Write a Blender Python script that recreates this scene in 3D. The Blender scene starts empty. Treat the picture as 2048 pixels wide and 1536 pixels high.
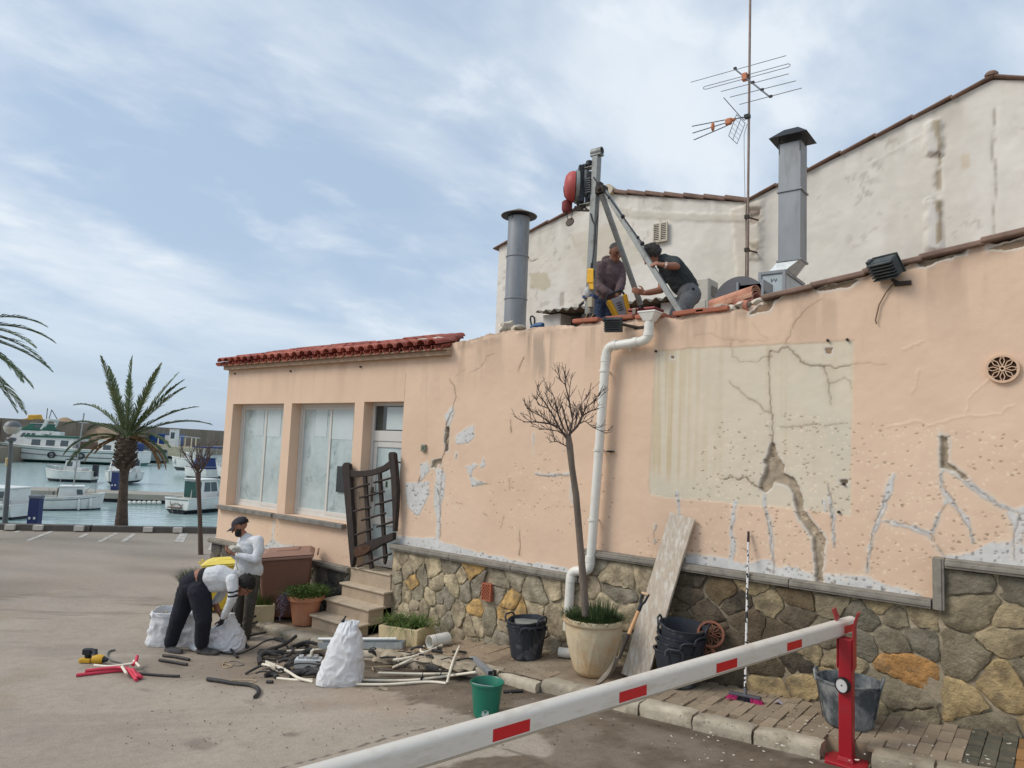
import bpy,bmesh,math,random
import numpy as np
from mathutils import Vector,Matrix,noise as mnoise
random.seed(11);RNG=np.random.default_rng(5)
scene=bpy.context.scene
COL=scene.collection
rad=math.radians
CAM=Vector((0,-7.0,2.7));FPX=1400.0
_p,_r,_y=rad(5.155),rad(2.33),rad(51.63)
_F0=Vector((-math.cos(_y),math.sin(_y),0));_R0=Vector((math.sin(_y),math.cos(_y),0))
FWD=_F0*math.cos(_p)+Vector((0,0,math.sin(_p)))
_U0=_R0.cross(FWD)
RGT=_R0*math.cos(_r)+_U0*math.sin(_r)
UPV=_U0*math.cos(_r)-_R0*math.sin(_r)
cd=bpy.data.cameras.new("camera");cam=bpy.data.objects.new("camera",cd);COL.objects.link(cam)
cd.sensor_width=36;cd.sensor_fit='HORIZONTAL';cd.lens=FPX/2048*36
cd.clip_start=0.05;cd.clip_end=6000
_m=Matrix((RGT,UPV,-FWD)).transposed().to_4x4();_m.translation=CAM
cam.matrix_world=_m;scene.camera=cam
SUN_EL,SUN_AZ=42,222
world=bpy.data.worlds.new("World");scene.world=world;world.use_nodes=True
wn,wl=world.node_tree.nodes,world.node_tree.links
wn.clear()
def N(nt,t,**k):
 n=nt.nodes.new(t)
 for a,b in k.items():
  if a.startswith('i_'):n.inputs[int(a[2:])if a[2:].isdigit()else a[2:]].default_value=b
  else:setattr(n,a,b)
 return n
wt=world.node_tree
sky=N(wt,'ShaderNodeTexSky',sky_type='NISHITA',sun_disc=False)
sky.sun_elevation=rad(SUN_EL);sky.sun_rotation=rad(SUN_AZ);sky.air_density=1.0;sky.dust_density=1.5;sky.ozone_density=1.6
tc=N(wt,'ShaderNodeTexCoord')
sep=N(wt,'ShaderNodeSeparateXYZ');wl.new(tc.outputs['Generated'],sep.inputs[0])
zz=N(wt,'ShaderNodeMath',operation='MAXIMUM',i_1=0.0);wl.new(sep.outputs['Z'],zz.inputs[0])
za=N(wt,'ShaderNodeMath',operation='ADD',i_1=0.22);wl.new(zz.outputs[0],za.inputs[0])
dx=N(wt,'ShaderNodeMath',operation='DIVIDE');wl.new(sep.outputs['X'],dx.inputs[0]);wl.new(za.outputs[0],dx.inputs[1])
dy=N(wt,'ShaderNodeMath',operation='DIVIDE');wl.new(sep.outputs['Y'],dy.inputs[0]);wl.new(za.outputs[0],dy.inputs[1])
cmb=N(wt,'ShaderNodeCombineXYZ');wl.new(dx.outputs[0],cmb.inputs[0]);wl.new(dy.outputs[0],cmb.inputs[1])
def cloud_layer(rot,scl,nscale,detail,dist,lo,hi,loc=(0,0,0)):
 mp=N(wt,'ShaderNodeMapping');mp.inputs['Rotation'].default_value=(0,0,rad(rot));mp.inputs['Scale'].default_value=(*scl,1)
 mp.inputs['Location'].default_value=loc
 wl.new(cmb.outputs[0],mp.inputs[0])
 nz=N(wt,'ShaderNodeTexNoise');nz.inputs['Scale'].default_value=nscale;nz.inputs['Detail'].default_value=detail
 nz.inputs['Roughness'].default_value=.55;nz.inputs['Distortion'].default_value=dist
 wl.new(mp.outputs[0],nz.inputs['Vector'])
 mr=N(wt,'ShaderNodeMapRange',interpolation_type='SMOOTHSTEP');mr.inputs[1].default_value=lo;mr.inputs[2].default_value=hi
 wl.new(nz.outputs[0],mr.inputs[0]);return mr.outputs[0]
c1=cloud_layer(-24,(1.0,.62),1.25,10,.35,.35,.64,(3.1,1.7,0))
c2=cloud_layer(-35,(1.2,.8),3.4,9,.25,.50,.74,(7.3,.4,0))
c2b=N(wt,'ShaderNodeMath',operation='MULTIPLY',i_1=.55);wl.new(c2,c2b.inputs[0])
cc=N(wt,'ShaderNodeMath',operation='ADD',use_clamp=True);wl.new(c1,cc.inputs[0]);wl.new(c2b.outputs[0],cc.inputs[1])
hf=N(wt,'ShaderNodeMapRange',interpolation_type='SMOOTHSTEP');hf.inputs[1].default_value=.02;hf.inputs[2].default_value=.24;hf.inputs[3].default_value=.2;hf.inputs[4].default_value=.9;wl.new(sep.outputs['Z'],hf.inputs[0])
ck=N(wt,'ShaderNodeMath',operation='MULTIPLY');wl.new(cc.outputs[0],ck.inputs[0]);wl.new(hf.outputs[0],ck.inputs[1])
hz=N(wt,'ShaderNodeMix',data_type='RGBA');hz.inputs[0].default_value=.72;hz.inputs[7].default_value=(4.7,5.95,7.55,1)
wl.new(sky.outputs[0],hz.inputs[6])
cl=N(wt,'ShaderNodeMix',data_type='RGBA');cl.inputs[7].default_value=(7.4,8.0,8.6,1)
wl.new(ck.outputs[0],cl.inputs[0]);wl.new(hz.outputs[2],cl.inputs[6])
bg=N(wt,'ShaderNodeBackground');bg.inputs[1].default_value=.083;wl.new(cl.outputs[2],bg.inputs[0])
wo=N(wt,'ShaderNodeOutputWorld');wl.new(bg.outputs[0],wo.inputs[0])
sd=bpy.data.lights.new("sun",'SUN');sd.energy=1.5;sd.angle=rad(24);sd.color=(1,.93,.84)
so=bpy.data.objects.new("sun",sd);COL.objects.link(so)
_sv=Vector((math.sin(rad(SUN_AZ))*math.cos(rad(SUN_EL)),math.cos(rad(SUN_AZ))*math.cos(rad(SUN_EL)),math.sin(rad(SUN_EL))))
so.rotation_euler=_sv.to_track_quat('Z','Y').to_euler();so.location=(-20,-20,25)
scene.view_settings.view_transform='Standard';scene.view_settings.look='None'
scene.view_settings.gamma=1;scene.view_settings.exposure=0.45;scene.view_settings.use_curve_mapping=False
try:
 scene.cycles.max_bounces=8;scene.cycles.use_denoising=True;scene.cycles.caustics_reflective=False
except Exception:pass
def ray(a,b):return FWD+RGT*((a-1024)/FPX)-UPV*((b-768)/FPX)
def onY(a,b,Y=0.0):
 v=ray(a,b);return CAM+v*((Y-CAM.y)/v.y)
def onZ(a,b,z):
 v=ray(a,b);return CAM+v*((z-CAM.z)/v.z)
def PD(a,b,d):return CAM+ray(a,b)*d
def depth(P):return(Vector(P)-CAM).dot(FWD)
_zx=[-300,-13,-9,-7.5,-6.2,-5.4,-4.5,-3.3,-2.3,-1.3,-.65,4,300]
_zz=[-.04,-.02,.04,.09,.22,.29,.39,.44,.485,.55,.60,1.0,1.0]
def zp(x):return float(np.interp(x,_zx,_zz))
DROP=.105
def G(a,b,off=0.0):
 z=.3
 for _ in range(60):
  P=onZ(a,b,z);z=.5*z+.5*(zp(P.x)+off)
 return P
def GR(a,b):return G(a,b,-DROP)
def lin(r,g,b,k=1.0):
 f=lambda c:((c/255+.055)/1.055)**2.4 if c>10 else c/255/12.92
 return(f(r)*k,f(g)*k,f(b)*k)
class MB:
 def __init__(s):s.v=[];s.f=[];s.mi=[];s.M=None;s.i=0
 def add(s,vs,fs):
  o=len(s.v)
  s.v+=[tuple(s.M@Vector(p))if s.M else tuple(p)for p in vs]
  s.f+=[tuple(o+i for i in q)for q in fs];s.mi+=[s.i]*len(fs);return s
 def hexa(s,b,t):
  return s.add(list(b)+list(t),[(3,2,1,0),(4,5,6,7),(0,1,5,4),(1,2,6,5),(2,3,7,6),(3,0,4,7)])
 def box(s,c,d,rz=0,R=None):
  R=R or Matrix.Rotation(rz,3,'Z');c=Vector(c);x,y,z=d[0]/2,d[1]/2,d[2]/2
  q=[(-x,-y),(x,-y),(x,y),(-x,y)]
  return s.hexa([c+R@Vector((a,b,-z))for a,b in q],[c+R@Vector((a,b,z))for a,b in q])
 def bx(s,x0,x1,y0,y1,z0,z1):
  return s.box(((x0+x1)/2,(y0+y1)/2,(z0+z1)/2),(abs(x1-x0),abs(y1-y0),abs(z1-z0)))
 def beam(s,a,b,w,h,up=(0,0,1)):
  a,b=Vector(a),Vector(b);d=(b-a).normalized();up=Vector(up)
  x=d.cross(up)
  if x.length<1e-4:x=d.cross(Vector((1,0,0)))
  x.normalize();u=x.cross(d)
  q=[x*(i*w/2)+u*(j*h/2)for i,j in((-1,-1),(1,-1),(1,1),(-1,1))]
  return s.hexa([a+k for k in q],[b+k for k in q])
 def tube(s,pts,r,n=8,cap=True,sq=None):
  pts=[Vector(p)for p in pts];m=len(pts);rs=r if isinstance(r,(list,tuple))else[r]*m
  vs=[];ref=None
  for i,p in enumerate(pts):
   d=(pts[min(i+1,m-1)]-pts[max(i-1,0)])
   d=d.normalized()if d.length>1e-9 else Vector((0,0,1))
   if ref is None:
    ref=d.cross(Vector((0,0,1)))
    if ref.length<.05:ref=d.cross(Vector((1,0,0)))
   x=(ref-d*ref.dot(d))
   if x.length<1e-5:x=d.orthogonal()
   x.normalize();ref=x;y=d.cross(x)
   for k in range(n):
    a=2*math.pi*(k+.5)/n
    vs.append(p+(x*math.cos(a)+y*math.sin(a))*rs[i])
  fs=[(i*n+k,i*n+(k+1)%n,(i+1)*n+(k+1)%n,(i+1)*n+k)for i in range(m-1)for k in range(n)]
  if cap:fs+=[tuple(range(n-1,-1,-1)),tuple((m-1)*n+k for k in range(n))]
  return s.add(vs,fs)
 def cyl(s,a,b,r0,r1=None,n=16,cap=True):return s.tube([a,b],[r0,r0 if r1 is None else r1],n,cap)
 def lathe(s,prof,c=(0,0,0),n=24,R=None,cap=True,wob=None):
  c=Vector(c);vs=[];m=len(prof)
  for i,(r,z)in enumerate(prof):
   for k in range(n):
    a=2*math.pi*k/n;rr=r*(wob(a,z)if wob else 1)
    p=Vector((rr*math.cos(a),rr*math.sin(a),z));vs.append(c+(R@p if R else p))
  fs=[(i*n+k,i*n+(k+1)%n,(i+1)*n+(k+1)%n,(i+1)*n+k)for i in range(m-1)for k in range(n)]
  if cap:fs+=[tuple(range(n-1,-1,-1)),tuple((m-1)*n+k for k in range(n))]
  return s.add(vs,fs)
 def prism(s,poly,fn,h0,h1):
  n=len(poly);vs=[fn(a,b,h0)for a,b in poly]+[fn(a,b,h1)for a,b in poly]
  return s.add(vs,[tuple(range(n-1,-1,-1)),tuple(range(n,2*n))]+[(k,(k+1)%n,n+(k+1)%n,n+k)for k in range(n)])
 def ball(s,c,r,n=12,m=8,R=None):
  r=r if isinstance(r,(list,tuple))else(r,r,r);c=Vector(c)
  vs=[(0,0,-r[2])]+[(r[0]*math.sin(math.pi*i/m)*math.cos(2*math.pi*k/n),r[1]*math.sin(math.pi*i/m)*math.sin(2*math.pi*k/n),-r[2]*math.cos(math.pi*i/m))for i in range(1,m)for k in range(n)]+[(0,0,r[2])]
  fs=[(0,1+(k+1)%n,1+k)for k in range(n)]
  fs+=[(1+i*n+k,1+i*n+(k+1)%n,1+(i+1)*n+(k+1)%n,1+(i+1)*n+k)for i in range(m-2)for k in range(n)]
  t=len(vs)-1;fs+=[(1+(m-2)*n+k,1+(m-2)*n+(k+1)%n,t)for k in range(n)]
  return s.add([c+(R@Vector(p)if R else Vector(p))for p in vs],fs)
 def build(s,name,m,parent=None,smooth=None,bevel=0,seg=2,label=None,color=None,fix=True):
  me=bpy.data.meshes.new(name)
  o0=root_loc(parent)
  me.from_pydata([(p[0]-o0.x,p[1]-o0.y,p[2]-o0.z)for p in s.v],[],s.f)
  if fix:
   bm=bmesh.new();bm.from_mesh(me);bmesh.ops.recalc_face_normals(bm,faces=bm.faces);bm.to_mesh(me);bm.free()
  ms=m if isinstance(m,(list,tuple))else[m]
  for k in ms:me.materials.append(k)
  if len(ms)>1:me.polygons.foreach_set('material_index',s.mi)
  if smooth is not None:
   me.polygons.foreach_set('use_smooth',[True]*len(me.polygons))
   me.set_sharp_from_angle(angle=rad(smooth))
  me.update()
  return link(name,me,parent,bevel,seg,label,color)
def root_loc(p):
 v=Vector((0,0,0))
 while p is not None:v+=p.location;p=p.parent
 return v
def link(name,me,parent=None,bevel=0,seg=2,label=None,color=None):
 o=bpy.data.objects.new(name,me);COL.objects.link(o)
 if parent is not None:o.parent=parent
 if bevel:
  b=o.modifiers.new('bevel','BEVEL');b.width=bevel;b.segments=seg;b.limit_method='ANGLE';b.angle_limit=rad(40)
 if label:o['label']=label
 if color is not None:o.color=(*color,1)
 return o
def tag(o,label,cat,group=None,kind=None):
 if label:o['label']=label
 if cat:o['category']=cat
 if group:o['group']=group
 if kind:o['kind']=kind
 return o
def thing(name,label,cat,loc=(0,0,0),group=None):
 o=bpy.data.objects.new(name,None);COL.objects.link(o);o.location=loc;o.empty_display_size=.2
 return tag(o,label,cat,group)
def copy_tree(o,parent=None,loc=None,rz=None,sc=None):
 c=o.copy();COL.objects.link(c);c.parent=parent
 if loc is not None:c.location=loc
 if rz is not None:c.rotation_euler=(0,0,rz)
 if sc is not None:c.scale=(sc,sc,sc)
 for ch in list(o.children):copy_tree(ch,c)
 return c
def mat(name,col,rough=.7,var=.14,vs=5,bump=.15,bs=70,metal=0,dirt=None,da=.5,ds=2.5,dlo=.5,spec=.4,attr=None,objcol=False,stretch=None,coat=0,trans=0,bd=.01,dhi=None):
 m=bpy.data.materials.new(name);m.use_nodes=True;nt=m.node_tree;L=nt.links
 b=nt.nodes['Principled BSDF'];b.inputs['Roughness'].default_value=rough;b.inputs['Metallic'].default_value=metal
 b.inputs['Specular IOR Level'].default_value=spec
 if coat:b.inputs['Coat Weight'].default_value=coat;b.inputs['Coat Roughness'].default_value=.15
 if trans:b.inputs['Transmission Weight'].default_value=trans
 t=N(nt,'ShaderNodeTexCoord');src=t.outputs['Object']
 if stretch:
  mp=N(nt,'ShaderNodeMapping');mp.inputs['Scale'].default_value=stretch;L.new(src,mp.inputs[0]);src=mp.outputs[0]
 def noise(sc,det=5,ro=.6):
  n=N(nt,'ShaderNodeTexNoise');n.inputs['Scale'].default_value=sc;n.inputs['Detail'].default_value=det;n.inputs['Roughness'].default_value=ro
  L.new(src,n.inputs['Vector']);return n.outputs[0]
 n1=noise(vs)
 if attr:
  a=N(nt,'ShaderNodeAttribute',attribute_name=attr);base=a.outputs['Color']
 elif objcol:
  a=N(nt,'ShaderNodeObjectInfo');base=a.outputs['Color']
 else:
  a=N(nt,'ShaderNodeRGB');a.outputs[0].default_value=(*col,1);base=a.outputs[0]
 mr=N(nt,'ShaderNodeMapRange');mr.inputs[1].default_value=.3;mr.inputs[2].default_value=.7;mr.inputs[3].default_value=1-var;mr.inputs[4].default_value=1+var
 L.new(n1,mr.inputs[0])
 mu=N(nt,'ShaderNodeVectorMath',operation='SCALE');L.new(base,mu.inputs[0]);L.new(mr.outputs[0],mu.inputs['Scale'])
 out=mu.outputs[0]
 if dirt:
  n2=noise(ds,8,.65)
  r2=N(nt,'ShaderNodeMapRange');r2.inputs[1].default_value=dlo;r2.inputs[2].default_value=dhi or dlo+.18;r2.inputs[4].default_value=da
  L.new(n2,r2.inputs[0])
  mx=N(nt,'ShaderNodeMix',data_type='RGBA');mx.inputs[7].default_value=(*dirt,1);L.new(r2.outputs[0],mx.inputs[0]);L.new(out,mx.inputs[6]);out=mx.outputs[2]
  rr=N(nt,'ShaderNodeMapRange');rr.inputs[3].default_value=rough;rr.inputs[4].default_value=min(1,rough+.3);L.new(r2.outputs[0],rr.inputs[0]);L.new(rr.outputs[0],b.inputs['Roughness'])
 L.new(out,b.inputs['Base Color'])
 if bump:
  n3=noise(bs,6,.65);bp=N(nt,'ShaderNodeBump');bp.inputs['Strength'].default_value=bump;bp.inputs['Distance'].default_value=bd
  L.new(n3,bp.inputs['Height']);L.new(bp.outputs[0],b.inputs['Normal'])
 return m
def vnoise(x,y,seed=0):
 xi=np.floor(x).astype(np.int64);yi=np.floor(y).astype(np.int64);fx=x-xi;fy=y-yi
 fx=fx*fx*(3-2*fx);fy=fy*fy*(3-2*fy)
 def h(a,b):
  n=(a*374761393+b*668265263+seed*974711)&0x7fffffff
  n=((n^(n>>13))*1274126177)&0x7fffffff
  return((n^(n>>16))&0xffff)/65535.0
 return(h(xi,yi)*(1-fx)+h(xi+1,yi)*fx)*(1-fy)+(h(xi,yi+1)*(1-fx)+h(xi+1,yi+1)*fx)*fy
def fbm(x,y,sc,octv=4,seed=0):
 r=0;a=.5;t=0
 for i in range(octv):
  r=r+a*vnoise(x*sc,y*sc,seed+i*17);t+=a;a*=.55;sc*=2.03
 return r/t
def sdpoly(x,y,poly):
 d=np.full(x.shape,1e9);ins=np.zeros(x.shape,bool);n=len(poly)
 for i in range(n):
  ax,ay=poly[i];bx,by=poly[(i+1)%n];ex,ey=bx-ax,by-ay
  t=np.clip(((x-ax)*ex+(y-ay)*ey)/(ex*ex+ey*ey+1e-12),0,1)
  d=np.minimum(d,(x-ax-t*ex)**2+(y-ay-t*ey)**2)
  c=((ay>y)!=(by>y))&(x<(bx-ax)*(y-ay)/(by-ay+1e-12)+ax);ins^=c
 d=np.sqrt(d);return np.where(ins,-d,d)
def sdline(x,y,pts):
 d=np.full(x.shape,1e9)
 for(ax,ay,aw),(bx,by,bw)in zip(pts[:-1],pts[1:]):
  ex,ey=bx-ax,by-ay
  t=np.clip(((x-ax)*ex+(y-ay)*ey)/(ex*ex+ey*ey+1e-12),0,1)
  d=np.minimum(d,np.hypot(x-ax-t*ex,y-ay-t*ey)-(aw+t*(bw-aw)))
 return d
def sstep(a,b,x):
 t=np.clip((x-a)/(b-a),0,1);return t*t*(3-2*t)
def grid_mesh(name,V,nu,nv,colr,m,parent=None,smooth=True,keep=None):
 """V (nu*nv,3) in world coordinates, colr (nu*nv,3)"""
 o0=root_loc(parent);V=np.asarray(V,float)-np.array([o0.x,o0.y,o0.z])
 i=np.arange(nu-1)[:,None]*nv+np.arange(nv-1)[None,:]
 F=np.stack([i,i+nv,i+nv+1,i+1],-1).reshape(-1,4)
 if keep is not None:F=F[keep.reshape(-1)]
 return raw_mesh(name,V,F,colr,m,parent,smooth)
def raw_mesh(name,V,F,colr,m,parent=None,smooth=True):
 me=bpy.data.meshes.new(name);nf=len(F)
 me.vertices.add(len(V));me.vertices.foreach_set('co',np.ascontiguousarray(V,np.float32).ravel())
 me.loops.add(nf*4);me.loops.foreach_set('vertex_index',np.ascontiguousarray(F,np.int32).ravel())
 me.polygons.add(nf);me.polygons.foreach_set('loop_start',np.arange(nf,dtype=np.int32)*4)
 me.polygons.foreach_set('use_smooth',np.full(nf,smooth))
 if colr is not None:
  a=me.color_attributes.new('Col','FLOAT_COLOR','POINT')
  a.data.foreach_set('color',np.concatenate([colr,np.ones((len(V),1))],1).astype(np.float32).ravel())
 me.materials.append(m);me.update(calc_edges=True);me.validate()
 return link(name,me,parent)
# ================================================================== g
def zr(x,y=0):return zp(x)-DROP
QA,QB=Vector((-23.28,-.22,0)),Vector((-19.58,4.07,0))
QD=(QB-QA).normalized();QN=Vector((-QD.y,QD.x,0))
if QN.x>0:QN=-QN
asph=lin(158,147,134);asph_d=lin(104,92,78);asph_f=lin(146,138,128)
def wpoly(pts,f):return[(p.x,p.y)for p in(f(*q)for q in pts)]
def wpolyz(pts,f):return[(p.x,p.z)for p in(f(*q)for q in pts)]
damp=wpoly([(560,1292),(700,1345),(690,1372),(770,1388),(830,1402),(905,1422),(960,1442),(1060,1455),(1090,1480),(1105,1510),(1085,1536),(1400,1650),(2048,1800),(2048,1610),(1700,1527),(1340,1440),(1000,1358),(800,1312),(640,1275)],GR)
damp2=wpoly([(860,1560),(900,1522),(990,1508),(1060,1505),(1080,1545),(980,1600)],GR)
tread=wpoly([(150,1335),(240,1312),(420,1308),(560,1310),(720,1340),(640,1390),(420,1372),(230,1368)],GR)
crack=[(p[0],p[1],.006)for p in wpoly([(540,1540),(600,1525),(640,1514),(680,1501),(720,1492),(765,1478),(800,1467),(830,1461),(860,1450)],GR)]
crack_b=[(p[0],p[1],.004)for p in wpoly([(820,1462),(870,1460),(930,1455),(1000,1448)],GR)]
crack_c=[(p[0],p[1],.005)for p in wpoly([(985,1492),(1040,1505),(1075,1522)],GR)]
def ground_col(x,y):
 n=fbm(x,y,.35,4,3);n2=fbm(x,y,1.7,4,9);n3=fbm(x,y,22,2,5)
 c=np.array(asph)[None]*(1+(n[:,None]-.5)*.26+(n2[:,None]-.5)*.22+(n3[:,None]-.5)*.16)
 st=fbm(x*.25+y*.3,y*1.6-x*1.4,1.3,4,31);far=sstep(-8,-13,x)
 c=c*(1-(sstep(.48,.68,st)*.34*(.35+.65*far))[:,None])
 br=sstep(.5,.68,fbm(x,y,.55,4,77))*.35
 c=c*(1-br[:,None])+np.array(lin(142,122,100))[None]*br[:,None]
 far2=(sstep(-12,-18,x)*.4)[:,None];c=c*(1-far2)+np.array(asph_f)[None]*far2*(.85+.3*n2[:,None])
 return c
def ground_marks(x,y,c):
 wx=(fbm(x,y,3.2,4,41)-.5)*.5+(fbm(x,y,14,3,44)-.5)*.13
 d=sdpoly(x,y,damp)+wx
 k=sstep(.05,-.05,d)*(.72+.28*sstep(.3,.7,fbm(x,y,4,3,8)))
 k2=sstep(.04,-.04,sdpoly(x,y,damp2)+wx*.8);k=np.maximum(k,k2)
 g=fbm(x,y,30,2,66)
 dc=np.array(asph_d)[None]*(.72+.56*g[:,None])*(1+.35*(fbm(x,y,1.1,3,91)[:,None]-.5))
 c=c*(1-k[:,None])+dc*k[:,None]
 k=sstep(.1,-.5,sdpoly(x,y,tread)+wx*1.2)*.45
 c=c*(1-k[:,None])+np.array(lin(112,98,84))[None]*k[:,None]
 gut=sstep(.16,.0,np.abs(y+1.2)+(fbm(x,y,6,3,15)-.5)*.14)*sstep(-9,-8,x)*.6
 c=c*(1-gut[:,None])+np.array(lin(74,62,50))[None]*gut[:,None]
 for px,py,a,b,s in[(400,1487,.20,.13,.4),(582,1468,.09,.07,.5),(292,1380,.1,.05,.35),(500,1490,.3,.05,.12),(345,1328,.3,.08,.3),(505,1405,.2,.06,.3),(700,1520,.05,.05,.3)]:
  P=GR(px,py);q=np.hypot((x-P.x)/a,(y-P.y)/b)+(fbm(x,y,9,3,2)-.5)*.8
  k=sstep(1.15,.55,q)*s;c=c*(1-k[:,None]*.75)
 for ck,s in((crack,.75),(crack_b,.4),(crack_c,.5)):
  k=sstep(.009,-.002,sdline(x+(fbm(x,y,9,2,1)-.5)*.05,y+(fbm(x,y,9,2,6)-.5)*.05,ck))*s
  c=c*(1-k[:,None])
 return c
M_ground=mat('asphalt',(.2,.2,.2),.88,.24,85,.7,150,attr='Col',spec=.3,bd=.006,dirt=lin(120,108,95),da=.28,ds=9,dlo=.52)
def ground_patch(name,xs,ys,dz,marks=True):
 X,Y=np.meshgrid(xs,ys,indexing='ij');x,y=X.ravel(),Y.ravel()
 z=np.interp(x,_zx,np.array(_zz))-DROP+dz
 if marks:z=z+(fbm(x,y,.9,3,4)-.5)*.022*sstep(-1.2,-1.7,y)+(fbm(x,y,30,2,4)-.5)*.004
 c=ground_col(x,y)
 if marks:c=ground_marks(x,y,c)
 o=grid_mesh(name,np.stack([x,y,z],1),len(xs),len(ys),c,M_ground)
 return o
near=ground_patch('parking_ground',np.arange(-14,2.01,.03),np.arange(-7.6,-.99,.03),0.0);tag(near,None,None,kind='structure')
xs=np.array(sorted(set(list(np.arange(-60,40,1.0))+[-1200,-600,-300,-150,-100,60,120,300,800,-13,-9,-7.5,-6.2,-5.4,-4.5,-3.3,-2.3,-1.3,-.65,4])))
ys=np.array([-900,-400,-150,-80,-50,-35]+list(np.arange(-28,28.1,.7))+[35,50,80,150,400,900])
X,Y=np.meshgrid(xs,ys,indexing='ij');x,y=X.ravel(),Y.ravel()
z=np.interp(x,_zx,np.array(_zz))-DROP-.012-.02*((x>-13.8)&(x<1.8)&(y>-7.4)&(y<-1.2))
gf=grid_mesh('ground',np.stack([x,y,z],1),len(xs),len(ys),ground_col(x,y),M_ground)
bm=bmesh.new();bm.from_mesh(gf.data)
r=bmesh.ops.bisect_plane(bm,geom=bm.verts[:]+bm.edges[:]+bm.faces[:],plane_co=QA,plane_no=QN,clear_outer=True)
bm.to_mesh(gf.data);bm.free();tag(gf,None,None,kind='structure')
WATER=-1.1
def q2(s,n,z):p=QA+QD*s+QN*n;return Vector((p.x,p.y,z))
m_conc=mat('old_concrete',lin(128,124,118),.85,.2,4,.4,40,dirt=lin(70,66,60),da=.6,ds=1.5)
mb=MB();mb.hexa([q2(-200,0,-4),q2(-200,-1,-4),q2(200,-1,-4),q2(200,0,-4)],[q2(-200,0,-.162),q2(-200,-1,-.162),q2(200,-1,-.162),q2(200,0,-.162)])
tag(mb.build('quay_wall',m_conc),None,None,kind='structure')
m_kd=mat('quay_beam',lin(86,82,78),.85,.2,5,.3,40);m_wp=mat('white_paint_block',lin(196,192,184),.8,.12,8,.2,60)
qk=bpy.data.objects.new('quay_kerb',None);COL.objects.link(qk);qk['kind']='structure';qk.location=q2(0,-.15,0)
for i in range(-14,22):
 mb=MB();a,b=i*2.4+.02,i*2.4+2.38
 mb.hexa([q2(a,-.02,-.16),q2(b,-.02,-.16),q2(b,-.3,-.16),q2(a,-.3,-.16)],[q2(a,-.03,.03+random.uniform(-.01,.01)),q2(b,-.03,.03),q2(b,-.28,.03),q2(a,-.28,.03)])
 mb.build('kerb_beam',m_kd,qk,bevel=.015)
for px in(20,80,166,308,368):
 P=onZ(px,1053,-.02);s=(P-QA).dot(QD);mb=MB()
 mb.box(q2(s,-.32,-.04),(.24,.12,.14),math.atan2(QD.y,QD.x));mb.build('marker_block',m_wp,qk,bevel=.01)
m_line=mat('worn_line_paint',lin(186,182,174),.8,.1,9,.2,60,dirt=lin(140,133,124),da=.95,ds=5,dlo=.5)
for a,b in[((55,1080.7),(113,1058.7)),((159,1074.5),(175,1067)),((199,1083),(226,1069)),((228,1068.5),(234,1065.5)),((245,1083),(269,1067)),((352.5,1084),(366,1062.8)),((362.6,1084),(373,1064.5)),((30,1064),(52,1057)),((-60,1079),(5,1060)),((420,1100),(440,1062))]:
 A,B=GR(*a),GR(*b);d=(B-A).normalized();s=Vector((-d.y,d.x,0))*.055
 mb=MB();mb.hexa([A-s-Vector((0,0,.02)),A+s-Vector((0,0,.02)),B+s-Vector((0,0,.02)),B-s-Vector((0,0,.02))],[A-s-Vector((0,0,.004)),A+s-Vector((0,0,.004)),B+s-Vector((0,0,.004)),B-s-Vector((0,0,.004))])
 tag(mb.build('parking_line',m_line),None,None,kind='structure')
mw=bpy.data.materials.new('harbour_water');mw.use_nodes=True;nt=mw.node_tree;b=nt.nodes['Principled BSDF']
b.inputs['Base Color'].default_value=(*lin(156,178,178),1);b.inputs['Roughness'].default_value=.14;b.inputs['IOR'].default_value=1.33
t=N(nt,'ShaderNodeTexCoord');mp=N(nt,'ShaderNodeMapping');mp.inputs['Scale'].default_value=(1,1,1);mp.inputs['Rotation'].default_value=(0,0,rad(-38));nt.links.new(t.outputs['Object'],mp.inputs[0])
mp2=N(nt,'ShaderNodeMapping');mp2.inputs['Scale'].default_value=(.55,1.5,1);nt.links.new(mp.outputs[0],mp2.inputs[0])
n1=N(nt,'ShaderNodeTexNoise');n1.inputs['Scale'].default_value=1.6;n1.inputs['Detail'].default_value=5;nt.links.new(mp2.outputs[0],n1.inputs['Vector'])
bp=N(nt,'ShaderNodeBump');bp.inputs['Strength'].default_value=.55;bp.inputs['Distance'].default_value=.09;nt.links.new(n1.outputs[0],bp.inputs['Height']);nt.links.new(bp.outputs[0],b.inputs['Normal'])
mb=MB();mb.add([(-4000,-3500,WATER),(-10,-3500,WATER),(-10,3500,WATER),(-4000,3500,WATER)],[(0,1,2,3)])
tag(mb.build('water',mw),None,None,kind='structure')
m_bed=mat('pavement_bed',lin(134,120,102),.9,.2,3,.5,40,attr='Col',dirt=lin(100,86,70),da=.45,ds=4)
xs=np.arange(-9.62,2.3,.04);ys=np.arange(-1.10,.06,.04)
X,Y=np.meshgrid(xs,ys,indexing='ij');x,y=X.ravel(),Y.ravel();z0=np.interp(x,_zx,np.array(_zz))-.012+(fbm(x,y,5,4,21)-.5)*.02
c=np.array(lin(140,126,108))[None]*(.75+.5*fbm(x,y,2.5,4,7)[:,None])
k=sstep(.45,.65,fbm(x,y,1.6,4,50))*.5;c=c*(1-k[:,None])+np.array(lin(104,84,62))[None]*k[:,None]
cem=sstep(.55,-.1,np.hypot((x+4.1)/1.0,(y+.75)/.5)-1+(fbm(x,y,5,3,12)-.5))*.7
z0=z0+cem*.018-.11*sstep(.2,.15,np.abs(x+1.345))*sstep(-.88,-.93,y)
pv=grid_mesh('pavement',np.stack([x,y,z0],1),len(xs),len(ys),c,m_bed);tag(pv,None,None,kind='structure')
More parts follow.
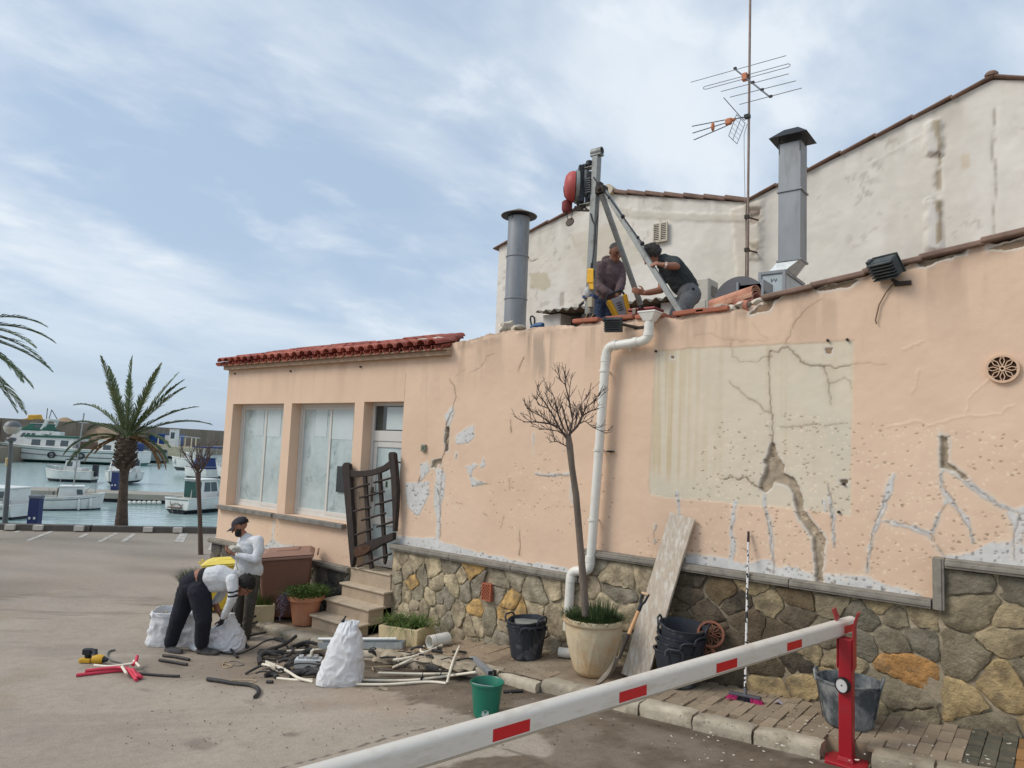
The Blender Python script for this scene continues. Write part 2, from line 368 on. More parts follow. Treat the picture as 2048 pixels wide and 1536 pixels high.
m_pav=mat('paver_clay',(.3,.25,.2),.88,.14,14,.4,60,objcol=True,dirt=lin(120,104,86),da=.5,ds=7)
mesh_cache={}
def shared(key,mbf):
 if key not in mesh_cache:mesh_cache[key]=mbf()
 return mesh_cache[key]
pav_meshes=[]
for k in range(5):
 mb=MB();w,d=.094,.235;j=lambda:random.uniform(-.003,.003)
 mb.hexa([(-w/2,-d/2,-.03),(w/2,-d/2,-.03),(w/2,d/2,-.03),(-w/2,d/2,-.03)],[(-w/2+j(),-d/2+j(),j()),(w/2+j(),-d/2+j(),j()),(w/2+j(),d/2+j(),j()),(-w/2+j(),d/2+j(),j())])
 me=bpy.data.meshes.new('paver');me.from_pydata(mb.v,[],mb.f);me.materials.append(m_pav);pav_meshes.append(me)
rest=MB();cnt=0
pvo=pv.location
for i in range(0,80):
 X0=.62-i*.1
 if X0<-7.3:break
 for jx in range(5):
  Y0=-.86+jx*.245+(.12 if i%2 else 0)
  if Y0>-.10 or Y0<-.9:continue
  cv=math.hypot((X0+4.1)/.95,(Y0+.75)/.42)
  if cv<1 and random.random()<.9:continue
  dz=random.uniform(-.005,.005)-(.012 if random.random()<.08 else 0)
  base=Vector(lin(150,134,114))if X0<-.62 else Vector(lin(88,86,74))if X0<-.36 else Vector(lin(150,112,70))
  colr=base*random.uniform(.8,1.12)
  if X0>-5.0 and cnt<292:
   o=bpy.data.objects.new('paver',random.choice(pav_meshes));COL.objects.link(o);o.parent=pv
   o.location=(X0,Y0,zp(X0)+.004+dz);o.rotation_euler=(random.uniform(-.01,.01),-math.atan((zp(X0+.05)-zp(X0-.05))/.1)+random.uniform(-.02,.02),random.uniform(-.012,.012));o.color=(*colr,1);cnt+=1
  else:rest.box((X0,Y0,zp(X0)-.011+dz),(.094,.235,.03))
ro=rest.build('paver_field',mat('paver_far',lin(150,132,110),.9,.2,6,.4,50),pv);ro['kind']='stuff'
m_kerb=mat('kerb_stone',(.4,.37,.32),.88,.2,7,.7,35,objcol=True,dirt=lin(112,98,80),da=.7,ds=6,dlo=.5)
kb=bpy.data.objects.new('kerb',None);COL.objects.link(kb);kb['kind']='structure';kb.location=(-4,-1.1,.4)
x=2.0;k=0
while x>-9.4:
 L=random.uniform(.46,.62)
 if-1.2<x<-1.1:x=-1.51
 if x>-1.15>x-L-.3:L=x+1.18 if x+1.18>.1 else .1
 xa,xb=x-L+.012,x-.008;x-=L;n=7;mb=MB()
 off=random.uniform(-.012,.012);tw=random.uniform(-.012,.012);w=.19 if xa>-5.5 else .24
 if-6.9<xa<-4.6:off+=random.uniform(-.07,.03);tw*=4
 vs=[]
 for i in range(n+1):
  t=i/n;xx=xa+(xb-xa)*t;e=1 if 0<i<n else .55;rr=lambda a:random.uniform(-a,a)
  zt=zp(xx)+.012+off*.4;yo=-1.125+off+tw*(t-.5)
  vs+=[(xx,yo+.02+rr(.006),zt-.18),(xx,yo+rr(.007),zt-.05),(xx+rr(.004),yo+.018+rr(.006),zt-.012*(2-e)+rr(.004)),(xx,yo+.045,zt+rr(.004)-(1-e)*.02),(xx,yo+w-.03,zt+rr(.004)-(1-e)*.02),(xx,yo+w,zt-.02),(xx,yo+w,zt-.18)]
 q=7;fs=[(i*q+a,(i+1)*q+a,(i+1)*q+(a+1)%q,i*q+(a+1)%q)for i in range(n)for a in range(q)]+[tuple(range(q)),tuple(n*q+a for a in range(q-1,-1,-1))]
 mb.add(vs,fs);cc=Vector(lin(176,166,148))*random.uniform(.8,1.08)if xa<-2 else Vector(lin(150,140,122))*random.uniform(.85,1.05)
 mb.build('kerb_stone',m_kerb,kb,smooth=50,color=cc)
# ================================================================== p
XL,XD0,XD1=-12.37,-8.41,-7.53
house=thing('peach_building','low peach plastered building with peeling cracked walls, stone base and red tiled eave','building',(-6,0,.2))
peach=np.array(lin(221,192,167))
M_fac=mat('peach_plaster',(.6,.4,.3),.88,.035,1.2,.3,70,attr='Col',spec=.25,bd=.006)
T3=lambda a,b:(1260+.3907*a,600+.3907*b)
T6=lambda a,b:(760+.3254*a,660+.3254*b)
T2=lambda a,b:(400+.3385*a,660+.3385*b)
def wp(T,pts):
 out=[]
 for p in pts:
  P=onY(*T(p[0],p[1]))
  if len(p)==3:
   Q=onY(*T(p[0]+p[2],p[1]));out.append((P.x,P.z,abs(Q.x-P.x)*.5))
  else:out.append((P.x,P.z))
 return out
PX=lambda a,b:(a,b)
cream=wp(T3,[(127,258),(540,235),(1150,205),(1140,560),(1130,1105),(860,1070),(500,1040),(98,1000)])
fillL=[wp(T3,p)for p in[[(685,980,15),(690,1060,18),(715,1150,17),(728,1280,14),(740,1390,20)],[(540,1030,9),(530,1090,19),(515,1190,15),(530,1240,20),(520,1330,15)],[(240,980,12),(250,1040,8),(252,1095,6)],[(130,1150,7),(130,1245,6)],[(1010,940,8),(1020,1020,16),(1040,1120,22),(1045,1255,5)],[(990,1030,14),(1000,1075,16)],[(1350,890,16),(1320,980,24),(1280,1110,16),(1245,1190,14),(1225,1280,10),(1215,1385,3)],[(1597,660,8),(1590,700,14)],[(1605,860,20),(1590,890,18),(1590,960,14),(1650,1040,20),(1720,1120,28),(1745,1190,8),(1757,1240,4)],[(1620,860,18),(1700,910,27),(1790,980,30),(1870,1040,32),(1985,1085,16),(2100,1050,14)],[(1980,1080,20),(1975,1200,20),(1970,1340,28)],[(1620,1030,14),(1580,1100,14),(1550,1190,30),(1510,1190,20),(1450,1165,14),(1340,1140,14),(1290,1130,4)],[(1530,1200,18),(1575,1275,10),(1615,1315,8)]]]
fillL+=[wp(T6,p)for p in[[(960,880,8),(1000,890,14),(1080,893,14),(1165,882,8)],[(1175,920,10),(1172,1020,10),(1185,1062,4)],[(945,640,5),(940,760,5)]]]
fillL+=[wp(T2,[(440,1090,6),(435,1180,9),(428,1250,16)])]
fillP=[wp(T3,p)for p in[[(250,1300),(440,1312),(520,1330),(560,1350),(720,1330),(750,1372),(860,1368),(930,1410),(1010,1400),(1230,1425),(1350,1470),(1490,1505),(1480,1530),(900,1450),(250,1350)],[(1600,1312),(1740,1302),(1830,1250),(1960,1246),(2100,1260),(2250,1250),(2250,1400),(1610,1335)],[(1930,1080),(2017,1060),(2100,1075),(2040,1120),(2010,1250),(1960,1200)]]]
fillP+=[wp(T6,p)for p in[[(160,940),(260,940),(300,930),(305,985),(285,1050),(245,1130),(225,1140),(190,1110),(165,1070)],[(335,850),(385,850),(400,900),(395,1000),(375,1100),(365,1280),(340,1330),(350,1150),(330,1050),(345,900)],[(252,830),(295,812),(310,860),(280,890),(245,935),(250,890)],[(400,520),(450,460),(457,500),(430,580),(408,605)],[(460,660),(530,600),(578,585),(580,660),(540,690),(470,700)],[(530,840),(580,820),(600,835),(570,860),(565,900),(600,930),(660,940),(570,962),(550,900)],[(625,855),(612,830),(640,785),(650,830)],[(455,790),(465,750),(478,760),(470,800)],[(95,1265),(200,1280),(330,1275),(400,1310),(480,1330),(600,1365),(700,1383),(800,1410),(900,1430),(1050,1440),(1150,1462),(1180,1480),(1180,1520),(60,1340)]]]
fillP+=[wp(T2,p)for p in[[(375,1280),(440,1235),(470,1265),(640,1290),(660,1340),(380,1330)],[(1150,1215),(1230,1225),(1300,1240),(1300,1290),(1150,1260)]]]
expo=[wp(T3,p)for p in[[(730,720),(742,740),(750,800),(785,850),(790,885),(835,910),(860,960),(880,1020),(890,1080),(930,1140),(985,1200),(1003,1230),(985,1300),(990,1370),(990,1445),(950,1445),(945,1330),(935,1230),(910,1180),(860,1110),(845,1060),(835,990),(800,950),(740,935),(715,965),(690,985),(665,970),(670,930),(690,880),(700,850),(690,830),(705,800),(715,740)],[(1590,700),(1625,700),(1630,760),(1630,835),(1690,880),(1730,915),(1715,915),(1660,875),(1620,865),(1590,860),(1590,800)],[(1075,925),(1110,925),(1110,940),(1090,950),(1085,945)],[(1000,248),(1032,248),(1030,275),(1003,275)],[(208,284),(225,284),(225,300),(206,300)]]]
expo+=[wp(T6,p)for p in[[(405,600),(425,600),(420,740),(400,750),(398,680)],[(320,800),(375,790),(378,830),(350,828),(345,850),(315,845)]]]
expo+=[wp(PX,p)for p in[[(1525,604),(1560,588),(1580,580),(1565,590),(1545,602),(1530,612)],[(1630,575),(1690,562),(1720,556),(1700,572),(1640,583)],[(1825,526),(1870,514),(1935,500),(1930,508),(1880,520),(1850,534)],[(1975,497),(2048,476),(2100,470),(2090,482),(2020,498)],[(1515,612),(1545,605),(1540,622),(1500,628)]]]
thin=[(wp(T3,p),s)for p,s in[([(715,255,3),(705,380,4),(715,470,4),(722,560,4),(728,720,4)],.8),([(715,255,3),(760,272,4),(810,240,4),(840,270,4),(870,320,6),(990,350,6),(1100,338,4),(1150,338,3)],.8),([(1150,338,3),(1240,320,2),(1310,340,2)],.4),([(990,350,5),(1015,425,4),(1028,540,2)],.7),([(1015,425,3),(1100,402,3),(1133,420,3),(1135,460,2)],.6),([(510,410,2),(545,450,3),(620,510,4),(715,580,4)],.6),([(520,210,2),(520,280,2),(560,310,3),(640,310,3),(715,290,3)],.5),([(775,645,2),(900,640,3),(1115,632,2)],.6),([(470,915,5),(600,915,5),(665,970,6)],.9),([(800,230,2),(830,130,3),(860,85,4),(905,40,3),(980,0,2)],.55),([(330,182,2),(420,175,2),(470,205,2),(700,215,2)],.3),([(445,180,2),(430,95,2)],.2),([(635,120,2),(660,180,2),(710,210,2)],.25),([(860,30,2),(840,0,2)],.25),([(1205,60,2),(1190,250,2)],.12)]]
thin+=[(wp(T6,p),s)for p,s in[([(430,300,2),(460,350,4),(465,420,4),(450,470,4),(412,590,6),(400,690,6),(395,765,5),(370,825,5)],.8),([(545,270,2),(620,230,4),(660,160,4),(700,145,2)],.35),([(465,290,2),(520,240,2)],.3),([(880,170,5),(850,260,2)],.85),([(803,560,4),(810,625,3)],.85),([(792,920,3),(797,975,2)],.6),([(765,1150,4),(745,1220,2)],.6),([(857,1230,3),(862,1385,5)],.8),([(640,1125,4),(660,1145,2)],.6),([(960,888,5),(1010,900,5),(1080,902,5),(1160,890,3)],.6),([(470,1070,3),(510,1075,2)],.5),([(385,860,4),(372,1000,4),(368,1280,4)],.6),([(250,893,4),(240,938,5)],.8),([(600,945,3),(660,945,3)],.7),([(285,215,3),(287,680,2)],.12)]]
thin+=[(wp(T3,p),.6)for p in[[(1310,1000,5),(1280,1110,6),(1245,1190,5),(1218,1385,4)],[(1590,900,4),(1650,1042,5),(1745,1170,5),(1757,1240,4)],[(1700,905,4),(1870,1045,5),(1985,1090,5),(2100,1060,4)],[(1985,1090,6),(1972,1340,6)],[(1340,1135,4),(1450,1165,5),(1540,1200,5),(1610,1312,4)],[(692,1060,3),(728,1280,4),(740,1395,6)],[(1015,940,4),(1030,1080,5),(1047,1255,4)],[(130,1150,3),(130,1245,3)],[(1550,1190,4),(1600,1060,4)]]]
ridge=[wp(T3,p)for p in[[(1320,645,3),(1460,630,5),(1600,637,5),(1715,595,5),(1880,580,5),(1970,535,4)],[(1715,580,4),(1730,520,4),(1850,400,4)],[(1395,255,4),(1515,213,3)],[(1450,480,3),(1480,350,3)]]]
top_line=wp(PX,[(903,690),(950,676),(1010,661),(1080,655),(1160,647),(1260,640),(1360,634),(1430,620),(1500,612),(1560,592),(1640,572),(1760,545),(1880,515),(1990,487),(2048,472)])
tlx=np.array([p[0]for p in top_line]+[.6,3.2]);tlz=np.array([p[1]for p in top_line]+[4.78,5.3])
ztop=lambda X:np.interp(X,tlx,tlz)
drips=wp(T6,[(880,10),(1075,0),(1075,190),(1040,300),(950,300),(900,120)])
hs=wp(T3,[(360,640),(700,560),(1200,620),(1500,640),(2017,690),(2300,700),(2300,1500),(300,1500),(0,1350),(0,1000),(330,960)])
def facade_col(x,z):
 n=fbm(x,z,1.1,4,3);n2=fbm(x,z,6,3,8);N3=fbm(x,z,30,2,4)
 c=peach[None]*(1+(n[:,None]-.5)*np.array([.12,.16,.2])[None]+(n2[:,None]-.5)*.05)
 h=(fbm(x,z,2.0,3,6)-.5)*.012+(fbm(x,z,14,2,7)-.5)*.003
 wob=(fbm(x,z,9,3,13)-.5)*.05+(fbm(x,z,34,2,14)-.5)*.022
 def mixin(k,colr):
  nonlocal c
  c=c*(1-k[:,None])+colr*k[:,None]
 tz=np.where(x<-6.6,3.92,ztop(x))-z
 st=fbm(x,z*.12,7,4,19)
 mixin(sstep(.9,.0,tz)*sstep(.46,.7,st)*np.where(x<-6.6,.1,.28),np.array(lin(120,104,90))[None])
 mixin(sstep(.2,.0,tz)*sstep(.35,.65,fbm(x,z,5,3,61))*np.where(x<-6.6,.15,.5),np.array(lin(128,112,96))[None])
 dd=sdpoly(x,z,drips);mixin(sstep(.08,-.15,dd)*sstep(.42,.6,fbm(x,z*.06,16,3,23))*.5,np.array(lin(132,120,108))[None])
 wob2=(fbm(x,z,5,3,33)-.5)*.03
 d=sdpoly(x,z,cream)+wob2
 x0,x1=min(p[0]for p in cream),max(p[0]for p in cream);u=(x-x0)/(x1-x0)
 str1=fbm(x,z*.015,30,2,40);str2=fbm(x,z*.04,9,3,43)
 cr=np.array(lin(213,202,181))[None]*(1+(n2[:,None]-.5)*.1)
 sk=sstep(.40,.62,str1)*(sstep(.36,.1,u)*.9+.35*sstep(.4,.6,str2))*sstep(2.3,2.6,z)
 cr=cr*(1-sk[:,None]*.5)+np.array(lin(196,173,134))[None]*sk[:,None]*.5
 pl=sstep(.5,.62,fbm(x,z,1.3,3,71))*.35;cr=cr*(1-pl[:,None])+np.array(lin(206,200,184))[None]*pl[:,None]
 k=sstep(.008,-.008,d);mixin(k,cr);h=h-.004*k
 mixin(np.exp(-np.abs(d+.004)/.006)*.25,np.array(lin(196,160,124))[None])
 fd=np.full(x.shape,1e9)
 def near(pts,m=.3):
  a=np.array([p[:2]for p in pts]);lo,hi=a.min(0)-m,a.max(0)+m
  return(x>lo[0])&(x<hi[0])&(z>lo[1])&(z<hi[1])
 for p in fillL:
  q=near(p)
  if q.any():fd[q]=np.minimum(fd[q],sdline(x[q],z[q],p))
 for p in fillP:
  q=near(p)
  if q.any():fd[q]=np.minimum(fd[q],sdpoly(x[q],z[q],p))
 rim=fd+wob*.8
 mixin(sstep(.035,.015,rim)*sstep(.3,.5,fbm(x,z,12,2,81))*.5,np.array(lin(222,206,186))[None])
 k=sstep(.006,-.004,rim)
 fc=np.array(lin(206,205,202))[None]*(1+(fbm(x,z,4,4,55)[:,None]-.5)*.28+(N3[:,None]-.5)*.18)
 mixin(k,fc);h=h+.005*k*(.4+.8*fbm(x,z,5,3,56))
 ed=np.exp(-((rim+.003)/.0065)**2);mixin(ed*.2,np.array(lin(130,118,108))[None])
 dots=sstep(.80,.88,vnoise(x*34,z*34,99))*k;mixin(dots*.65,np.array(lin(92,84,78))[None]);h=h-dots*.002
 xd=np.full(x.shape,1e9)
 for p in expo:
  q=near(p)
  if q.any():xd[q]=np.minimum(xd[q],sdpoly(x[q],z[q],p))
 xd=xd+wob*.7
 mixin(sstep(.03,.02,xd)*.8,np.array(lin(206,198,186))[None])
 k=sstep(.006,-.008,xd)
 ec=np.array(lin(166,152,132))[None]*(.66+.68*fbm(x,z,22,4,57)[:,None]);mixin(k,ec)
 h=h-k*(.024+.022*fbm(x,z,16,4,58))
 cx,cz=x+(fbm(x,z,12,3,91)-.5)*.06,z+(fbm(x,z,12,3,92)-.5)*.06
 for p,s in thin:
  q=near(p,.1)
  if not q.any():continue
  d=sdline(cx[q],cz[q],p)
  kk=sstep(.007,-.004,d)*s*.8;ww=sstep(.045,.0,d)*s*.18
  c[q]=c[q]*(1-ww[:,None])+np.array(lin(150,122,92))[None]*ww[:,None]
  c[q]=c[q]*(1-kk[:,None])+np.array(lin(86,70,56))[None]*kk[:,None];h[q]-=kk*.008
 for p in ridge:
  q=near(p,.1)
  if q.any():
   d=sdline(cx[q],cz[q],p);kk=sstep(.012,-.002,d);h[q]+=kk*.003
 return c,h
def hack(x,z,c,h,n,poly,seed,nxz):
 """small hammer marks; x,z are flattened grids on a regular lattice of nxz"""
 rg=np.random.default_rng(seed);a=np.array(poly);lo,hi=a.min(0),a.max(0)
 P=rg.uniform(lo,hi,(n,2));keep=sdpoly(P[:,0],P[:,1],poly)<0
 keep&=(fbm(P[:,0],P[:,1],1.6,2,seed)>.42)
 X2,Z2=x.reshape(nxz),z.reshape(nxz);C2,H2=c.reshape(*nxz,3),h.reshape(nxz)
 xr=X2[:,0]
 for(px,pz),u in zip(P[keep],rg.uniform(0,1,(n,4))[keep]):
  i0,i1=np.searchsorted(xr,[px-.035,px+.035])
  if i1-i0<2:continue
  zc=Z2[i0];j0,j1=np.searchsorted(zc,[pz-.035,pz+.035])
  if j1-j0<2:continue
  dxx,dzz=X2[i0:i1,j0:j1]-px,Z2[i0:i1,j0:j1]-pz
  an=.35-u[0]*.9 if u[3]<.6 else 2.0+u[0]*.5
  ca,sa=math.cos(an),math.sin(an);q=((dxx*ca+dzz*sa)/(.007+.011*u[1]))**2+((-dxx*sa+dzz*ca)/(.0045+.003*u[2]))**2
  k=np.clip(1.4-q,0,1)
  colr=np.array(lin(112,88,68))if u[3]<.42 else np.array(lin(236,216,192))
  C2[i0:i1,j0:j1]=C2[i0:i1,j0:j1]*(1-k[...,None]*.7)+colr*k[...,None]*.7
  H2[i0:i1,j0:j1]-=k*.002
xs=np.concatenate([np.arange(XD1,-.1,.0095),np.arange(-.1,.9,.02),np.arange(.9,3.21,.1)]);nz=330
zb=np.interp(xs,[-8,-4.301,-4.3,-.851,-.85,4],[1.2]*6)
t=np.linspace(0,1,nz)
X=np.repeat(xs[:,None],nz,1);Z=zb[:,None]+t[None]*(ztop(xs)-zb)[:,None]
x,z=X.ravel(),Z.ravel();c,h=facade_col(x,z)
hack(x,z,c,h,2100,hs,4,(len(xs),nz))
lower=wp(T6,[(60,1000),(400,800),(900,760),(1300,700),(1475,900),(1475,1500),(60,1300)]);hack(x,z,c,h,600,lower,9,(len(xs),nz))
h=h+sstep(.06,0,np.repeat(ztop(xs)[:,None],nz,1).ravel()-z)*(fbm(x,z,9,3,88)-.7)*.05
Zr=z+sstep(.04,0,np.repeat(ztop(xs)[:,None],nz,1).ravel()-z)*(fbm(x,x*0,6,4,89)-.5)*.07
grid_mesh('front_wall',np.stack([x,-h,Zr],1),len(xs),nz,c,M_fac,house)
def wall_rect(x0,x1,z0,z1,st=.035):
 a=np.linspace(x0,x1,max(2,int((x1-x0)/st)+1));b_=np.linspace(z0,z1,max(2,int((z1-z0)/st)+1))
 X,Z=np.meshgrid(a,b_,indexing='ij');i=np.arange(len(a)-1)[:,None]*len(b_)+np.arange(len(b_)-1)[None]
 return X.ravel(),Z.ravel(),np.stack([i,i+len(b_),i+len(b_)+1,i+1],-1).reshape(-1,4),(len(a),len(b_))
OP=[(-12.13,-10.51,1.43,3.29),(-10.28,-8.63,1.43,3.29),(XD0,XD1,.84,3.30)]
RV=.24;VV,FF,CC=[],[],[];nvt=0
rects=[(XL,XD1,3.30,4.05),(XL,-12.13,.7,3.30),(-12.13,-10.51,.7,1.43),(-12.13,-10.51,3.29,3.30),(-10.51,-10.28,.7,3.30),(-10.28,-8.63,.7,1.43),(-10.28,-8.63,3.29,3.30),(-8.63,XD0,.7,3.30)]
for r_ in rects:
 x,z,F,shp=wall_rect(*r_,st=.022);c,h=facade_col(x,z);h=h*0+np.minimum(h,.004)*.3*((h<-.006)|(h>.008))
 if r_[2]<1:hack(x,z,c,h,260,[(-12.2,.75),(XD0,.75),(XD0,1.35),(-12.2,1.35)],21+int(x[0]*-10),shp)
 VV.append(np.stack([x,-h*0,z],1));CC.append(c);FF.append(F+nvt);nvt+=len(x)
def quad_col(p):
 global nvt
 p=np.array(p,float);VV.append(p);n=fbm(p[:,0],p[:,2],3,2,1)[:,None];CC.append(np.repeat(peach[None],len(p),0)*(.95+.1*n));FF.append(np.array([[0,1,2,3]])+nvt);nvt+=4
for x0,x1,z0,z1 in OP:
 quad_col([(x0,0,z0),(x0,0,z1),(x0,RV,z1),(x0,RV,z0)]);quad_col([(x1,0,z1),(x1,0,z0),(x1,RV,z0),(x1,RV,z1)])
 quad_col([(x0,0,z1),(x1,0,z1),(x1,RV,z1),(x0,RV,z1)]);quad_col([(x0,0,z0),(x0,RV,z0),(x1,RV,z0),(x1,0,z0)])
quad_col([(XL,0,.0),(XL,0,4.05),(XL,6.5,4.05),(XL,6.5,0)]);quad_col([(XL,6.5,0),(XL,6.5,4.05),(3.2,6.5,4.05),(3.2,6.5,0)])
quad_col([(3.2,0,.9),(3.2,6.5,.9),(3.2,6.5,4.05),(3.2,0,5.3)])
V=np.concatenate(VV)-np.array(house.location)
raw_mesh('window_wall',V,np.concatenate(FF),np.concatenate(CC),M_fac,house,smooth=False)
m_roofdeck=mat('roof_terrace',lin(150,120,100),.9,.2,3,.3,30)
mb=MB();mb.bx(-6.6,3.2,.25,6.5,3.75,3.98);mb.bx(XL,-6.6,1.2,6.5,3.7,3.9);mb.build('roof_deck',m_roofdeck,house)
mb=MB();nn=60
for i in range(nn):
 a,b_=XD1+1.0+(3.2-XD1-1.0)*i/nn,XD1+1.0+(3.2-XD1-1.0)*(i+1)/nn
 za,zb_=float(ztop(a))-.03,float(ztop(b_))-.03
 mb.hexa([(a,.012,3.6),(b_,.012,3.6),(b_,.27,3.6),(a,.27,3.6)],[(a,.012,za),(b_,.012,zb_),(b_,.27,zb_-.01),(a,.27,za-.01)])
mb.build('wall_head',mat('broken_masonry',lin(150,126,104),.9,.3,6,.8,25,dirt=lin(70,58,48),da=.6,ds=5),house)
m_alu=mat('white_frame',lin(206,203,196),.45,.04,4,0,spec=.4);m_sill=mat('grey_sill',lin(126,122,116),.85,.2,9,.4,40,dirt=lin(86,82,76),da=.6,ds=6)
mg=bpy.data.materials.new('whitewashed_glass');mg.use_nodes=True;nt=mg.node_tree;b=nt.nodes['Principled BSDF'];b.inputs['Roughness'].default_value=.12;b.inputs['Specular IOR Level'].default_value=.6
t=N(nt,'ShaderNodeTexCoord');mp=N(nt,'ShaderNodeMapping');mp.inputs['Scale'].default_value=(1.6,1,1.5);mp.inputs['Rotation'].default_value=(0,rad(25),0);nt.links.new(t.outputs['Object'],mp.inputs[0])
n1=N(nt,'ShaderNodeTexNoise');n1.inputs['Scale'].default_value=2.0;n1.inputs['Detail'].default_value=7;n1.inputs['Distortion'].default_value=.5;n1.inputs['Roughness'].default_value=.72;nt.links.new(mp.outputs[0],n1.inputs['Vector'])
cr=N(nt,'ShaderNodeValToRGB');cr.color_ramp.elements[0].position=.3;cr.color_ramp.elements[0].color=(*lin(118,134,134),1);cr.color_ramp.elements[1].position=.72;cr.color_ramp.elements[1].color=(*lin(194,206,206),1)
e=cr.color_ramp.elements.new(.42);e.color=(*lin(170,184,184),1);nt.links.new(n1.outputs[0],cr.inputs[0]);nt.links.new(cr.outputs[0],b.inputs['Base Color'])
m_glassrefl=mat('reflection_on_glass',lin(192,203,203),.3,.08,2,0)  # pale tone standing in for bright reflections in the panes
def window(x0,x1,z0,z1,label):
 f=MB();y0,y1=RV-.06,RV
 f.bx(x0,x0+.055,y0,y1,z0,z1);f.bx(x1-.055,x1,y0,y1,z0,z1);f.bx(x0+.055,x1-.055,y0,y1,z1-.055,z1);f.bx(x0+.055,x1-.055,y0,y1,z0,z0+.06)
 w=f.build('window',m_alu,house,bevel=.006,label=label);xm=(x0+x1)/2+.03
 for a,b_,dy in((x0+.055,xm+.03,.035),(xm-.03,x1-.055,.015)):
  s=MB();s.bx(a,a+.05,y0+dy-.02,y0+dy+.02,z0+.06,z1-.055);s.bx(b_-.05,b_,y0+dy-.02,y0+dy+.02,z0+.06,z1-.055)
  s.bx(a+.05,b_-.05,y0+dy-.02,y0+dy+.02,z1-.095,z1-.055);s.bx(a+.05,b_-.05,y0+dy-.02,y0+dy+.02,z0+.06,z0+.12);s.build('sash',m_alu,w,bevel=.004)
  p=MB();p.bx(a+.05,b_-.05,y0+dy-.003,y0+dy+.006,z0+.12,z1-.095);p.build('pane',mg,w)
 s=MB();s.bx(x0-.2,x1-.03,-.09,RV-.05,z0-.075,z0-.005);s.build('sill',m_sill,w,bevel=.008)
 return w
w1=window(*OP[0],'leftmost whitewashed window of the peach front');w2=window(*OP[1],'whitewashed window beside the door, with a dark notice')
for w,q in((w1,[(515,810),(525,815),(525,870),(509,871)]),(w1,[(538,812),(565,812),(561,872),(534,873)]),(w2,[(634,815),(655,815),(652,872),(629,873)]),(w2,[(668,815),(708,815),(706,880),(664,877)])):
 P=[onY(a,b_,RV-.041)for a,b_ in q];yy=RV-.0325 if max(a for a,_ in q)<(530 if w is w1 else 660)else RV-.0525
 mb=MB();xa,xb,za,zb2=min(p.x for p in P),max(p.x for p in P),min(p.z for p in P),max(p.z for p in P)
 mb.bx(xa,xb,yy,yy+.003,za,zb2);mb.build('reflection_sheet',m_glassrefl,w)  # flat pale sheet paints a reflection onto the pane
P0,P1=onY(675,932,RV-.07),onY(693,986,RV-.07)
mb=MB();mb.bx(P0.x,P0.x+.33,RV-.075,RV-.066,P1.z,P0.z);nb=mb.build('notice_board',mat('dark_notice',lin(52,58,58),.5,.2,5,.1,20),w2)
mb=MB();mb.lathe([(.06,0),(.06,.003)],(P0.x+.24,RV-.076,(P0.z*.7+P1.z*.3)),20,Matrix.Rotation(rad(90),3,'X'));mb.build('notice_emblem',mat('notice_print',lin(120,116,104),.6),nb)
m_door=mat('white_door',lin(202,200,194),.5,.05,4,.05,30,dirt=lin(150,140,126),da=.3,ds=4)
x0,x1,z0,z1=OP[2];f=MB();y0,y1=RV-.07,RV;zt=2.87
f.bx(x0,x0+.06,y0,y1,z0,z1);f.bx(x1-.04,x1,y0,y1,z0,z1);f.bx(x0+.06,x1-.04,y0,y1,z1-.05,z1);f.bx(x0+.06,x1-.04,y0,y1,zt-.16,zt)
dr=f.build('door',m_door,house,bevel=.006)
p=MB();p.bx(x0+.06,x1-.04,y0+.03,y0+.04,zt,z1-.05);p.build('transom_pane',mat('dark_glass',lin(60,66,64),.08,.3,3,0,spec=.7),dr)
p=MB();p.bx(x0+.32,x1-.05,y0+.018,y0+.026,zt+.02,z1-.07);p.build('reflection_sheet',m_glassrefl,dr)  # same painted reflection tone over the transom glass
l=MB();xa,xb,ya,yb=x0+.065,x1-.045,y0+.01,y0+.06
l.bx(xa,xa+.08,ya,yb,z0+.02,zt-.165);l.bx(xb-.08,xb,ya,yb,z0+.02,zt-.165);l.bx(xa+.08,xb-.08,ya,yb,zt-.25,zt-.165);l.bx(xa+.08,xb-.08,ya,yb,z0+.02,z0+.14);l.bx(xa+.08,xb-.08,ya,yb,z0+.62,z0+.75)
lf=l.build('door_leaf',m_door,dr,bevel=.006)
for a,b_ in((z0+.14,z0+.62),(z0+.75,zt-.25)):
 p=MB();p.bx(xa+.08,xb-.08,ya+.02,ya+.03,a,b_);p.build('pane',mg,lf)
hd=MB();hd.bx(xa+.02,xa+.06,ya-.012,ya,z0+.95,z0+1.17);hd.tube([(xa+.04,ya-.01,z0+1.1),(xa+.04,ya-.05,z0+1.1),(xa+.16,ya-.055,z0+1.1)],.011,8);hd.build('handle',mat('handle_metal',lin(120,118,112),.3,metal=.8,bump=0),lf)
P=onY(849.6,896);mb=MB();mb.box((P.x,-.022,P.z),(.085,.045,.1));sw=mb.build('switch_box',mat('grey_green_plastic',lin(128,132,116),.5),house,bevel=.012)
mb=MB();mb.box((P.x+.004,-.047,P.z+.006),(.045,.01,.05));mb.build('switch_button',mat('dark_button',lin(96,100,88),.5),sw,bevel=.004)
m_iron=mat('dark_iron',lin(52,44,38),.7,.3,20,.2,60)
for px,py in((471,747.5),(582.5,742.5),(722.5,734)):
 P=onY(px,py);mb=MB();mb.cyl((P.x,.01,P.z),(P.x,-.03,P.z),.014,n=8);mb.build('fixing_bolt',m_iron,house)
for px,py in((1312.5,702.5),(1695,679.5),(1656,681),(1678,1024),(1688,968)):
 P=onY(px,py);mb=MB();mb.cyl((P.x,.01,P.z),(P.x,-.02,P.z),.013,n=8);mb.build('fixing_bolt',m_iron,house)
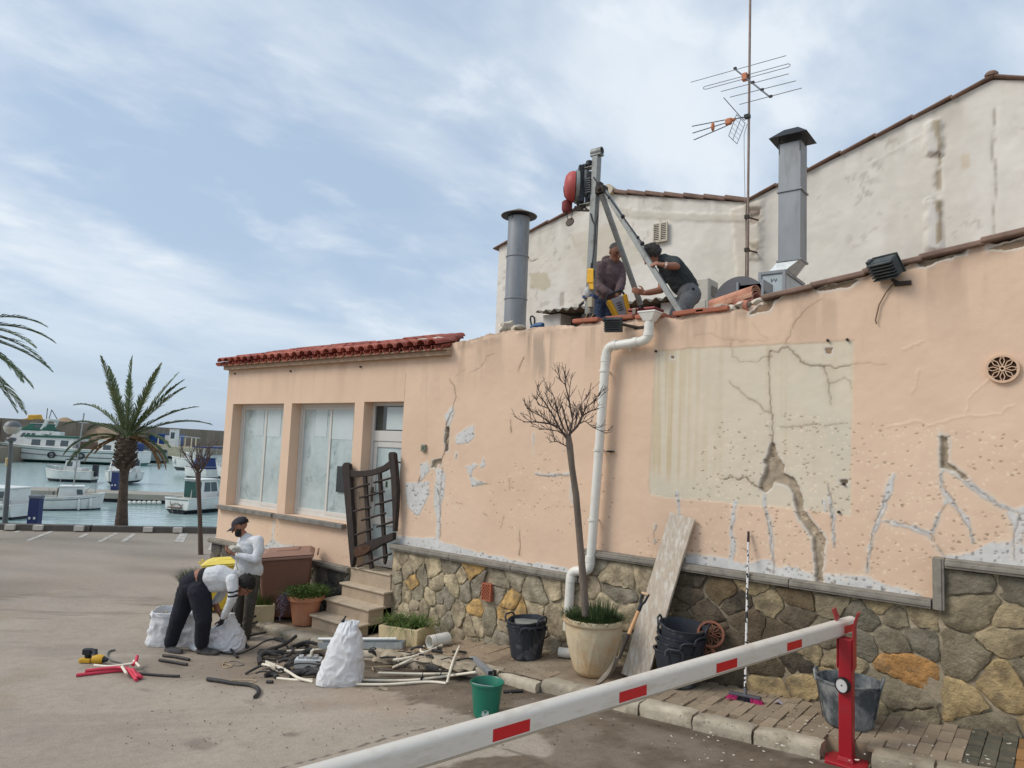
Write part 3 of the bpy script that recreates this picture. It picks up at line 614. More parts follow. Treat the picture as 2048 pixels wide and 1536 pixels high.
def clip(poly,nx,ny,d):
 out=[]
 for i in range(len(poly)):
  p,q=poly[i],poly[(i+1)%len(poly)];a,b_=p[0]*nx+p[1]*ny-d,q[0]*nx+q[1]*ny-d
  if a<=0:out.append(p)
  if(a<0<b_)or(b_<0<a):t=a/(a-b_);out.append((p[0]+t*(q[0]-p[0]),p[1]+t*(q[1]-p[1])))
 return out
def voronoi(x0,x1,zt,cell,rg,it=0,asp=1.0):
 z0=min(zp(x0),zp(x1))-.08;seeds=[]
 A=(x1-x0)*(zt-z0);n=max(3,int(A/cell**2))
 while len(seeds)<n:
  best=max(((rg.uniform(x0,x1),rg.uniform(z0,zt))for _ in range(4)),key=lambda p:min([((p[0]-q[0])/asp)**2+(p[1]-q[1])**2 for q in seeds]or[1]))
  seeds.append(best)
 def cells():
  res=[]
  for i,(a,b_)in enumerate(seeds):
   poly=[(x0,z0),(x1,z0),(x1,zt),(x0,zt)]
   for j,(c_,d_)in enumerate(seeds):
    if i==j:continue
    nx,nz_=(c_-a)/asp**2,d_-b_;ll=math.hypot(nx,nz_)or 1
    if abs(c_-a)>1.6:continue
    poly=clip(poly,nx/ll,nz_/ll,((c_+a)/2*nx+(d_+b_)/2*nz_)/ll)
    if len(poly)<3:break
   res.append(poly)
  return res
 for _ in range(it):
  cs=cells();seeds[:]=[(s[0]*.5+.5*sum(p[0]for p in q)/len(q),s[1]*.5+.5*sum(p[1]for p in q)/len(q))if len(q)>2 else s for s,q in zip(seeds,cs)]
 return[q for q in cells()if len(q)>2]
M_stone=mat('rubble_stone',(.3,.25,.2),.92,.34,9,1.0,30,objcol=True,dirt=lin(112,102,84),da=.7,ds=7,dlo=.46,spec=.2,bd=.022)
def stone(poly,y0,bulge,colr,parent):
 n=len(poly);pts=[]
 cx,cz=sum(p[0]for p in poly)/n,sum(p[1]for p in poly)/n
 for i in range(n):
  a,b_=poly[i],poly[(i+1)%n];L=math.hypot(b_[0]-a[0],b_[1]-a[1])
  if L<.02:continue
  m=max(2,int(L/.045))
  for k in range(m):
   t=(k+random.uniform(.3,.7))/m;jj=random.uniform(-.012,.012)
   pts.append((a[0]+(b_[0]-a[0])*t+jj,a[1]+(b_[1]-a[1])*t+random.uniform(-.012,.012)))
 n=len(pts)
 if n<5:return
 size=math.sqrt(abs(sum(pts[i][0]*pts[(i+1)%n][1]-pts[(i+1)%n][0]*pts[i][1]for i in range(n)))/2)
 gap=.0075/max(size,.05);tx,tz=random.uniform(-.05,.05),random.uniform(-.05,.05);s0=random.uniform(0,99)
 vs=[]
 for sc,dep,jt in((1.0-gap,.03,0),(1.0-gap*1.3,-.45*bulge,.005),(.94-gap,-.92*bulge,.003),(.6,-1.05*bulge,.002)):
  for(a,b_)in pts:
   xx,zz_=cx+(a-cx)*sc,cz+(b_-cz)*sc
   nn_=(mnoise.noise((xx*9+s0,zz_*9,0))*.013+mnoise.noise((xx*22+s0,zz_*22,3))*.005)
   vs.append((xx,y0+dep+(random.uniform(-jt,jt)+tx*(xx-cx)+tz*(zz_-cz)+nn_ if dep<0 else 0),zz_))
 vs.append((cx,y0-1.08*bulge+mnoise.noise((cx*9+s0,cz*9,0))*.013,cz))
 fs=[(r*n+i,r*n+(i+1)%n,(r+1)*n+(i+1)%n,(r+1)*n+i)for r in range(3)for i in range(n)]+[(3*n+i,3*n+(i+1)%n,4*n)for i in range(n)]
 mb=MB();mb.add(vs,fs);return mb.build('stone',M_stone,parent,smooth=48,color=colr)
plinth=house
def stcol(x,z,rg):
 u=rg.random()
 tan=[lin(180,165,138),lin(168,154,130),lin(156,146,126),lin(188,172,142),lin(150,142,126)]
 olv=[lin(142,131,108),lin(130,122,104),lin(158,143,114),lin(116,110,96),lin(168,151,118),lin(136,126,106)]
 drk=[lin(92,82,70),lin(98,86,70),lin(72,66,58),lin(110,94,72)]
 gry=[lin(96,94,90),lin(120,114,106),lin(82,80,78),lin(140,130,118)]
 if x<-8.4:s=gry
 elif x<-3.45:s=tan
 elif x<-2.5:s=drk
 elif x<-1.9:s=drk+olv
 else:s=olv
 c=s[int(rg.random()*len(s))]
 if-7.5<x<-3.5 and u<.06:c=lin(196,160,104)
 if x>-2.4 and z<.95 and u<.4:c=lin(176,154,114)
 if abs(x+1.16)<.12 and abs(z-.97)<.085:c=lin(178,134,84)
 k=.98+.2*rg.random();return tuple(v*k for v in c)
rg=random.Random(23);nst=0
REG=[(-12.40,XD0-.02,.735,.27,1.0),(XD1+.035,-4.335,1.195,.225,.9),(-4.325,-.855,1.495,.245,1.3),(-.845,1.6,1.845,.27,1.35)]
GRL=onY(984,1182)
for x0,x1,zt,cell,asp in REG:
 for poly in voronoi(x0,x1,zt,cell,rg,0,asp):
  cx,cz=sum(p[0]for p in poly)/len(poly),sum(p[1]for p in poly)/len(poly)
  if max(p[1]-zp(p[0])for p in poly)<.03:continue
  if x0>-8 and x1<-4:
   for s in(1,):
    if abs(cx-GRL.x)<.11 and abs(cz-GRL.z)<.14:poly=None
  if poly is None:continue
  stone(poly,-.052,rg.uniform(.012,.030),stcol(cx,cz,rg),house);nst+=1
m_mort=mat('mortar_joint',lin(130,118,98),.95,.2,8,.8,45,attr='Col',bd=.012)
for x0,x1,zt,cell,asp in[(-12.41,XD0-.0,.74,0,0),(XD1+.0,-4.30,1.21,0,0),(-4.30,-.85,1.51,0,0),(-.85,1.7,1.86,0,0)]:
 a=np.arange(x0,x1+.02,.03);a[-1]=x1;bz=np.linspace(-.05,zt,int(zt/.03));X,Z=np.meshgrid(a,bz,indexing='ij');x,z=X.ravel(),Z.ravel()
 col_=np.array(lin(158,146,124))[None]*(.75+.5*fbm(x,z,3,4,17)[:,None]);col_=col_*(1-.35*(sstep(-3.6,-3.4,x)*sstep(-1.9,-2.3,x))[:,None])
 grid_mesh('mortar_bed',np.stack([x,-.052-(fbm(x,z,14,3,18)-.5)*.02,z],1),len(a),len(bz),col_,m_mort,house)
m_cop=mat('grey_coping',lin(138,132,122),.85,.18,10,.4,45,dirt=lin(92,86,78),da=.6,ds=7)
def coping(x0,x1,zt,vert=False,z0=0,w=.075):
 mb=MB()
 if vert:
  mb.bx(x0,x1,-.122,.02,z0,zt);mb.bx(x0+.018,x1-.018,-.132,-.122,z0,zt)
 else:
  mb.bx(x0,x1,-.122,.02,zt-w,zt);mb.bx(x0,x1,-.134,-.122,zt-w+.02,zt-.02)
 mb.build('coping',m_cop,house,bevel=.006)
for x0,x1,zt in((-12.44,XD0-.02,.81),(XD1,-4.38,1.27),(-4.30,-.90,1.575),(-.805,3.0,1.925)):
 x=x0
 while x<x1-.05:
  L=min(rg.uniform(1.0,1.35),x1-x);L=x1-x if x1-x-L<.3 else L
  coping(x,x+L-.006,zt+rg.uniform(-.003,.003));x+=L
coping(-4.375,-4.305,1.575,True,1.198);coping(-.895,-.81,1.925,True,1.50)
m_terra=mat('terracotta',lin(168,98,72),.85,.15,8,.3,50,dirt=lin(130,96,76),da=.4,ds=8)
gx,gz=GRL.x,GRL.z;w,hh=.075,.105;mb=MB();y0,y1=-.12,-.055
mb.bx(gx-w,gx-w+.014,y0,y1,gz-hh,gz+hh);mb.bx(gx+w-.014,gx+w,y0,y1,gz-hh,gz+hh);mb.bx(gx-w+.014,gx+w-.014,y0,y1,gz-hh,gz-hh+.014);mb.bx(gx-w+.014,gx+w-.014,y0,y1,gz+hh-.014,gz+hh)
for k in range(-6,7):
 for s in(1,-1):
  ax,bx_=-w+.01,w-.01;za,zb_=k*.042,k*.042+s*(bx_-ax);lo,hi=-hh+.012,hh-.012
  if zb_==za:continue
  t0,t1=sorted(((lo-za)/(zb_-za),(hi-za)/(zb_-za)));t0,t1=max(0,t0),min(1,t1)
  if t1-t0<.08:continue
  mb.beam((gx+ax+(bx_-ax)*t0,-.105+.004*s,gz+za+(zb_-za)*t0),(gx+ax+(bx_-ax)*t1,-.105+.004*s,gz+za+(zb_-za)*t1),.011,.02,(0,1,0))
mb.build('vent_grille',m_terra,house)
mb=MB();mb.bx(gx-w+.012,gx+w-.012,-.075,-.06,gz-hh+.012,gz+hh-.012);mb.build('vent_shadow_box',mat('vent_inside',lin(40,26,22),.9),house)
def rosette(c,R,m,parent,name,axis_R,petals=8,th=.03,frame=.018):
 mb=MB();mb.M=Matrix.Translation(c)@axis_R.to_4x4()
 mb.lathe([(R,0),(R,th),(R-frame,th),(R-frame,0),(R,0)],n=36,cap=False);mb.lathe([(R*.13,0),(R*.2,0),(R*.2,th),(R*.1,th)],n=14,cap=False)
 for k in range(petals):
  a=2*math.pi*k/petals;a2=a+math.pi/petals
  for s in(-1,1):
   pts=[(R*.2*math.cos(a),R*.2*math.sin(a))]+[(R*(.2+.62*t)*math.cos(a+s*.26*math.sin(math.pi*t)),R*(.2+.62*t)*math.sin(a+s*.26*math.sin(math.pi*t)))for t in(.3,.6,.85,1)]
   for p,q in zip(pts[:-1],pts[1:]):mb.beam((p[0],p[1],th*.5),(q[0],q[1],th*.5),R*.055,th*.9)
  mb.beam((R*.8*math.cos(a),R*.8*math.sin(a),th*.5),(R*.97*math.cos(a2),R*.97*math.sin(a2),th*.5),R*.06,th*.9)
  mb.beam((R*.8*math.cos(a),R*.8*math.sin(a),th*.5),(R*.97*math.cos(a2-2*math.pi/petals),R*.97*math.sin(a2-2*math.pi/petals),th*.5),R*.06,th*.9)
 return mb.build(name,m,parent)
P=onY(2005,738);RX=Matrix.Rotation(rad(90),3,'X')
rosette(Vector((P.x,-.002,P.z)),.118,mat('pink_vent',lin(212,180,152),.8,.08,6,.2,50),house,'rosette_vent',RX,8,.03)
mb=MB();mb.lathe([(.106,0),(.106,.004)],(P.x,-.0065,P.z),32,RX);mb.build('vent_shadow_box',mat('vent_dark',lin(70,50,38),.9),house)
M_tile=mat('red_roof_tile',(.4,.15,.1),.75,.2,9,.3,40,objcol=True,dirt=lin(110,60,48),da=.45,ds=4)
def tile_mesh(r0,r1,L,th,up=True,n=8):
 vs=[];s=1 if up else-1
 for(r,y)in((r0,0),(r1,L)):
  for k in range(n+1):
   a=math.pi*k/n;vs.append((-r*math.cos(a),y,s*r*.82*math.sin(a)))
  for k in range(n+1):
   a=math.pi*k/n;rr=r-th;vs.append((-rr*math.cos(a),y,s*rr*.82*math.sin(a)))
 m=n+1;fs=[]
 for k in range(n):
  fs+=[(k,k+1,2*m+k+1,2*m+k),(m+k+1,m+k,3*m+k,3*m+k+1),(k+1,k,m+k,m+k+1),(2*m+k,2*m+k+1,3*m+k+1,3*m+k)]
 fs+=[(0,2*m,3*m,m),(n,m+n,3*m+n,2*m+n)]
 me=bpy.data.meshes.new('roof_tile');me.from_pydata(vs,[],fs);me.materials.append(M_tile)
 bm=bmesh.new();bm.from_mesh(me);bmesh.ops.recalc_face_normals(bm,faces=bm.faces);bm.to_mesh(me);bm.free()
 me.polygons.foreach_set('use_smooth',[True]*len(me.polygons));me.set_sharp_from_angle(angle=rad(50));return me
tm_c,tm_p=tile_mesh(.092,.078,.46,.014),tile_mesh(.088,.078,.46,.014,False)
PITCH=rad(14);NT=27;XE0,XE1=-12.46,-6.72;pit=(XE1-XE0)/NT
def put_tile(me,X,Y,Z,pitch,colr,parent,rz=0):
 o=bpy.data.objects.new('roof_tile',me);COL.objects.link(o);o.parent=parent
 o.location=Vector((X,Y,Z))-root_loc(parent);o.rotation_euler=(pitch,random.uniform(-.03,.03),rz+random.uniform(-.025,.025));o.color=(*colr,1);return o
for r_ in range(4):
 for i in range(NT+1):
  if r_==3 and not(3<=i<=6 or 9<=i<=12 or 18<=i<=22):continue
  if r_==2 and i<2 or i>NT-1.6*r_:continue
  Y=-.20+r_*.37*math.cos(PITCH);Z=4.035+r_*.37*math.sin(PITCH)+r_*.008;u=random.uniform(.72,1.12)
  cc=tuple(v*u for v in random.choice([lin(176,98,80),lin(166,88,72),lin(184,108,90),lin(152,80,68)]))
  if i<NT:put_tile(tm_c,XE0+(i+.5)*pit,Y,Z+.03+random.uniform(-.006,.006),PITCH,cc,house)
  if r_<1 or i%1==0:put_tile(tm_p,XE0+i*pit+.005,Y+.015,Z+.02,PITCH,tuple(v*.8 for v in cc),house)
m_fascia=mat('eave_board',lin(168,144,122),.85,.15,6,.3,40)
mb=MB();mb.bx(XL-.02,-6.62,-.10,.012,3.925,3.99);mb.hexa([(XL-.05,-.15,3.992),(-6.62,-.15,3.992),(-6.62,1.2,3.992),(XL-.05,1.2,3.992)],[(XL-.05,-.15,4.012),(-6.62,-.15,4.012),(-6.62,1.2,4.25),(XL-.05,1.2,4.25)]);mb.build('eave',m_fascia,house,bevel=.004)
m_rub=mat('rubble_plaster',lin(196,186,170),.95,.2,9,.6,40)
def lump(P,s,name='rubble_lump',par=house,m=m_rub):
 mb=MB();bm=bmesh.new();bmesh.ops.create_icosphere(bm,subdivisions=2,radius=1)
 o=random.uniform(0,50);vs=[]
 for v in bm.verts:
  n_=1+.5*mnoise.noise(v.co*1.3+Vector((o,o,0)));vs.append((P[0]+v.co.x*s[0]*n_,P[1]+v.co.y*s[1]*n_,P[2]+v.co.z*s[2]*n_))
 mb.add(vs,[tuple(v.index for v in f.verts)for f in bm.faces]);bm.free();return mb.build(name,m,par,smooth=40)
for px,py,sx,sz in((850,683,.16,.05),(880,681,.22,.05),(1015,657,.12,.09),(1040,657,.1,.05),(1445,618,.12,.05),(1470,622,.07,.06),(1490,612,.1,.05),(1400,625,.1,.03),(1520,606,.1,.05)):
 P=onY(px,py,.12);lump((P.x,.12,P.z),(sx,.12,sz))
m_slab=mat('terracotta_slab',lin(170,104,82),.85,.18,7,.4,40,dirt=lin(120,88,72),da=.5,ds=5)
for a,b_,c_ in((1150,648,0),(1215,643,0),(1275,640,0),(1350,634,0),(1395,630,0)):
 P=onY(a,b_,.04);L=.36;mb=MB();dz=(float(ztop(P.x+L))-float(ztop(P.x)))*.5
 mb.hexa([(P.x,-.03,P.z),(P.x+L,-.03,P.z+dz),(P.x+L,.26,P.z+dz),(P.x,.26,P.z)],[(P.x,-.03,P.z+.05),(P.x+L,-.03,P.z+.05+dz),(P.x+L,.26,P.z+.05+dz),(P.x,.26,P.z+.05)])
 mb.build('edge_tile',m_slab,house,bevel=.01)
m_verge=mat('verge_tile',lin(134,110,98),.85,.2,7,.4,40,dirt=lin(96,80,72),da=.6,ds=4)
x=-2.36
while x<3.0:
 L=.46;za,zb_=float(np.interp(x,[-2.4,-.22,3],[4.29,4.65,5.2])),float(np.interp(x+L,[-2.4,-.22,3],[4.29,4.65,5.2]));mb=MB();d=random.uniform(-.008,.008)
 mb.hexa([(x,-.05+d,za-.02),(x+L+.03,-.05+d,zb_-.02-.012),(x+L+.03,.3,zb_-.032),(x,.3,za-.02)],[(x,-.05+d,za+.028),(x+L+.03,-.05+d,zb_+.016),(x+L+.03,.3,zb_+.016),(x,.3,za+.028)])
 mb.build('verge_tile',m_verge,house,bevel=.012);x+=L
steps=thing('entrance_steps','four pale stone steps with overhanging treads below the broken gate','steps',(-7.95,-.35,.05))
m_st=mat('pale_step_stone',lin(176,158,136),.8,.12,5,.3,50,dirt=lin(140,120,98),da=.5,ds=4);m_tr=mat('step_tread',lin(188,172,150),.75,.12,6,.3,50,dirt=lin(140,122,100),da=.5,ds=5)
for k,(yf,zt)in enumerate(((-.70,.235),(-.465,.425),(-.205,.615))):
 mb=MB();mb.bx(-8.42,-7.50,yf,-.0 if k<3 else .2,-.05,zt-.03);mb.build('riser',m_st,steps,bevel=.006)
 mb=MB();mb.bx(-8.45,-7.47,yf-.03,(-.465,-.205,-.06)[k]+.02,zt-.028,zt+.002);mb.build('tread',m_tr,steps,bevel=.008)
mb=MB();mb.bx(-8.41,-7.53,-.07,.2,.5,.815);mb.build('riser',m_st,steps,bevel=.006);mb=MB();mb.bx(-8.408,-7.532,-.09,RV,.815,.842);mb.build('tread',m_tr,steps,bevel=.008)
# ================================================================== w
YW=4.5
M_white=mat('white_render',(.7,.68,.63),.9,.06,2.5,.3,40,attr='Col',spec=.2,bd=.008)
wh=np.array(lin(224,219,209));
def wy(a,b,Y):p=onY(a,b,Y);return(p.x,p.z)
def gable_wall(name,label,xs,top,zb,marks,loc):
 root=thing(name,label,'house',loc);nz=130
 tz=np.interp(xs,[p[0]for p in top],[p[1]for p in top]);t=np.linspace(0,1,nz)
 X=np.repeat(xs[:,None],nz,1);Z=zb+t[None]*(tz-zb)[:,None];x,z=X.ravel(),Z.ravel();T=np.repeat(tz[:,None],nz,1).ravel()-z
 n=fbm(x,z,.9,4,2);n2=fbm(x,z,4,4,3)
 c=wh[None]*(1+(n[:,None]-.5)*np.array([.10,.12,.18])[None]+(n2[:,None]-.5)*.08);h=(fbm(x,z,2.5,4,8)-.5)*.014+(fbm(x,z,12,3,9)-.5)*.008
 def mixin(k,colr):
  nonlocal c
  c=c*(1-k[:,None])+np.array(colr)[None]*k[:,None]
 mixin(sstep(.46,.72,fbm(x,z*.3,1.6,4,12))*.2,lin(184,174,154))
 mixin(sstep(.62,.72,fbm(x,z,9,4,14))*sstep(.5,.62,fbm(x,z,1.0,3,15))*.35,lin(140,132,118))
 mixin(sstep(.7,.0,T)*sstep(.4,.68,fbm(x,z*.15,6,4,16))*.28,lin(150,142,128))
 wob=(fbm(x,z,8,3,19)-.5)*.09
 for kind,P,colr,s,dh in marks:
  d=(sdpoly(x,z,P)if kind=='p' else sdline(x+wob*.5,z+wob*.4,P))+wob*(.8 if kind=='p' else .15)
  k=sstep(.012,-.012,d)*s;mixin(k,colr);h=h+dh*sstep(.02,-.02,d)
 grid_mesh('gable_wall',np.stack([x,YW-h,z],1),len(xs),nz,c,M_white,root)
 mb=MB();q=[(xs[0],zb)]+[(xs[-1],zb)]+[(p[0],p[1]-.02)for p in reversed(top)if xs[0]<=p[0]<=xs[-1]]
 mb.prism(q,lambda a,b,h_:(a,h_,b),YW+.06,YW+7);mb.build('house_body',mat('white_house_side',lin(200,196,186),.9,.08,2,.2,30),root)
 return root
P1=[wy(998,495,YW),wy(1220,388,YW),wy(1493,405,YW)]
grey_crack=lin(110,100,90);stainy=lin(178,164,128)
def wl_(pts):
 o=[]
 for a,b,w in pts:X,Z=wy(a,b,YW);o.append((X,Z,w))
 return o
def wpp(pts):return[wy(a,b,YW)for a,b in pts]
marks1=[('p',wpp([(1062,545),(1095,545),(1102,572),(1090,580),(1060,575)]),stainy,.55,0),('l',wl_([(1052,516,.008),(1065,522,.012),(1078,519,.006)]),lin(80,70,60),.8,-.01),('p',wpp([(1140,470),(1240,440),(1300,520),(1180,560)]),lin(196,184,160),.35,0),('p',wpp([(1120,585),(1128,585),(1128,612),(1118,612)]),lin(160,150,136),.6,-.01),('l',wl_([(1000,500,.02),(1215,400,.03)]),lin(190,180,160),.3,.01),('p',wpp([(1230,415),(1330,425),(1490,430),(1490,445),(1330,440),(1230,430)]),lin(190,182,166),.5,.015),('p',wpp([(1462,420),(1500,405),(1500,590),(1478,590),(1470,470)]),lin(204,194,178),.7,.04)]
P1w=P1[0][0];P1e=P1[2][0]
left_house=gable_wall('white_gabled_house','smaller weathered white gabled house behind the roof workers, with a little louvred vent',np.arange(P1w,P1e+.02,.035),P1,3.6,marks1,(-6.5,YW,3.6))
P2=[(P1e,wy(1493,405,YW)[1]),wy(1985,160,YW),(wy(1985,160,YW)[0]+3.4,wy(1493,405,YW)[1])]
marks2=[('p',wpp([(1850,245),(1882,240),(1884,310),(1852,312)]),lin(212,208,200),.8,.06),('p',wpp([(1852,400),(1882,398),(1884,500),(1853,502)]),lin(212,208,200),.8,.06),('p',wpp([(1868,245),(1880,242),(1884,300),(1880,330),(1874,300)]),lin(168,152,124),.8,-.01),('p',wpp([(1872,330),(1882,325),(1880,390),(1872,370)]),lin(150,134,108),.7,-.02),('p',wpp([(1868,405),(1884,400),(1884,480),(1874,490),(1876,440)]),lin(160,142,110),.8,-.01),('l',wl_([(1855,313,.01),(1872,308,.014),(1884,312,.008)]),lin(96,86,76),.7,-.02),('l',wl_([(1852,402,.01),(1868,398,.014),(1884,402,.008)]),lin(96,86,76),.7,-.02),('l',wl_([(1990,215,.01),(1983,300,.012),(1995,360,.012),(1985,440,.01),(1990,470,.008)]),lin(150,142,130),.7,-.012),('p',wpp([(1494,420),(1520,415),(1522,440),(1510,448),(1498,446)]),lin(128,92,70),.85,-.05),('p',wpp([(1500,485),(1520,482),(1518,500),(1505,512),(1498,500)]),lin(186,168,140),.8,.02),('l',wl_([(1500,430,.012),(1512,432,.02),(1522,418,.01)]),lin(52,42,36),.9,-.05),('l',wl_([(1497,488,.008),(1510,496,.016),(1518,500,.006)]),lin(52,42,36),.8,-.03),('p',wpp([(1494,405),(1528,400),(1524,520),(1494,520)]),lin(206,196,182),.5,.03),('p',wpp([(1920,310),(1940,310),(1940,335),(1922,338)]),lin(206,180,140),.4,0),('l',wl_([(1740,330,.01),(1860,262,.014)]),lin(168,160,148),.3,.01)]
right_house=gable_wall('white_gabled_house','tall weathered white gabled house on the right behind the square flue',np.arange(P2[0][0],P2[2][0],.035),P2,3.6,marks2,(-.7,YW,3.6))
def verge(parent,A,B,L,m_cols,th=.035,name='verge_tile',drop=.0):
 A,B=Vector((A[0],YW-.07,A[1])),Vector((B[0],YW-.07,B[1]));n=max(1,int((B-A).length/L));d=(B-A)/n;u=Vector((-d.z,0,d.x)).normalized();u=u if u.z>0 else-u
 for i in range(n):
  a,b=A+d*i,A+d*(i+1.06);mb=MB();f0,f1=(.0,.028)if(d.z>0)else(.028,.0)
  mb.hexa([a+u*f0,b+u*f1,b+u*f1+Vector((0,.35,0)),a+u*f0+Vector((0,.35,0))],[a+u*(f0+th),b+u*(f1+th),b+u*(f1+th)+Vector((0,.35,0)),a+u*(f0+th)+Vector((0,.35,0))])
  mb.build(name,m_verge,parent,bevel=.015)
verge(left_house,(P1[0][0]-.12,P1[0][1]-.04),P1[1],.45,None);verge(left_house,P1[1],P1[2],.36,None,.07)
verge(right_house,P2[0],P2[1],.5,None);verge(right_house,P2[1],P2[2],.5,None)
mb=MB();p=P2[1];mb.lathe([(.08,0),(.085,.03),(.06,.06),(.0,.07)],(p[0]-.01,YW-.02,p[1]+.05),14);mb.build('ridge_cap',m_verge,right_house,smooth=40)
mb=MB();p=P1[1];mb.cyl((p[0],YW-.1,p[1]+.06),(p[0],YW+.4,p[1]+.06),.11,.1,14);mb.build('ridge_tile',mat('pale_ridge_tile',lin(196,184,164),.85),left_house,smooth=40)
X0,Z1=wy(1312,452,YW);X1,Z0=wy(1335,481,YW);mb=MB();mb.bx(X0,X1,YW-.05,YW-.04,Z0,Z1);lv=mb.build('louvre_vent',mat('louvre_back',lin(84,76,66),.9),left_house)
mb=MB();w=.022
mb.bx(X0-w,X0,YW-.075,YW-.03,Z0-w,Z1+w);mb.bx(X1,X1+w,YW-.075,YW-.03,Z0-w,Z1+w);mb.bx(X0,X1,YW-.075,YW-.03,Z1,Z1+w);mb.bx(X0,X1,YW-.075,YW-.03,Z0-w,Z0);m_lv=mat('louvre_frame',lin(196,188,172),.8);mb.build('frame',m_lv,lv)
for xm in((X0*3+X1)/4,(X0+3*X1)/4):
 for k in range(9):
  z_=Z0+(k+.5)*(Z1-Z0)/9;mb=MB();mb.hexa([(xm-(X1-X0)*.23,YW-.052,z_+.012),(xm+(X1-X0)*.23,YW-.052,z_+.012),(xm+(X1-X0)*.23,YW-.046,z_+.02),(xm-(X1-X0)*.23,YW-.046,z_+.02)],[(xm-(X1-X0)*.23,YW-.075,z_-.012),(xm+(X1-X0)*.23,YW-.075,z_-.012),(xm+(X1-X0)*.23,YW-.07,z_-.006),(xm-(X1-X0)*.23,YW-.07,z_-.006)]);mb.build('slat',m_lv,lv)
mb=MB();mb.bx((X0+X1)/2-.02,(X0+X1)/2+.02,YW-.08,YW-.05,Z0,Z1);mb.build('mullion',m_lv,lv)
m_galv=mat('galvanised_steel',lin(142,146,150),.5,.12,3,.06,60,metal=.35,dirt=lin(110,108,104),da=.5,ds=2.2,stretch=(1.5,1.5,.4));m_galv2=mat('galvanised_bright',lin(176,182,184),.45,.16,14,.05,60,metal=.45);m_blk=mat('black_cap',lin(34,36,42),.6,.2,6,.1,40)
Y=3.0;A,B=onY(1030,690,Y),onY(1036,438,Y);P=Vector((A.x*.5+B.x*.5,Y,3.9));R=.205;zt=B.z+.02
fl=thing('round_flue','round grey metal flue pipe with conical rain cap on the roof','chimney',P)
for k,(a,b)in enumerate(((3.9,5.42),(5.42,6.22),(6.22,zt))):
 mb=MB();mb.cyl((P.x,Y,a),(P.x,Y,b-.004),R-.002*k,n=32);mb.build('flue_section',m_galv,fl,smooth=40)
 mb=MB();mb.lathe([(R,-.02),(R+.012,-.012),(R+.012,.012),(R,.02)],(P.x,Y,b),32);
 if k<2:mb.build('joint_ring',m_galv,fl,smooth=30)
mb=MB()
for a in range(4):mb.beam((P.x+R*.95*math.cos(a*1.57),Y+R*.95*math.sin(a*1.57),zt-.05),(P.x+R*.95*math.cos(a*1.57),Y+R*.95*math.sin(a*1.57),zt+.05),.03,.008)
mb.build('cap_bracket',m_blk,fl)
mb=MB();mb.lathe([(.335,.0),(.34,.01),(.05,.14),(.0,.145)],(P.x,Y,zt+.02),36);mb.build('rain_cap',mat('dull_cap',lin(120,112,96),.6,.2,4,.1,30,metal=.3),fl,smooth=30)
mb=MB();mb.lathe([(.32,.005),(.0,.12)],(P.x,Y,zt+.008),36);mb.build('cap_underside',m_blk,fl,smooth=30)
Y=2.5;bl,br=onY(1516,545,Y),onY(1580,545,Y);D_=onY(1615,545,Y)
bxx0=onY(1516,560,Y).x;bxx1=onY(1571,560,Y).x;zb1=onY(1545,541,Y).z
sq=thing('square_flue','square galvanised flue with black hipped cap on a metal fan box','chimney',((bxx0+bxx1)/2,Y,4.0))
W=bxx1-bxx0;mb=MB();mb.bx(bxx0+.02,bxx1-.02,Y+.02,Y+.9,3.95,zb1-.03);fb=mb.build('fan_box',mat('fan_box_panel',lin(178,188,192),.45,.06,2,.03,30,metal=.15,dirt=lin(150,156,158),da=.5,ds=3),sq)
mb=MB();e=.045
for xx in(bxx0,bxx1-e):
 for yy in(Y,Y+.92-e):mb.bx(xx,xx+e,yy,yy+e,3.95,zb1)
for yy in(Y,Y+.92-e):mb.bx(bxx0+e,bxx1-e,yy,yy+e,zb1-e,zb1)
for xx in(bxx0,bxx1-e):mb.bx(xx,xx+e,Y+e,Y+.92-e,zb1-e,zb1)
mb.build('frame',m_galv,fb,bevel=.004)
mb=MB();lx,lz=bxx1-.16,zb1-.13
for k in range(5):mb.bx(lx-.04+k*.018,lx-.03+k*.018,Y+.016,Y+.022,lz-.03+(k%3)*.014,lz+.02-(k%2)*.016)
mb.build('label_print',mat('label_ink',lin(96,100,104),.6),fb)
fx0,fx1=onY(1555,480,Y+.1).x,onY(1600,480,Y+.1).x;s_=fx1-fx0;fy0=Y+.12;fy1=fy0+s_;zn=onY(1580,520,fy0).z;zt=onY(1580,284,fy0).z;zm=onY(1580,380,fy0).z
mb=MB();mb.hexa([(bxx0+.12,Y+.05,zb1-.005),(bxx1-.02,Y+.05,zb1-.005),(bxx1-.02,fy1+.1,zb1-.005),(bxx0+.12,fy1+.1,zb1-.005)],[(fx0,fy0,zn),(fx1,fy0,zn),(fx1,fy1,zn),(fx0,fy1,zn)]);mb.build('flue_base',m_galv2,sq)
for a,b in((zn,zm),(zm,zt)):
 mb=MB();mb.bx(fx0,fx1,fy0,fy1,a+.002,b-.002);mb.build('flue_section',m_galv,sq,bevel=.004)
for zz_ in(zn,zm):
 mb=MB();w=.018;mb.bx(fx0-w,fx1+w,fy0-w,fy0,zz_-.012,zz_+.012);mb.bx(fx0-w,fx1+w,fy1,fy1+w,zz_-.012,zz_+.012);mb.bx(fx0-w,fx0,fy0,fy1,zz_-.012,zz_+.012);mb.bx(fx1,fx1+w,fy0,fy1,zz_-.012,zz_+.012);mb.build('joint_flange',m_galv,sq)
mb=MB()
for xx in(fx0+.01,fx1-.01):
 for yy in(fy0+.01,fy1-.01):mb.beam((xx,yy,zt-.15),(xx,yy,zt+.1),.025,.01)
mb.build('cap_bracket',m_blk,sq)
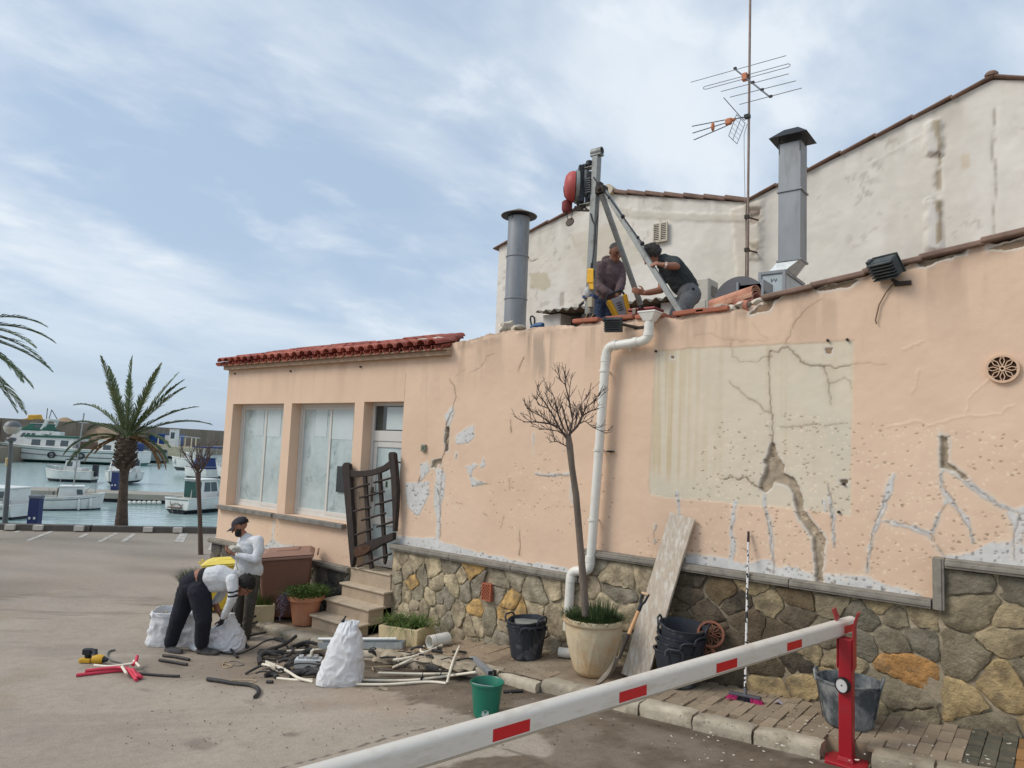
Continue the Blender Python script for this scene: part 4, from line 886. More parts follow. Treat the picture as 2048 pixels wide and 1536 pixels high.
cxm,cym,hw=(fx0+fx1)/2,(fy0+fy1)/2,s_*.86;mb=MB();z_=zt+.07;hw2=s_*.32
for f0,f1 in((0,0),):
 mb.hexa([(cxm-hw,cym-hw,z_),(cxm+hw,cym-hw,z_),(cxm+hw,cym+hw,z_),(cxm-hw,cym+hw,z_)],[(cxm-hw2,cym-hw2,z_+.15),(cxm+hw2,cym-hw2,z_+.15),(cxm+hw2,cym+hw2,z_+.15),(cxm-hw2,cym+hw2,z_+.15)])
mb.build('rain_cap',m_blk,sq,bevel=.004)
Y=2.3;xa,xb=onY(1384,590,Y).x,onY(1417,590,Y).x;zt=onY(1405,556,Y).z;yb=Y+.36
ac=thing('air_conditioner','beige air conditioning unit on the roof behind the bending man','air conditioner',((xa+xb)/2,Y,4.0))
m_ac=mat('beige_ac_paint',lin(190,186,174),.5,.06,3,.04,30,dirt=lin(160,152,136),da=.4,ds=3);mb=MB();mb.bx(xa-.35,xb,Y,yb,4.02,zt);mb.build('casing',m_ac,ac,bevel=.02)
mb=MB();mb.bx(xb,xb+.012,Y+.1,Y+.28,zt-.25,zt-.1);mb.build('side_handle',mat('ac_recess',lin(128,122,112),.6),ac);mb=MB();mb.bx(xa-.1,xa+.1,Y-.004,Y,zt-.1,zt-.085);mb.build('maker_plate',mat('plate_grey',lin(120,120,118),.5),ac)
mb=MB();mb.bx(xb-.14,xb-.04,Y-.01,Y,zt-.52,zt-.32);mb.build('service_cover',m_ac,ac,bevel=.005);mb=MB();mb.bx(xa-.3,xb-.05,Y,yb,3.95,4.02);mb.build('foot',m_blk,ac)
Y=2.0;P=onY(1470,606,Y);cw=thing('fan_cowl','dark rounded metal extractor cowl beside the stacked tiles','extractor fan',(P.x,Y,4.0));R=.36;R2=Matrix.Rotation(rad(90),3,'X')
c0=onY(1478,606,Y);mb=MB();mb.lathe([(R,-.16),(R,.16)],(c0.x,Y+.16,c0.z),40,R2);mb.build('casing',mat('dark_grey_steel',lin(104,104,108),.55,.12,4,.05,40,metal=.3),cw,smooth=40)
mb=MB();t0=onY(1478,571,Y).z;mb.bx(c0.x,c0.x+.3,Y,Y+.32,c0.z+.02,t0);mb.build('outlet',m_galv2,cw,bevel=.004);[(mb:=MB(),mb.bx(c0.x+e,c0.x+e+.03,Y-.03,Y+.35,c0.z,t0+.04),mb.build('flange',m_galv,cw))for e in(-.03,.3)]
m_tb=M_tile
def barrel(A,B,r0,r1,up,n=10,th=.014):
 A,B,up=Vector(A),Vector(B),Vector(up);d=(B-A).normalized();x=d.cross(up).normalized();u=x.cross(d);vs=[]
 for p,r in((A,r0),(B,r1)):
  for rr in(r,r-th):
   for k in range(n+1):a=math.pi*k/n;vs.append(p-x*rr*math.cos(a)+u*rr*.8*math.sin(a))
 m=n+1;fs=[]
 for k in range(n):fs+=[(k,k+1,2*m+k+1,2*m+k),(m+k+1,m+k,3*m+k,3*m+k+1),(k+1,k,m+k,m+k+1),(2*m+k,2*m+k+1,3*m+k+1,3*m+k)]
 fs+=[(0,2*m,3*m,m),(n,m+n,3*m+n,2*m+n)];return vs,fs
A,B=onY(1424,618,.25),onY(1512,588,.12);order=('lowest','second from the bottom','third from the bottom','topmost')
for k in range(4):
 mb=MB();o=Vector((random.uniform(-.01,.01),random.uniform(-.02,.02),-.03+k*.026));mb.add(*barrel(A+o,B+o+Vector((0,0,-.02)),.075,.09,(0,-.25,1)));t=mb.build('roof_tile',M_tile,None,smooth=45,color=tuple(v*random.uniform(.9,1.1)for v in lin(178,128,108)))
 tag(t,f'spare curved clay tile, {order[k]} of the stack on the wall head','roof tile','stacked spare roof tiles')
A,B=onY(1505,612,.02),onY(1468,604,.2);mb=MB();mb.add(*barrel(A,B,.085,.075,(0,-.6,-.8)));tag(mb.build('roof_tile',M_tile,None,smooth=45,color=lin(166,110,92)),'single curved clay tile lying slanted against the tile stack','roof tile','stacked spare roof tiles')
Y=4.25;b,t=onY(1494,600,Y),onY(1493,-60,Y);an=thing('aerial_mast','tall thin television aerial mast rising in front of the white houses','antenna',(b.x,Y,4.0))
m_mast=mat('rusty_mast',lin(140,122,112),.6,.2,10,.1,60,metal=.3);m_al=mat('grey_aluminium',lin(104,106,110),.5,.1,10,0,metal=.4);m_or=mat('orange_plastic',lin(188,118,82),.55,.1,10,.05,40)
mb=MB();mb.cyl((b.x,Y,3.98),(b.x,Y,6.6),.027,n=10);mb.cyl((b.x,Y,6.5),(b.x,Y,t.z),.021,n=10);mb.build('mast_pole',m_mast,an,smooth=40)
TA=lambda a,b_:onY(1370+a*.14327,90+b_*.14327,Y-.05)
def PYd(a,b_,Yd):return onY(1370+a*.14327,90+b_*.14327,Yd)
boomA,boomB=PYd(700,340,Y+.22),PYd(1190,730,Y-.6)
mb=MB();mb.tube([boomA,boomB],.013,8);vb=mb.build('boom',m_al,an)
els=[((80,520),(1412,148),700,340),((500,650),(1447,402),960,520),((628,728),(1548,500),1085,618),((760,830),(1632,600),1195,715)]
for(p,q,ca,cb)in els:
 tt=(ca-700)/(1190-700);Yd=(Y+.22)*(1-tt)+(Y-.6)*tt;c_=boomA.lerp(boomB,tt);a_,b_=PYd(*p,Yd),PYd(*q,Yd)
 mb=MB();mb.tube([a_,b_],.0065,6);mb.build('element',m_al,an);mb=MB();mb.box(c_+Vector((0,0,.02)),(.05,.04,.03));mb.build('element_clip',m_blk,an)
tt=.3;Yd=(Y+.22)*(1-tt)+(Y-.6)*tt
loop=[PYd(*p,Yd)for p in[(860,420),(1440,262),(1465,270),(1468,290),(1445,308),(870,462),(800,480),(290,618),(258,612),(256,592),(280,578),(820,435),(860,420)]]
mb=MB();mb.tube(loop,.0065,6);mb.build('folded_dipole',m_al,an);c_=boomA.lerp(boomB,tt);mb=MB();mb.box(c_,(.09,.09,.13));mb.build('junction_box',m_or,an,bevel=.015)
D0,D1=PYd(560,1060,Y-.1),PYd(870,998,Y-.02);mb=MB();mb.tube([D0,D1],.011,6);mb.build('uhf_arm',m_al,an);mb=MB();mb.box(D1,(.09,.08,.06));mb.build('mast_clamp',m_blk,an)
for p,q in(((100,1135),(560,1045)),((108,1230),(560,1090)),((125,1325),(590,1125))):
 a_,b_=PYd(*p,Y-.35),PYd(*q,Y-.12);mb=MB();mb.tube([a_,b_],.009,6)
 for k in range(8):c_=a_.lerp(b_,(k+.3)/8);mb.tube([c_-Vector((.012,.05,.02)),c_+Vector((-.012,.05,.02))],.004,4)
 mb.build('uhf_boom',m_al,an)
pz=Matrix.Rotation(0,3,'Z');mb=MB();P=PYd(388,1140,Y-.22);mb.ball(P,(.032,.035,.082));mb.build('spacer',m_or,an,smooth=40);P=PYd(610,1070,Y-.12);mb=MB();mb.box(P,(.12,.07,.12));mb.build('uhf_housing',m_or,an,bevel=.03,seg=3);P2_=PYd(670,1045,Y-.1);mb=MB();mb.box(P2_,(.08,.05,.06));mb.build('uhf_housing_neck',m_or,an,bevel=.02)
mb=MB();q=[PYd(*p,Y-.08)for p in((720,970),(610,1268),(725,1380),(840,1095))]
for k in range(4):mb.tube([q[k],q[(k+1)%4]],.006,5)
for k in range(1,5):
 f=k/5;mb.tube([q[0].lerp(q[1],f),q[3].lerp(q[2],f)],.004,4)
mb.tube([q[0].lerp(q[3],.5),q[1].lerp(q[2],.5)],.006,5);mb.tube([PYd(540,735,Y-.3),PYd(760,985,Y-.08),PYd(835,1055,Y)],.007,5);mb.build('reflector_grid',m_al,an)
mb=MB();mb.tube([PYd(870,1100,Y),PYd(825,1250,Y+.02),PYd(826,1500,Y),onY(1490,400,Y),onY(1493,560,Y)],.005,5);mb.build('aerial_cable',mat('cable_pale',lin(150,144,136),.6),an)
for zz_,px in((434,0),(500,0)):
 P=onY(1494,zz_,Y);mb=MB();mb.beam(P,(P.x+.1,YW,P.z),.02,.02);mb.box(P,(.07,.07,.06));mb.build('wall_bracket',m_iron,an)
m_fl=mat('dark_floodlight',lin(62,68,70),.6,.2,8,.15,50,dirt=lin(110,108,100),da=.4,ds=8)
def floodlight(c,rz,tilt,label,arm,s=.27,mount=None):
 r=thing('floodlight',label,'floodlight',mount,'floodlights on the wall head');Rm=Matrix.Rotation(rz,3,'Z')@Matrix.Rotation(tilt,3,'X');c=Vector(c)
 mb=MB();mb.box(c,(s,s*.42,s*.8),R=Rm);mb.build('housing',m_fl,r,bevel=.012)
 mb=MB()
 for k in range(6):mb.box(c+Rm@Vector((0,s*.27,-s*.34+k*s*.136)),(s*1.02,s*.2,s*.045),R=Rm)
 mb.build('cooling_fins',m_fl,r)
 mb=MB();mb.box(c+Rm@Vector((0,-s*.24,0)),(s*1.08,s*.06,s*.9),R=Rm);mb.build('front_frame',m_fl,r,bevel=.006);mb=MB();mb.box(c+Rm@Vector((0,-s*.272,0)),(s*.9,.004,s*.7),R=Rm);mb.build('glass',mat('lamp_glass',lin(80,88,92),.1,spec=.7,bump=0),r)
 mb=MB();mb.box(c+Rm@Vector((s*.5,s*.05,s*.34)),(s*.2,s*.3,s*.3),R=Rm);mb.build('terminal_box',m_fl,r,bevel=.008)
 mb=MB();mb.tube(arm,.017,8);mb.box(arm[-1],(.13,.05,.035));mb.build('arm',m_iron,r)
 return r
c_=onY(1226,650,-.16);floodlight(c_,rad(200),rad(-12),'dark floodlight hanging left of the downpipe hopper',[c_,onY(1240,648,-.05),onY(1275,655,.0),onY(1281,656,.02)],.19,onY(1281,656,.02))
c_=onY(1772,535,-.1);floodlight(c_,rad(155),rad(-40),'dark finned floodlight tilted up on the right-hand wall head',[c_,onY(1786,560,-.04),onY(1796,566,-.03),onY(1806,567,-.02)],.225,onY(1806,567,-.02))
mb=MB();mb.tube([onY(*p,-.02)for p in((1788,566),(1772,585),(1758,610),(1751,640),(1753,648))],.006,6);tag(mb.build('loose_cable',mat('cable_dark',lin(110,92,74),.6),None),'thin loose cable hanging down the wall below the right floodlight','cable')
m_pvc=mat('white_pvc',lin(222,220,212),.45,.05,6,.04,40,dirt=lin(160,150,134),da=.35,ds=5,dlo=.52)
YP=-.12;W_=lambda a,b:onY(a,b,YP)
dp=thing('downpipe','white plastic downpipe with hopper head running down the peach wall','drainpipe',W_(1185,1000))
R=.052
def elbow(a,c_,b,n=6):return[Vector(a).lerp(Vector(c_),t).lerp(Vector(c_).lerp(Vector(b),t),t)for t in[k/n for k in range(n+1)]]
top=W_(1298,640);path=[W_(1299,640),W_(1297,668)]+elbow(W_(1297,668),W_(1296,682),W_(1272,685))+[W_(1228,691)]+elbow(W_(1228,691),W_(1213,693),W_(1212,715))+[W_(1211,730)]
mb=MB();mb.tube(path,R*1.02,14);mb.build('offset_bend',m_pvc,dp,smooth=40)
mb=MB();mb.tube([W_(1211,722),W_(1181,1128)],R,16);mb.build('straight_pipe',m_pvc,dp,smooth=40)
low=[W_(1181,1118)]+elbow(W_(1180,1128),W_(1179,1142),W_(1166,1142))+elbow(W_(1158,1142),W_(1142,1140),W_(1141,1158))+[W_(1135,1260)]
YP2=-.17;mb=MB();mb.tube(low,R*1.03,16);mb.build('lower_bend',m_pvc,dp,smooth=40)
for p,q in(((1212,713),(1211,724)),((1181,1112),(1180,1124)),((1143,1152),(1142,1163)),((1226,691),(1234,690)),((1268,685),(1276,684)),((1297,665),(1297,672))):
 mb=MB();mb.tube([W_(*p),W_(*q)],R*1.12,16);mb.build('socket',m_pvc,dp,smooth=40)
for p in((1209,742),(1197,900),(1186,1040)):
 c_=W_(*p);mb=MB();mb.lathe([(R+.001,-.012),(R+.009,-.012),(R+.009,.012),(R+.001,.012)],c_,18,cap=False);mb.beam(c_+Vector((0,R,0)),(c_.x,.0,c_.z),.015,.015);mb.build('pipe_clip',m_pvc,dp)
mb=MB();t=W_(1299,640);a=.105;mb.hexa([t+Vector((-R,-R,-.02)),t+Vector((R,-R,-.02)),t+Vector((R,R,-.02)),t+Vector((-R,R,-.02))],[t+Vector((-a,-.08,.075)),t+Vector((a,-.08,.075)),t+Vector((a,.1,.075)),t+Vector((-a,.1,.075))]);mb.bx(t.x-a-.006,t.x+a+.006,t.y-.086,t.y+.106,t.z+.072,t.z+.095);mb.build('hopper_head',m_pvc,dp,bevel=.01)
c_=onY(1261,700,-.1);mb=MB();mb.tube([onY(1262,685,-.12),onY(1259,695,-.1),onY(1260,702,-.08)],.012,6);mb.build('hook',m_pvc,dp)
c_=onY(1221,903,-.03);mb=MB();mb.cyl(c_+Vector((0,.04,0)),c_+Vector((0,-.05,0)),.012,n=8);mb.box(c_,(.1,.02,.015));mb.build('spare_bracket',m_iron,dp)
Y=2.2;xa,xb=onY(1086,640,Y).x,onY(1340,640,Y).x;zt=onY(1130,626,Y).z
sh=thing('roof_shed','low white shed with wavy grey sheet roof behind the hoist','shed',((xa+xb)/2,Y,4.0));mb=MB();xw=onY(1121,640,Y).x
m_sw=mat('shed_white',lin(204,200,192),.85,.08,3,.2,40);mb.bx(xa,xw,Y,Y+1.2,3.95,zt);mb.bx(xb-.15,xb,Y,Y+1.2,3.95,zt);mb.bx(xa,xb,Y+1.1,Y+1.2,3.95,zt);mb.bx((xa+xb)/2+.1,(xa+xb)/2+.3,Y,Y+.2,3.95,zt);mb.build('walls',m_sw,sh)
mb=MB();mb.bx(xw+.01,xb-.16,Y+.3,Y+.34,3.95,zt-.02);mb.build('shutter',mat('shed_dark_panel',lin(70,72,74),.7,.2,4,.1,30),sh)
vs,fs=[],[];n=90;x0,x1=xa-.05,xb+.12
for j,(yy,dz)in enumerate(((Y-.14,.0),(Y+1.25,.14))):
 for i in range(n+1):vs.append((x0+(x1-x0)*i/n,yy,zt+.035+dz+.026*math.sin(i*2*math.pi/6)))
for j,(yy,dz)in enumerate(((Y-.14,.0),(Y+1.25,.14))):
 for i in range(n+1):vs.append((x0+(x1-x0)*i/n,yy,zt+.024+dz+.026*math.sin(i*2*math.pi/6)))
m=n+1
for i in range(n):fs+=[(i,i+1,m+i+1,m+i),(2*m+i+1,2*m+i,3*m+i,3*m+i+1),(i+1,i,2*m+i,2*m+i+1)]
mb=MB();mb.add(vs,fs);mb.build('corrugated_roof',mat('fibre_cement',lin(122,118,108),.9,.2,6,.3,40,dirt=lin(80,78,70),da=.5,ds=5),sh,smooth=60,fix=False)
YH=.42;H_=lambda a,b,dy=0:onY(a,b,YH+dy)
T7=lambda a,b,dy=0:onY(1100+a*.23443,300+b*.23443,YH+dy)
T8=lambda a,b,dy=0:onY(1120+a*.10417,300+b*.10417,YH+dy)
base,tp=T7(330,1440),T7(400,60)
ho=thing('roof_hoist','builders hoist on the roof: grey mast with red motor and two slanting legs','hoist',(base.x,YH,4.1))
m_hg=mat('hoist_grey_paint',lin(138,142,140),.5,.1,5,.06,40,metal=.25,dirt=lin(100,90,78),da=.5,ds=7);m_red=mat('red_cover',lin(176,74,72),.5,.1,3,.05,40,dirt=lin(150,90,80),da=.4,ds=3);m_mot=mat('motor_black',lin(36,38,44),.5,.2,8,.1,40);m_yel=mat('yellow_plastic',lin(222,168,28),.45,.08,6,.03,40,dirt=lin(150,116,40),da=.3,ds=6)
mb=MB();mb.beam((base.x,YH,4.0),tp,.10,.085);mb.build('mast',m_hg,ho,bevel=.008)
mb=MB();mb.M=Matrix.Translation(tp+Vector((0,0,.04)));mb.lathe([(.05,-.075),(.05,.075),(.04,.075),(.04,-.075)],(0,0,.03),20,Matrix.Rotation(rad(90),3,'Y')@Matrix.Identity(3),cap=False);mb.box((0,0,-.02),(.15,.1,.02));mb.build('saddle',m_hg,ho)
for k,(p,q)in enumerate((((440,375),(775,1325)),((470,355),(1110,1385)))):
 a_,b_=T7(*p,.0),T7(*q,.55 if k==0 else-.14);mb=MB();mb.beam(a_,b_,.062,.05,(0,1,0));mb.build('leg',m_hg,ho,bevel=.006)
mb=MB();j=T7(440,345);mb.box(j,(.13,.12,.1));mb.cyl(j+Vector((0,-.09,0)),j+Vector((0,.09,0)),.025,n=10);mb.box(T7(430,300),(.05,.09,.07));mb.build('hinge',m_iron,ho,bevel=.01)
for zz_,px in((T7(350,152).z,345),(T7(330,462).z,335)):mb=MB();mb.box((T7(px,155).x,YH,zz_),(.2,.1,.012));mb.build('swivel_plate',m_hg,ho)
a_,b_=T8(495,400),T8(480,880);mb=MB();mb.cyl(a_,b_,.045,n=16);mb.build('swivel_tube',m_hg,ho,smooth=40)
c_=T8(390,700);c2=T8(570,700);mb=MB()
rz_=math.atan2(RGT.y,RGT.x);mb.box((c_.x,YH,T8(390,560).z),(.07,.2,.32),rz_);mb.box((c_.x+.01,YH,T8(390,900).z),(.09,.2,.2),rz_);mb.box((c2.x,YH,T8(570,520).z),(.06,.12,.12),rz_);mb.box((c2.x,YH,T8(570,720).z),(.05,.1,.1),rz_);mb.box((c2.x,YH+.01,T8(570,880).z),(.06,.12,.12),rz_);mb.build('motor',m_mot,ho,bevel=.015)
mb=MB();mb.M=Matrix.Translation(c2+Vector((0,-.07,0)));[mb.box((0,0,k*.03-.1),(.1,.01,.012))for k in range(7)];mb.build('motor_fins',mat('motor_fin',lin(90,94,98),.5,metal=.4,bump=0),ho)
c3=T8(320,710);rgh=Vector((RGT.x,RGT.y,0)).normalized();RZh=math.atan2(rgh.y,rgh.x);RYm=Matrix.Rotation(RZh,3,'Z')@Matrix.Rotation(rad(90),3,'Y');Rr=(T8(320,400).z-T8(320,1080).z)/2*.9;mb=MB()
mb.lathe([(Rr*.98,-.02),(Rr,.0),(Rr,.025),(Rr*.9,.03)],c3,36,RYm);mb.build('drum_rim',m_hg,ho,smooth=40)
mb=MB();c4=c3-rgh*.03;prof=[(Rr*.93,0),(Rr*.93,-.03),(Rr*.84,-.08),(Rr*.62,-.118),(Rr*.3,-.132),(0,-.134)];mb.lathe([(r,z)for r,z in prof],c4,32,RYm,cap=False);mb.build('red_drum_cover',m_red,ho,smooth=50)
mb=MB();q=[c4+Vector((-.198+.16*abs(t)**2.2,-Rr*.9*t*.3-.04 if 0 else-Rr*.8*t,.02))for t in[k/8-1 for k in range(17)]];mb.tube([c4+RYm@Vector((r,0,z-.003))for r,z in prof][::-1],.008,5);mb.build('cover_seam',mat('seam_dark',lin(110,40,40),.6),ho)
c5=T8(135,1090);mb=MB();mb.lathe([(.055,-.07),(.07,-.04),(.07,.06),(.05,.08)],c5,16);mb.build('rope_guide',mat('dark_red_block',lin(120,48,50),.6,.15,6,.1,40),ho,smooth=30)
a_,b_=T8(545,250),T8(395,430);mb=MB();mb.cyl(T8(560,215),T8(560,300),.042,n=14);mb.tube([a_,b_],.018,8);mb.box(T8(480,320),(.06,.06,.06));mb.build('upper_pulley',m_mot,ho,bevel=.005)
mb=MB();mb.tube([T8(200,1150),T8(550,1165),T8(550,1150)],.014,8);mb.tube([T8(470,1100),T8(545,1165)],.012,8);mb.tube([T8(290,1100),T8(390,1150),T8(480,1060)],.022,8);mb.tube([T8(440,900),T8(380,1150)],.016,8);mb.build('lower_frame',m_iron,ho)
mb=MB();mb.cyl(T8(530,880),T8(530,1000),.035,n=12);mb.build('winch_pin',m_mot,ho)
mb=MB();mb.tube([T8(130,1150),T8(130,1250),T8(150,1330)],.006,6);mb.tube([T8(235,1160),T8(232,1260),T8(215,1330)],.006,6);mb.build('hook_rope',m_iron,ho)
c6=T8(190,1385);mb=MB();mb.lathe([(.0,-.012),(.062,-.008),(.062,.008),(0,.012)],c6,24,Matrix.Rotation(rad(70),3,'X'));mb.build('counterweight_disc',mat('rusty_disc',lin(78,66,58),.7,.2,8,.2,40),ho)
mb=MB();mb.tube([T7(345,540,-.06),T7(360,600,-.06),T7(388,650,-.06),T7(384,750,-.06),T7(372,880,-.06),T7(355,990,-.06)],.008,6);mb.tube([T7(405,560,-.06),T7(395,620,-.06),T7(388,650,-.06)],.008,6);mb.tube([T7(370,230,-.06),T7(415,300,-.06),T7(440,340,-.05)],.008,6);mb.build('control_cable',m_mot,ho)
ka,kb_=T7(470,360,-.06),T7(825,850,-.16);mb=MB();mb.tube([ka,kb_],.010,6);mb.build('stay_rope',m_mot,ho)
for f in(.10,.44,.80,.90,.98):mb=MB();mb.ball(ka.lerp(kb_,f),.028 if f in(.44,.9)else .02,8,6);mb.build('rope_knot',m_mot,ho)
P=T7(342,1065,-.09);mb=MB();mb.hexa([T7(312,1135,-.13),T7(372,1135,-.13),T7(372,1135,-.04),T7(312,1135,-.04)],[T7(318,1010,-.13),T7(372,1010,-.13),T7(372,1010,-.04),T7(318,1010,-.04)]);pc=mb.build('pendant_control',m_yel,ho,bevel=.012)
mb=MB();mb.hexa([T7(345,1190,-.12),T7(372,1190,-.12),T7(372,1190,-.05),T7(345,1190,-.05)],[T7(325,1136,-.12),T7(372,1136,-.12),T7(372,1136,-.05),T7(325,1136,-.05)]);mb.build('grip',m_yel,pc,bevel=.008)
mb=MB();mb.cyl(T7(355,1008,-.09),T7(357,965,-.09),.016,n=8);mb.box(T7(370,1060,-.085),(.012,.05,.1));mb.build('strain_relief',m_mot,pc)
m_tape=mat('grey_tape',lin(176,178,178),.5,.2,14,.3,40)
mb=MB();mb.ball(T7(325,1215,-.06),(.05,.05,.075),10,8);mb.build('tape_wrap',m_tape,ho,smooth=60);mb=MB();a_=T7(345,1255,-.01);mb.box(a_,(.16,.13,.035));mb.build('blue_strap',mat('blue_strap',lin(46,66,110),.7),ho)
mb=MB();mb.box(T7(348,1300,-.05),(.07,.06,.13));mb.tube([T7(300,1270,-.05),T7(265,1320,-.05)],.012,6);mb.build('plug_box',mat('pale_plug',lin(170,162,140),.6),ho,bevel=.006)
mb=MB();mb.tube([T7(250,1330,-.06),T7(285,1300,-.06)],.02,6);mb.build('plug_end',m_mot,ho)
mb=MB();mb.tube([T7(340,1350,-.07),T7(320,1390,-.07),T7(300,1440,-.08),T7(340,1445,-.08),T7(370,1400,-.07)],.007,6);mb.build('base_cord',mat('cord_cream',lin(170,150,120),.7),ho)
mb=MB();mb.bx(base.x-.14,base.x+.14,YH-.14,YH+.14,base.z-.06,base.z-.02);mb.box((base.x,YH,base.z+.02),(.13,.12,.07));mb.build('base_plate',m_iron,ho)
m_tool=mat('dusty_red_case',lin(150,74,74),.6,.15,6,.1,40,dirt=lin(160,110,104),da=.4,ds=5)
a_,b_=T7(660,1430,.1),T7(890,1345,.1);tb=thing('tool_case','dusty red plastic tool case at the foot of the hoist leg','tool box',T7(770,1440,.1));za,zc=T7(700,1440,.1).z,T7(800,1340,.1).z;Yt=YH+.1
mb=MB();mb.bx(a_.x,b_.x,Yt,Yt+.24,za-.1,za+(zc-za)*.68);mb.build('body',m_tool,tb,bevel=.015);mb=MB();mb.bx(a_.x-.01,b_.x+.01,Yt-.01,Yt+.25,za+(zc-za)*.72,zc);mb.build('lid',m_tool,tb,bevel=.015)
mb=MB();mb.box((a_.x+.1,Yt-.014,za+(zc-za)*.65),(.05,.02,.08));mb.build('latch',mat('latch_steel',lin(130,116,100),.4,metal=.6),tb,bevel=.006);mb=MB();mb.tube([(a_.x+.16,Yt-.01,zc-.02),(a_.x+.18,Yt-.04,zc-.01),(b_.x-.16,Yt-.04,zc-.01),(b_.x-.14,Yt-.01,zc-.02)],.012,6);mb.build('carry_handle',m_mot,tb)
Yg=.12;g_=lambda a,b:onY(960+a*.2735,280+b*.2735,Yg)
gr=thing('angle_grinder','blue power tool with black handle lying on the wall head left of the shed','power tool',g_(400,1380));m_blu=mat('blue_tool',lin(52,88,128),.5,.1,6,.05,40)
mb=MB();mb.tube([g_(375,1372),g_(410,1358),g_(450,1355),g_(460,1357)],[.028,.036,.04,.034],12);mb.build('body',m_blu,gr,smooth=40);mb=MB();mb.tube([g_(378,1365),g_(368,1310),g_(372,1290),g_(385,1288),g_(398,1300),g_(400,1330),g_(396,1345)],.012,8);mb.build('handle',m_mot,gr,smooth=40);mb=MB();mb.ball(g_(415,1378),(.07,.05,.012));mb.build('guard',m_mot,gr)
c_=onY(1017,655,.15);tag(lump((c_.x,.15,c_.z),(.11,.12,.09),'rubble_lump',None),'white plaster rubble heap on the wall head in front of the round flue','rubble')
# ================================================================== b
Zs=Vector((0,0,1))
m_bred=mat('barrier_red',lin(158,22,36),.42,.08,6,.08,40,dirt=lin(120,50,50),da=.5,ds=6,coat=.2);m_boom=mat('boom_white',lin(210,204,194),.42,.05,3,.05,60,dirt=lin(176,164,146),da=.5,ds=6,stretch=(1,1,4),coat=.2);m_boomlip=mat('boom_lip',lin(178,168,150),.5,.06,4,.03,30);m_refl=mat('red_reflective',lin(190,8,26),.35,.06,60,.05,200,coat=.3)
px0,py0=-1.345,-1.06;zg=zp(px0)-DROP;E0=onZ(1692,1250,1.42);E1=onZ(760,1522,1.42);bdir=(E1-E0).normalized();bz=math.atan2(bdir.y,bdir.x)
bp_=thing('barrier_post','red steel barrier rest post with round disc, standing at the kerb','barrier post',(px0,py0,zg))
mb=MB();mb.bx(px0-.048,px0+.048,py0-.05,py0+.05,zg,1.355);mb.build('post',m_bred,bp_,bevel=.008)
mb=MB();q=[(-.13,-.11),(.10,-.13),(.15,-.02),(.13,.1),(-.12,.11),(-.16,.02)];mb.prism(q,lambda a,b,h:(px0+a,py0+b,h),zg-.02,zg+.018);mb.build('foot_plate',m_bred,bp_,bevel=.006)
mb=MB();mb.hexa([(px0-.06,py0-.06,zg+.018),(px0+.06,py0-.06,zg+.018),(px0+.06,py0+.06,zg+.018),(px0-.06,py0+.06,zg+.018)],[(px0-.05,py0-.052,zg+.05),(px0+.05,py0-.052,zg+.05),(px0+.05,py0+.052,zg+.05),(px0-.05,py0+.052,zg+.05)]);mb.build('weld_collar',m_bred,bp_,bevel=.004)
for s in(-1,1):
 mb=MB();xx=px0+s*.056;prof=[(0,1.13),(0,1.44),(.012*s,1.50),(.034*s,1.56)]
 for(a,z0),(b,z1)in zip(prof[:-1],prof[1:]):mb.hexa([(xx+a-.004,py0-.05,z0),(xx+a+.004,py0-.05,z0),(xx+a+.004,py0+.05,z0),(xx+a-.004,py0+.05,z0)],[(xx+b-.004,py0-.05,z1),(xx+b+.004,py0-.05,z1),(xx+b+.004,py0+.05,z1),(xx+b-.004,py0+.05,z1)])
 mb.build('cradle_plate',m_bred,bp_)
dR=Matrix.Rotation(rad(-22),3,'Z')@Matrix.Rotation(rad(90),3,'X');dc=onY(1688,1370,py0-.052)
mb=MB();mb.lathe([(.050,0),(.057,.0),(.057,.035),(.050,.035)],dc,28,dR,cap=False);dk=mb.build('disc_rim',mat('black_rubber',lin(30,30,32),.6,.1,8,.05,40),bp_,smooth=40)
mb=MB();mb.lathe([(.050,.004),(.050,.028),(.006,.028)],dc,28,dR);mb.build('white_disc',mat('disc_white',lin(196,196,196),.5,.05,5,.05,40),bp_,smooth=40);mb=MB();mb.lathe([(.006,.02),(.006,.031)],dc,10,dR);mb.build('disc_pin',m_blk,bp_)
bo=thing('barrier_boom','long white barrier boom with red reflective patches resting on the red post','barrier',E0)
Pfar=E0+bdir*6.3;side=Vector((-bdir.y,bdir.x,0));side=side if side.x>0 else-side
def bpf(a,b,h):return E0+bdir*h+side*a+Zs*b
prof=[(-.036,-.062),(.036,-.062),(.043,-.055),(.043,.03)]+[(.043*math.cos(t),.03+.036*math.sin(t))for t in[rad(k)for k in range(15,180,15)]]+[(-.043,.03),(-.043,-.055)]
prof=[(a,b*.86)for a,b in prof];mb=MB();mb.prism(prof,bpf,-.09,6.3);mb.build('boom_profile',m_boom,bo,smooth=35)
mb=MB();mb.prism([(-.03,-.064),(.034,-.064),(.040,-.057),(.036,-.0536),(-.03,-.0536)],bpf,-.085,6.3);mb.build('boom_lip',m_boomlip,bo,smooth=35)
mb=MB();mb.prism([(a*1.04,b*1.02)for a,b in prof],bpf,-.095,-.0905);mb.build('end_cap',mat('end_cap_grey',lin(150,146,140),.5),bo)
for a,b in(((1671,1258),(1692,1252)),((1560,1293),(1588,1284)),((1421,1336),(1460,1323)),((1232,1396),(1285,1379)),((978,1471),(1052,1449))):
 h0,h1=(onZ(*a,1.40)-E0).dot(bdir),(onZ(*b,1.40)-E0).dot(bdir)
 mb=MB();mb.prism([(.0435,-.040),(.0445,-.040),(.0445,.015),(.0435,.015)],bpf,min(h0,h1),max(h0,h1));mb.build('red_patch',m_refl,bo)
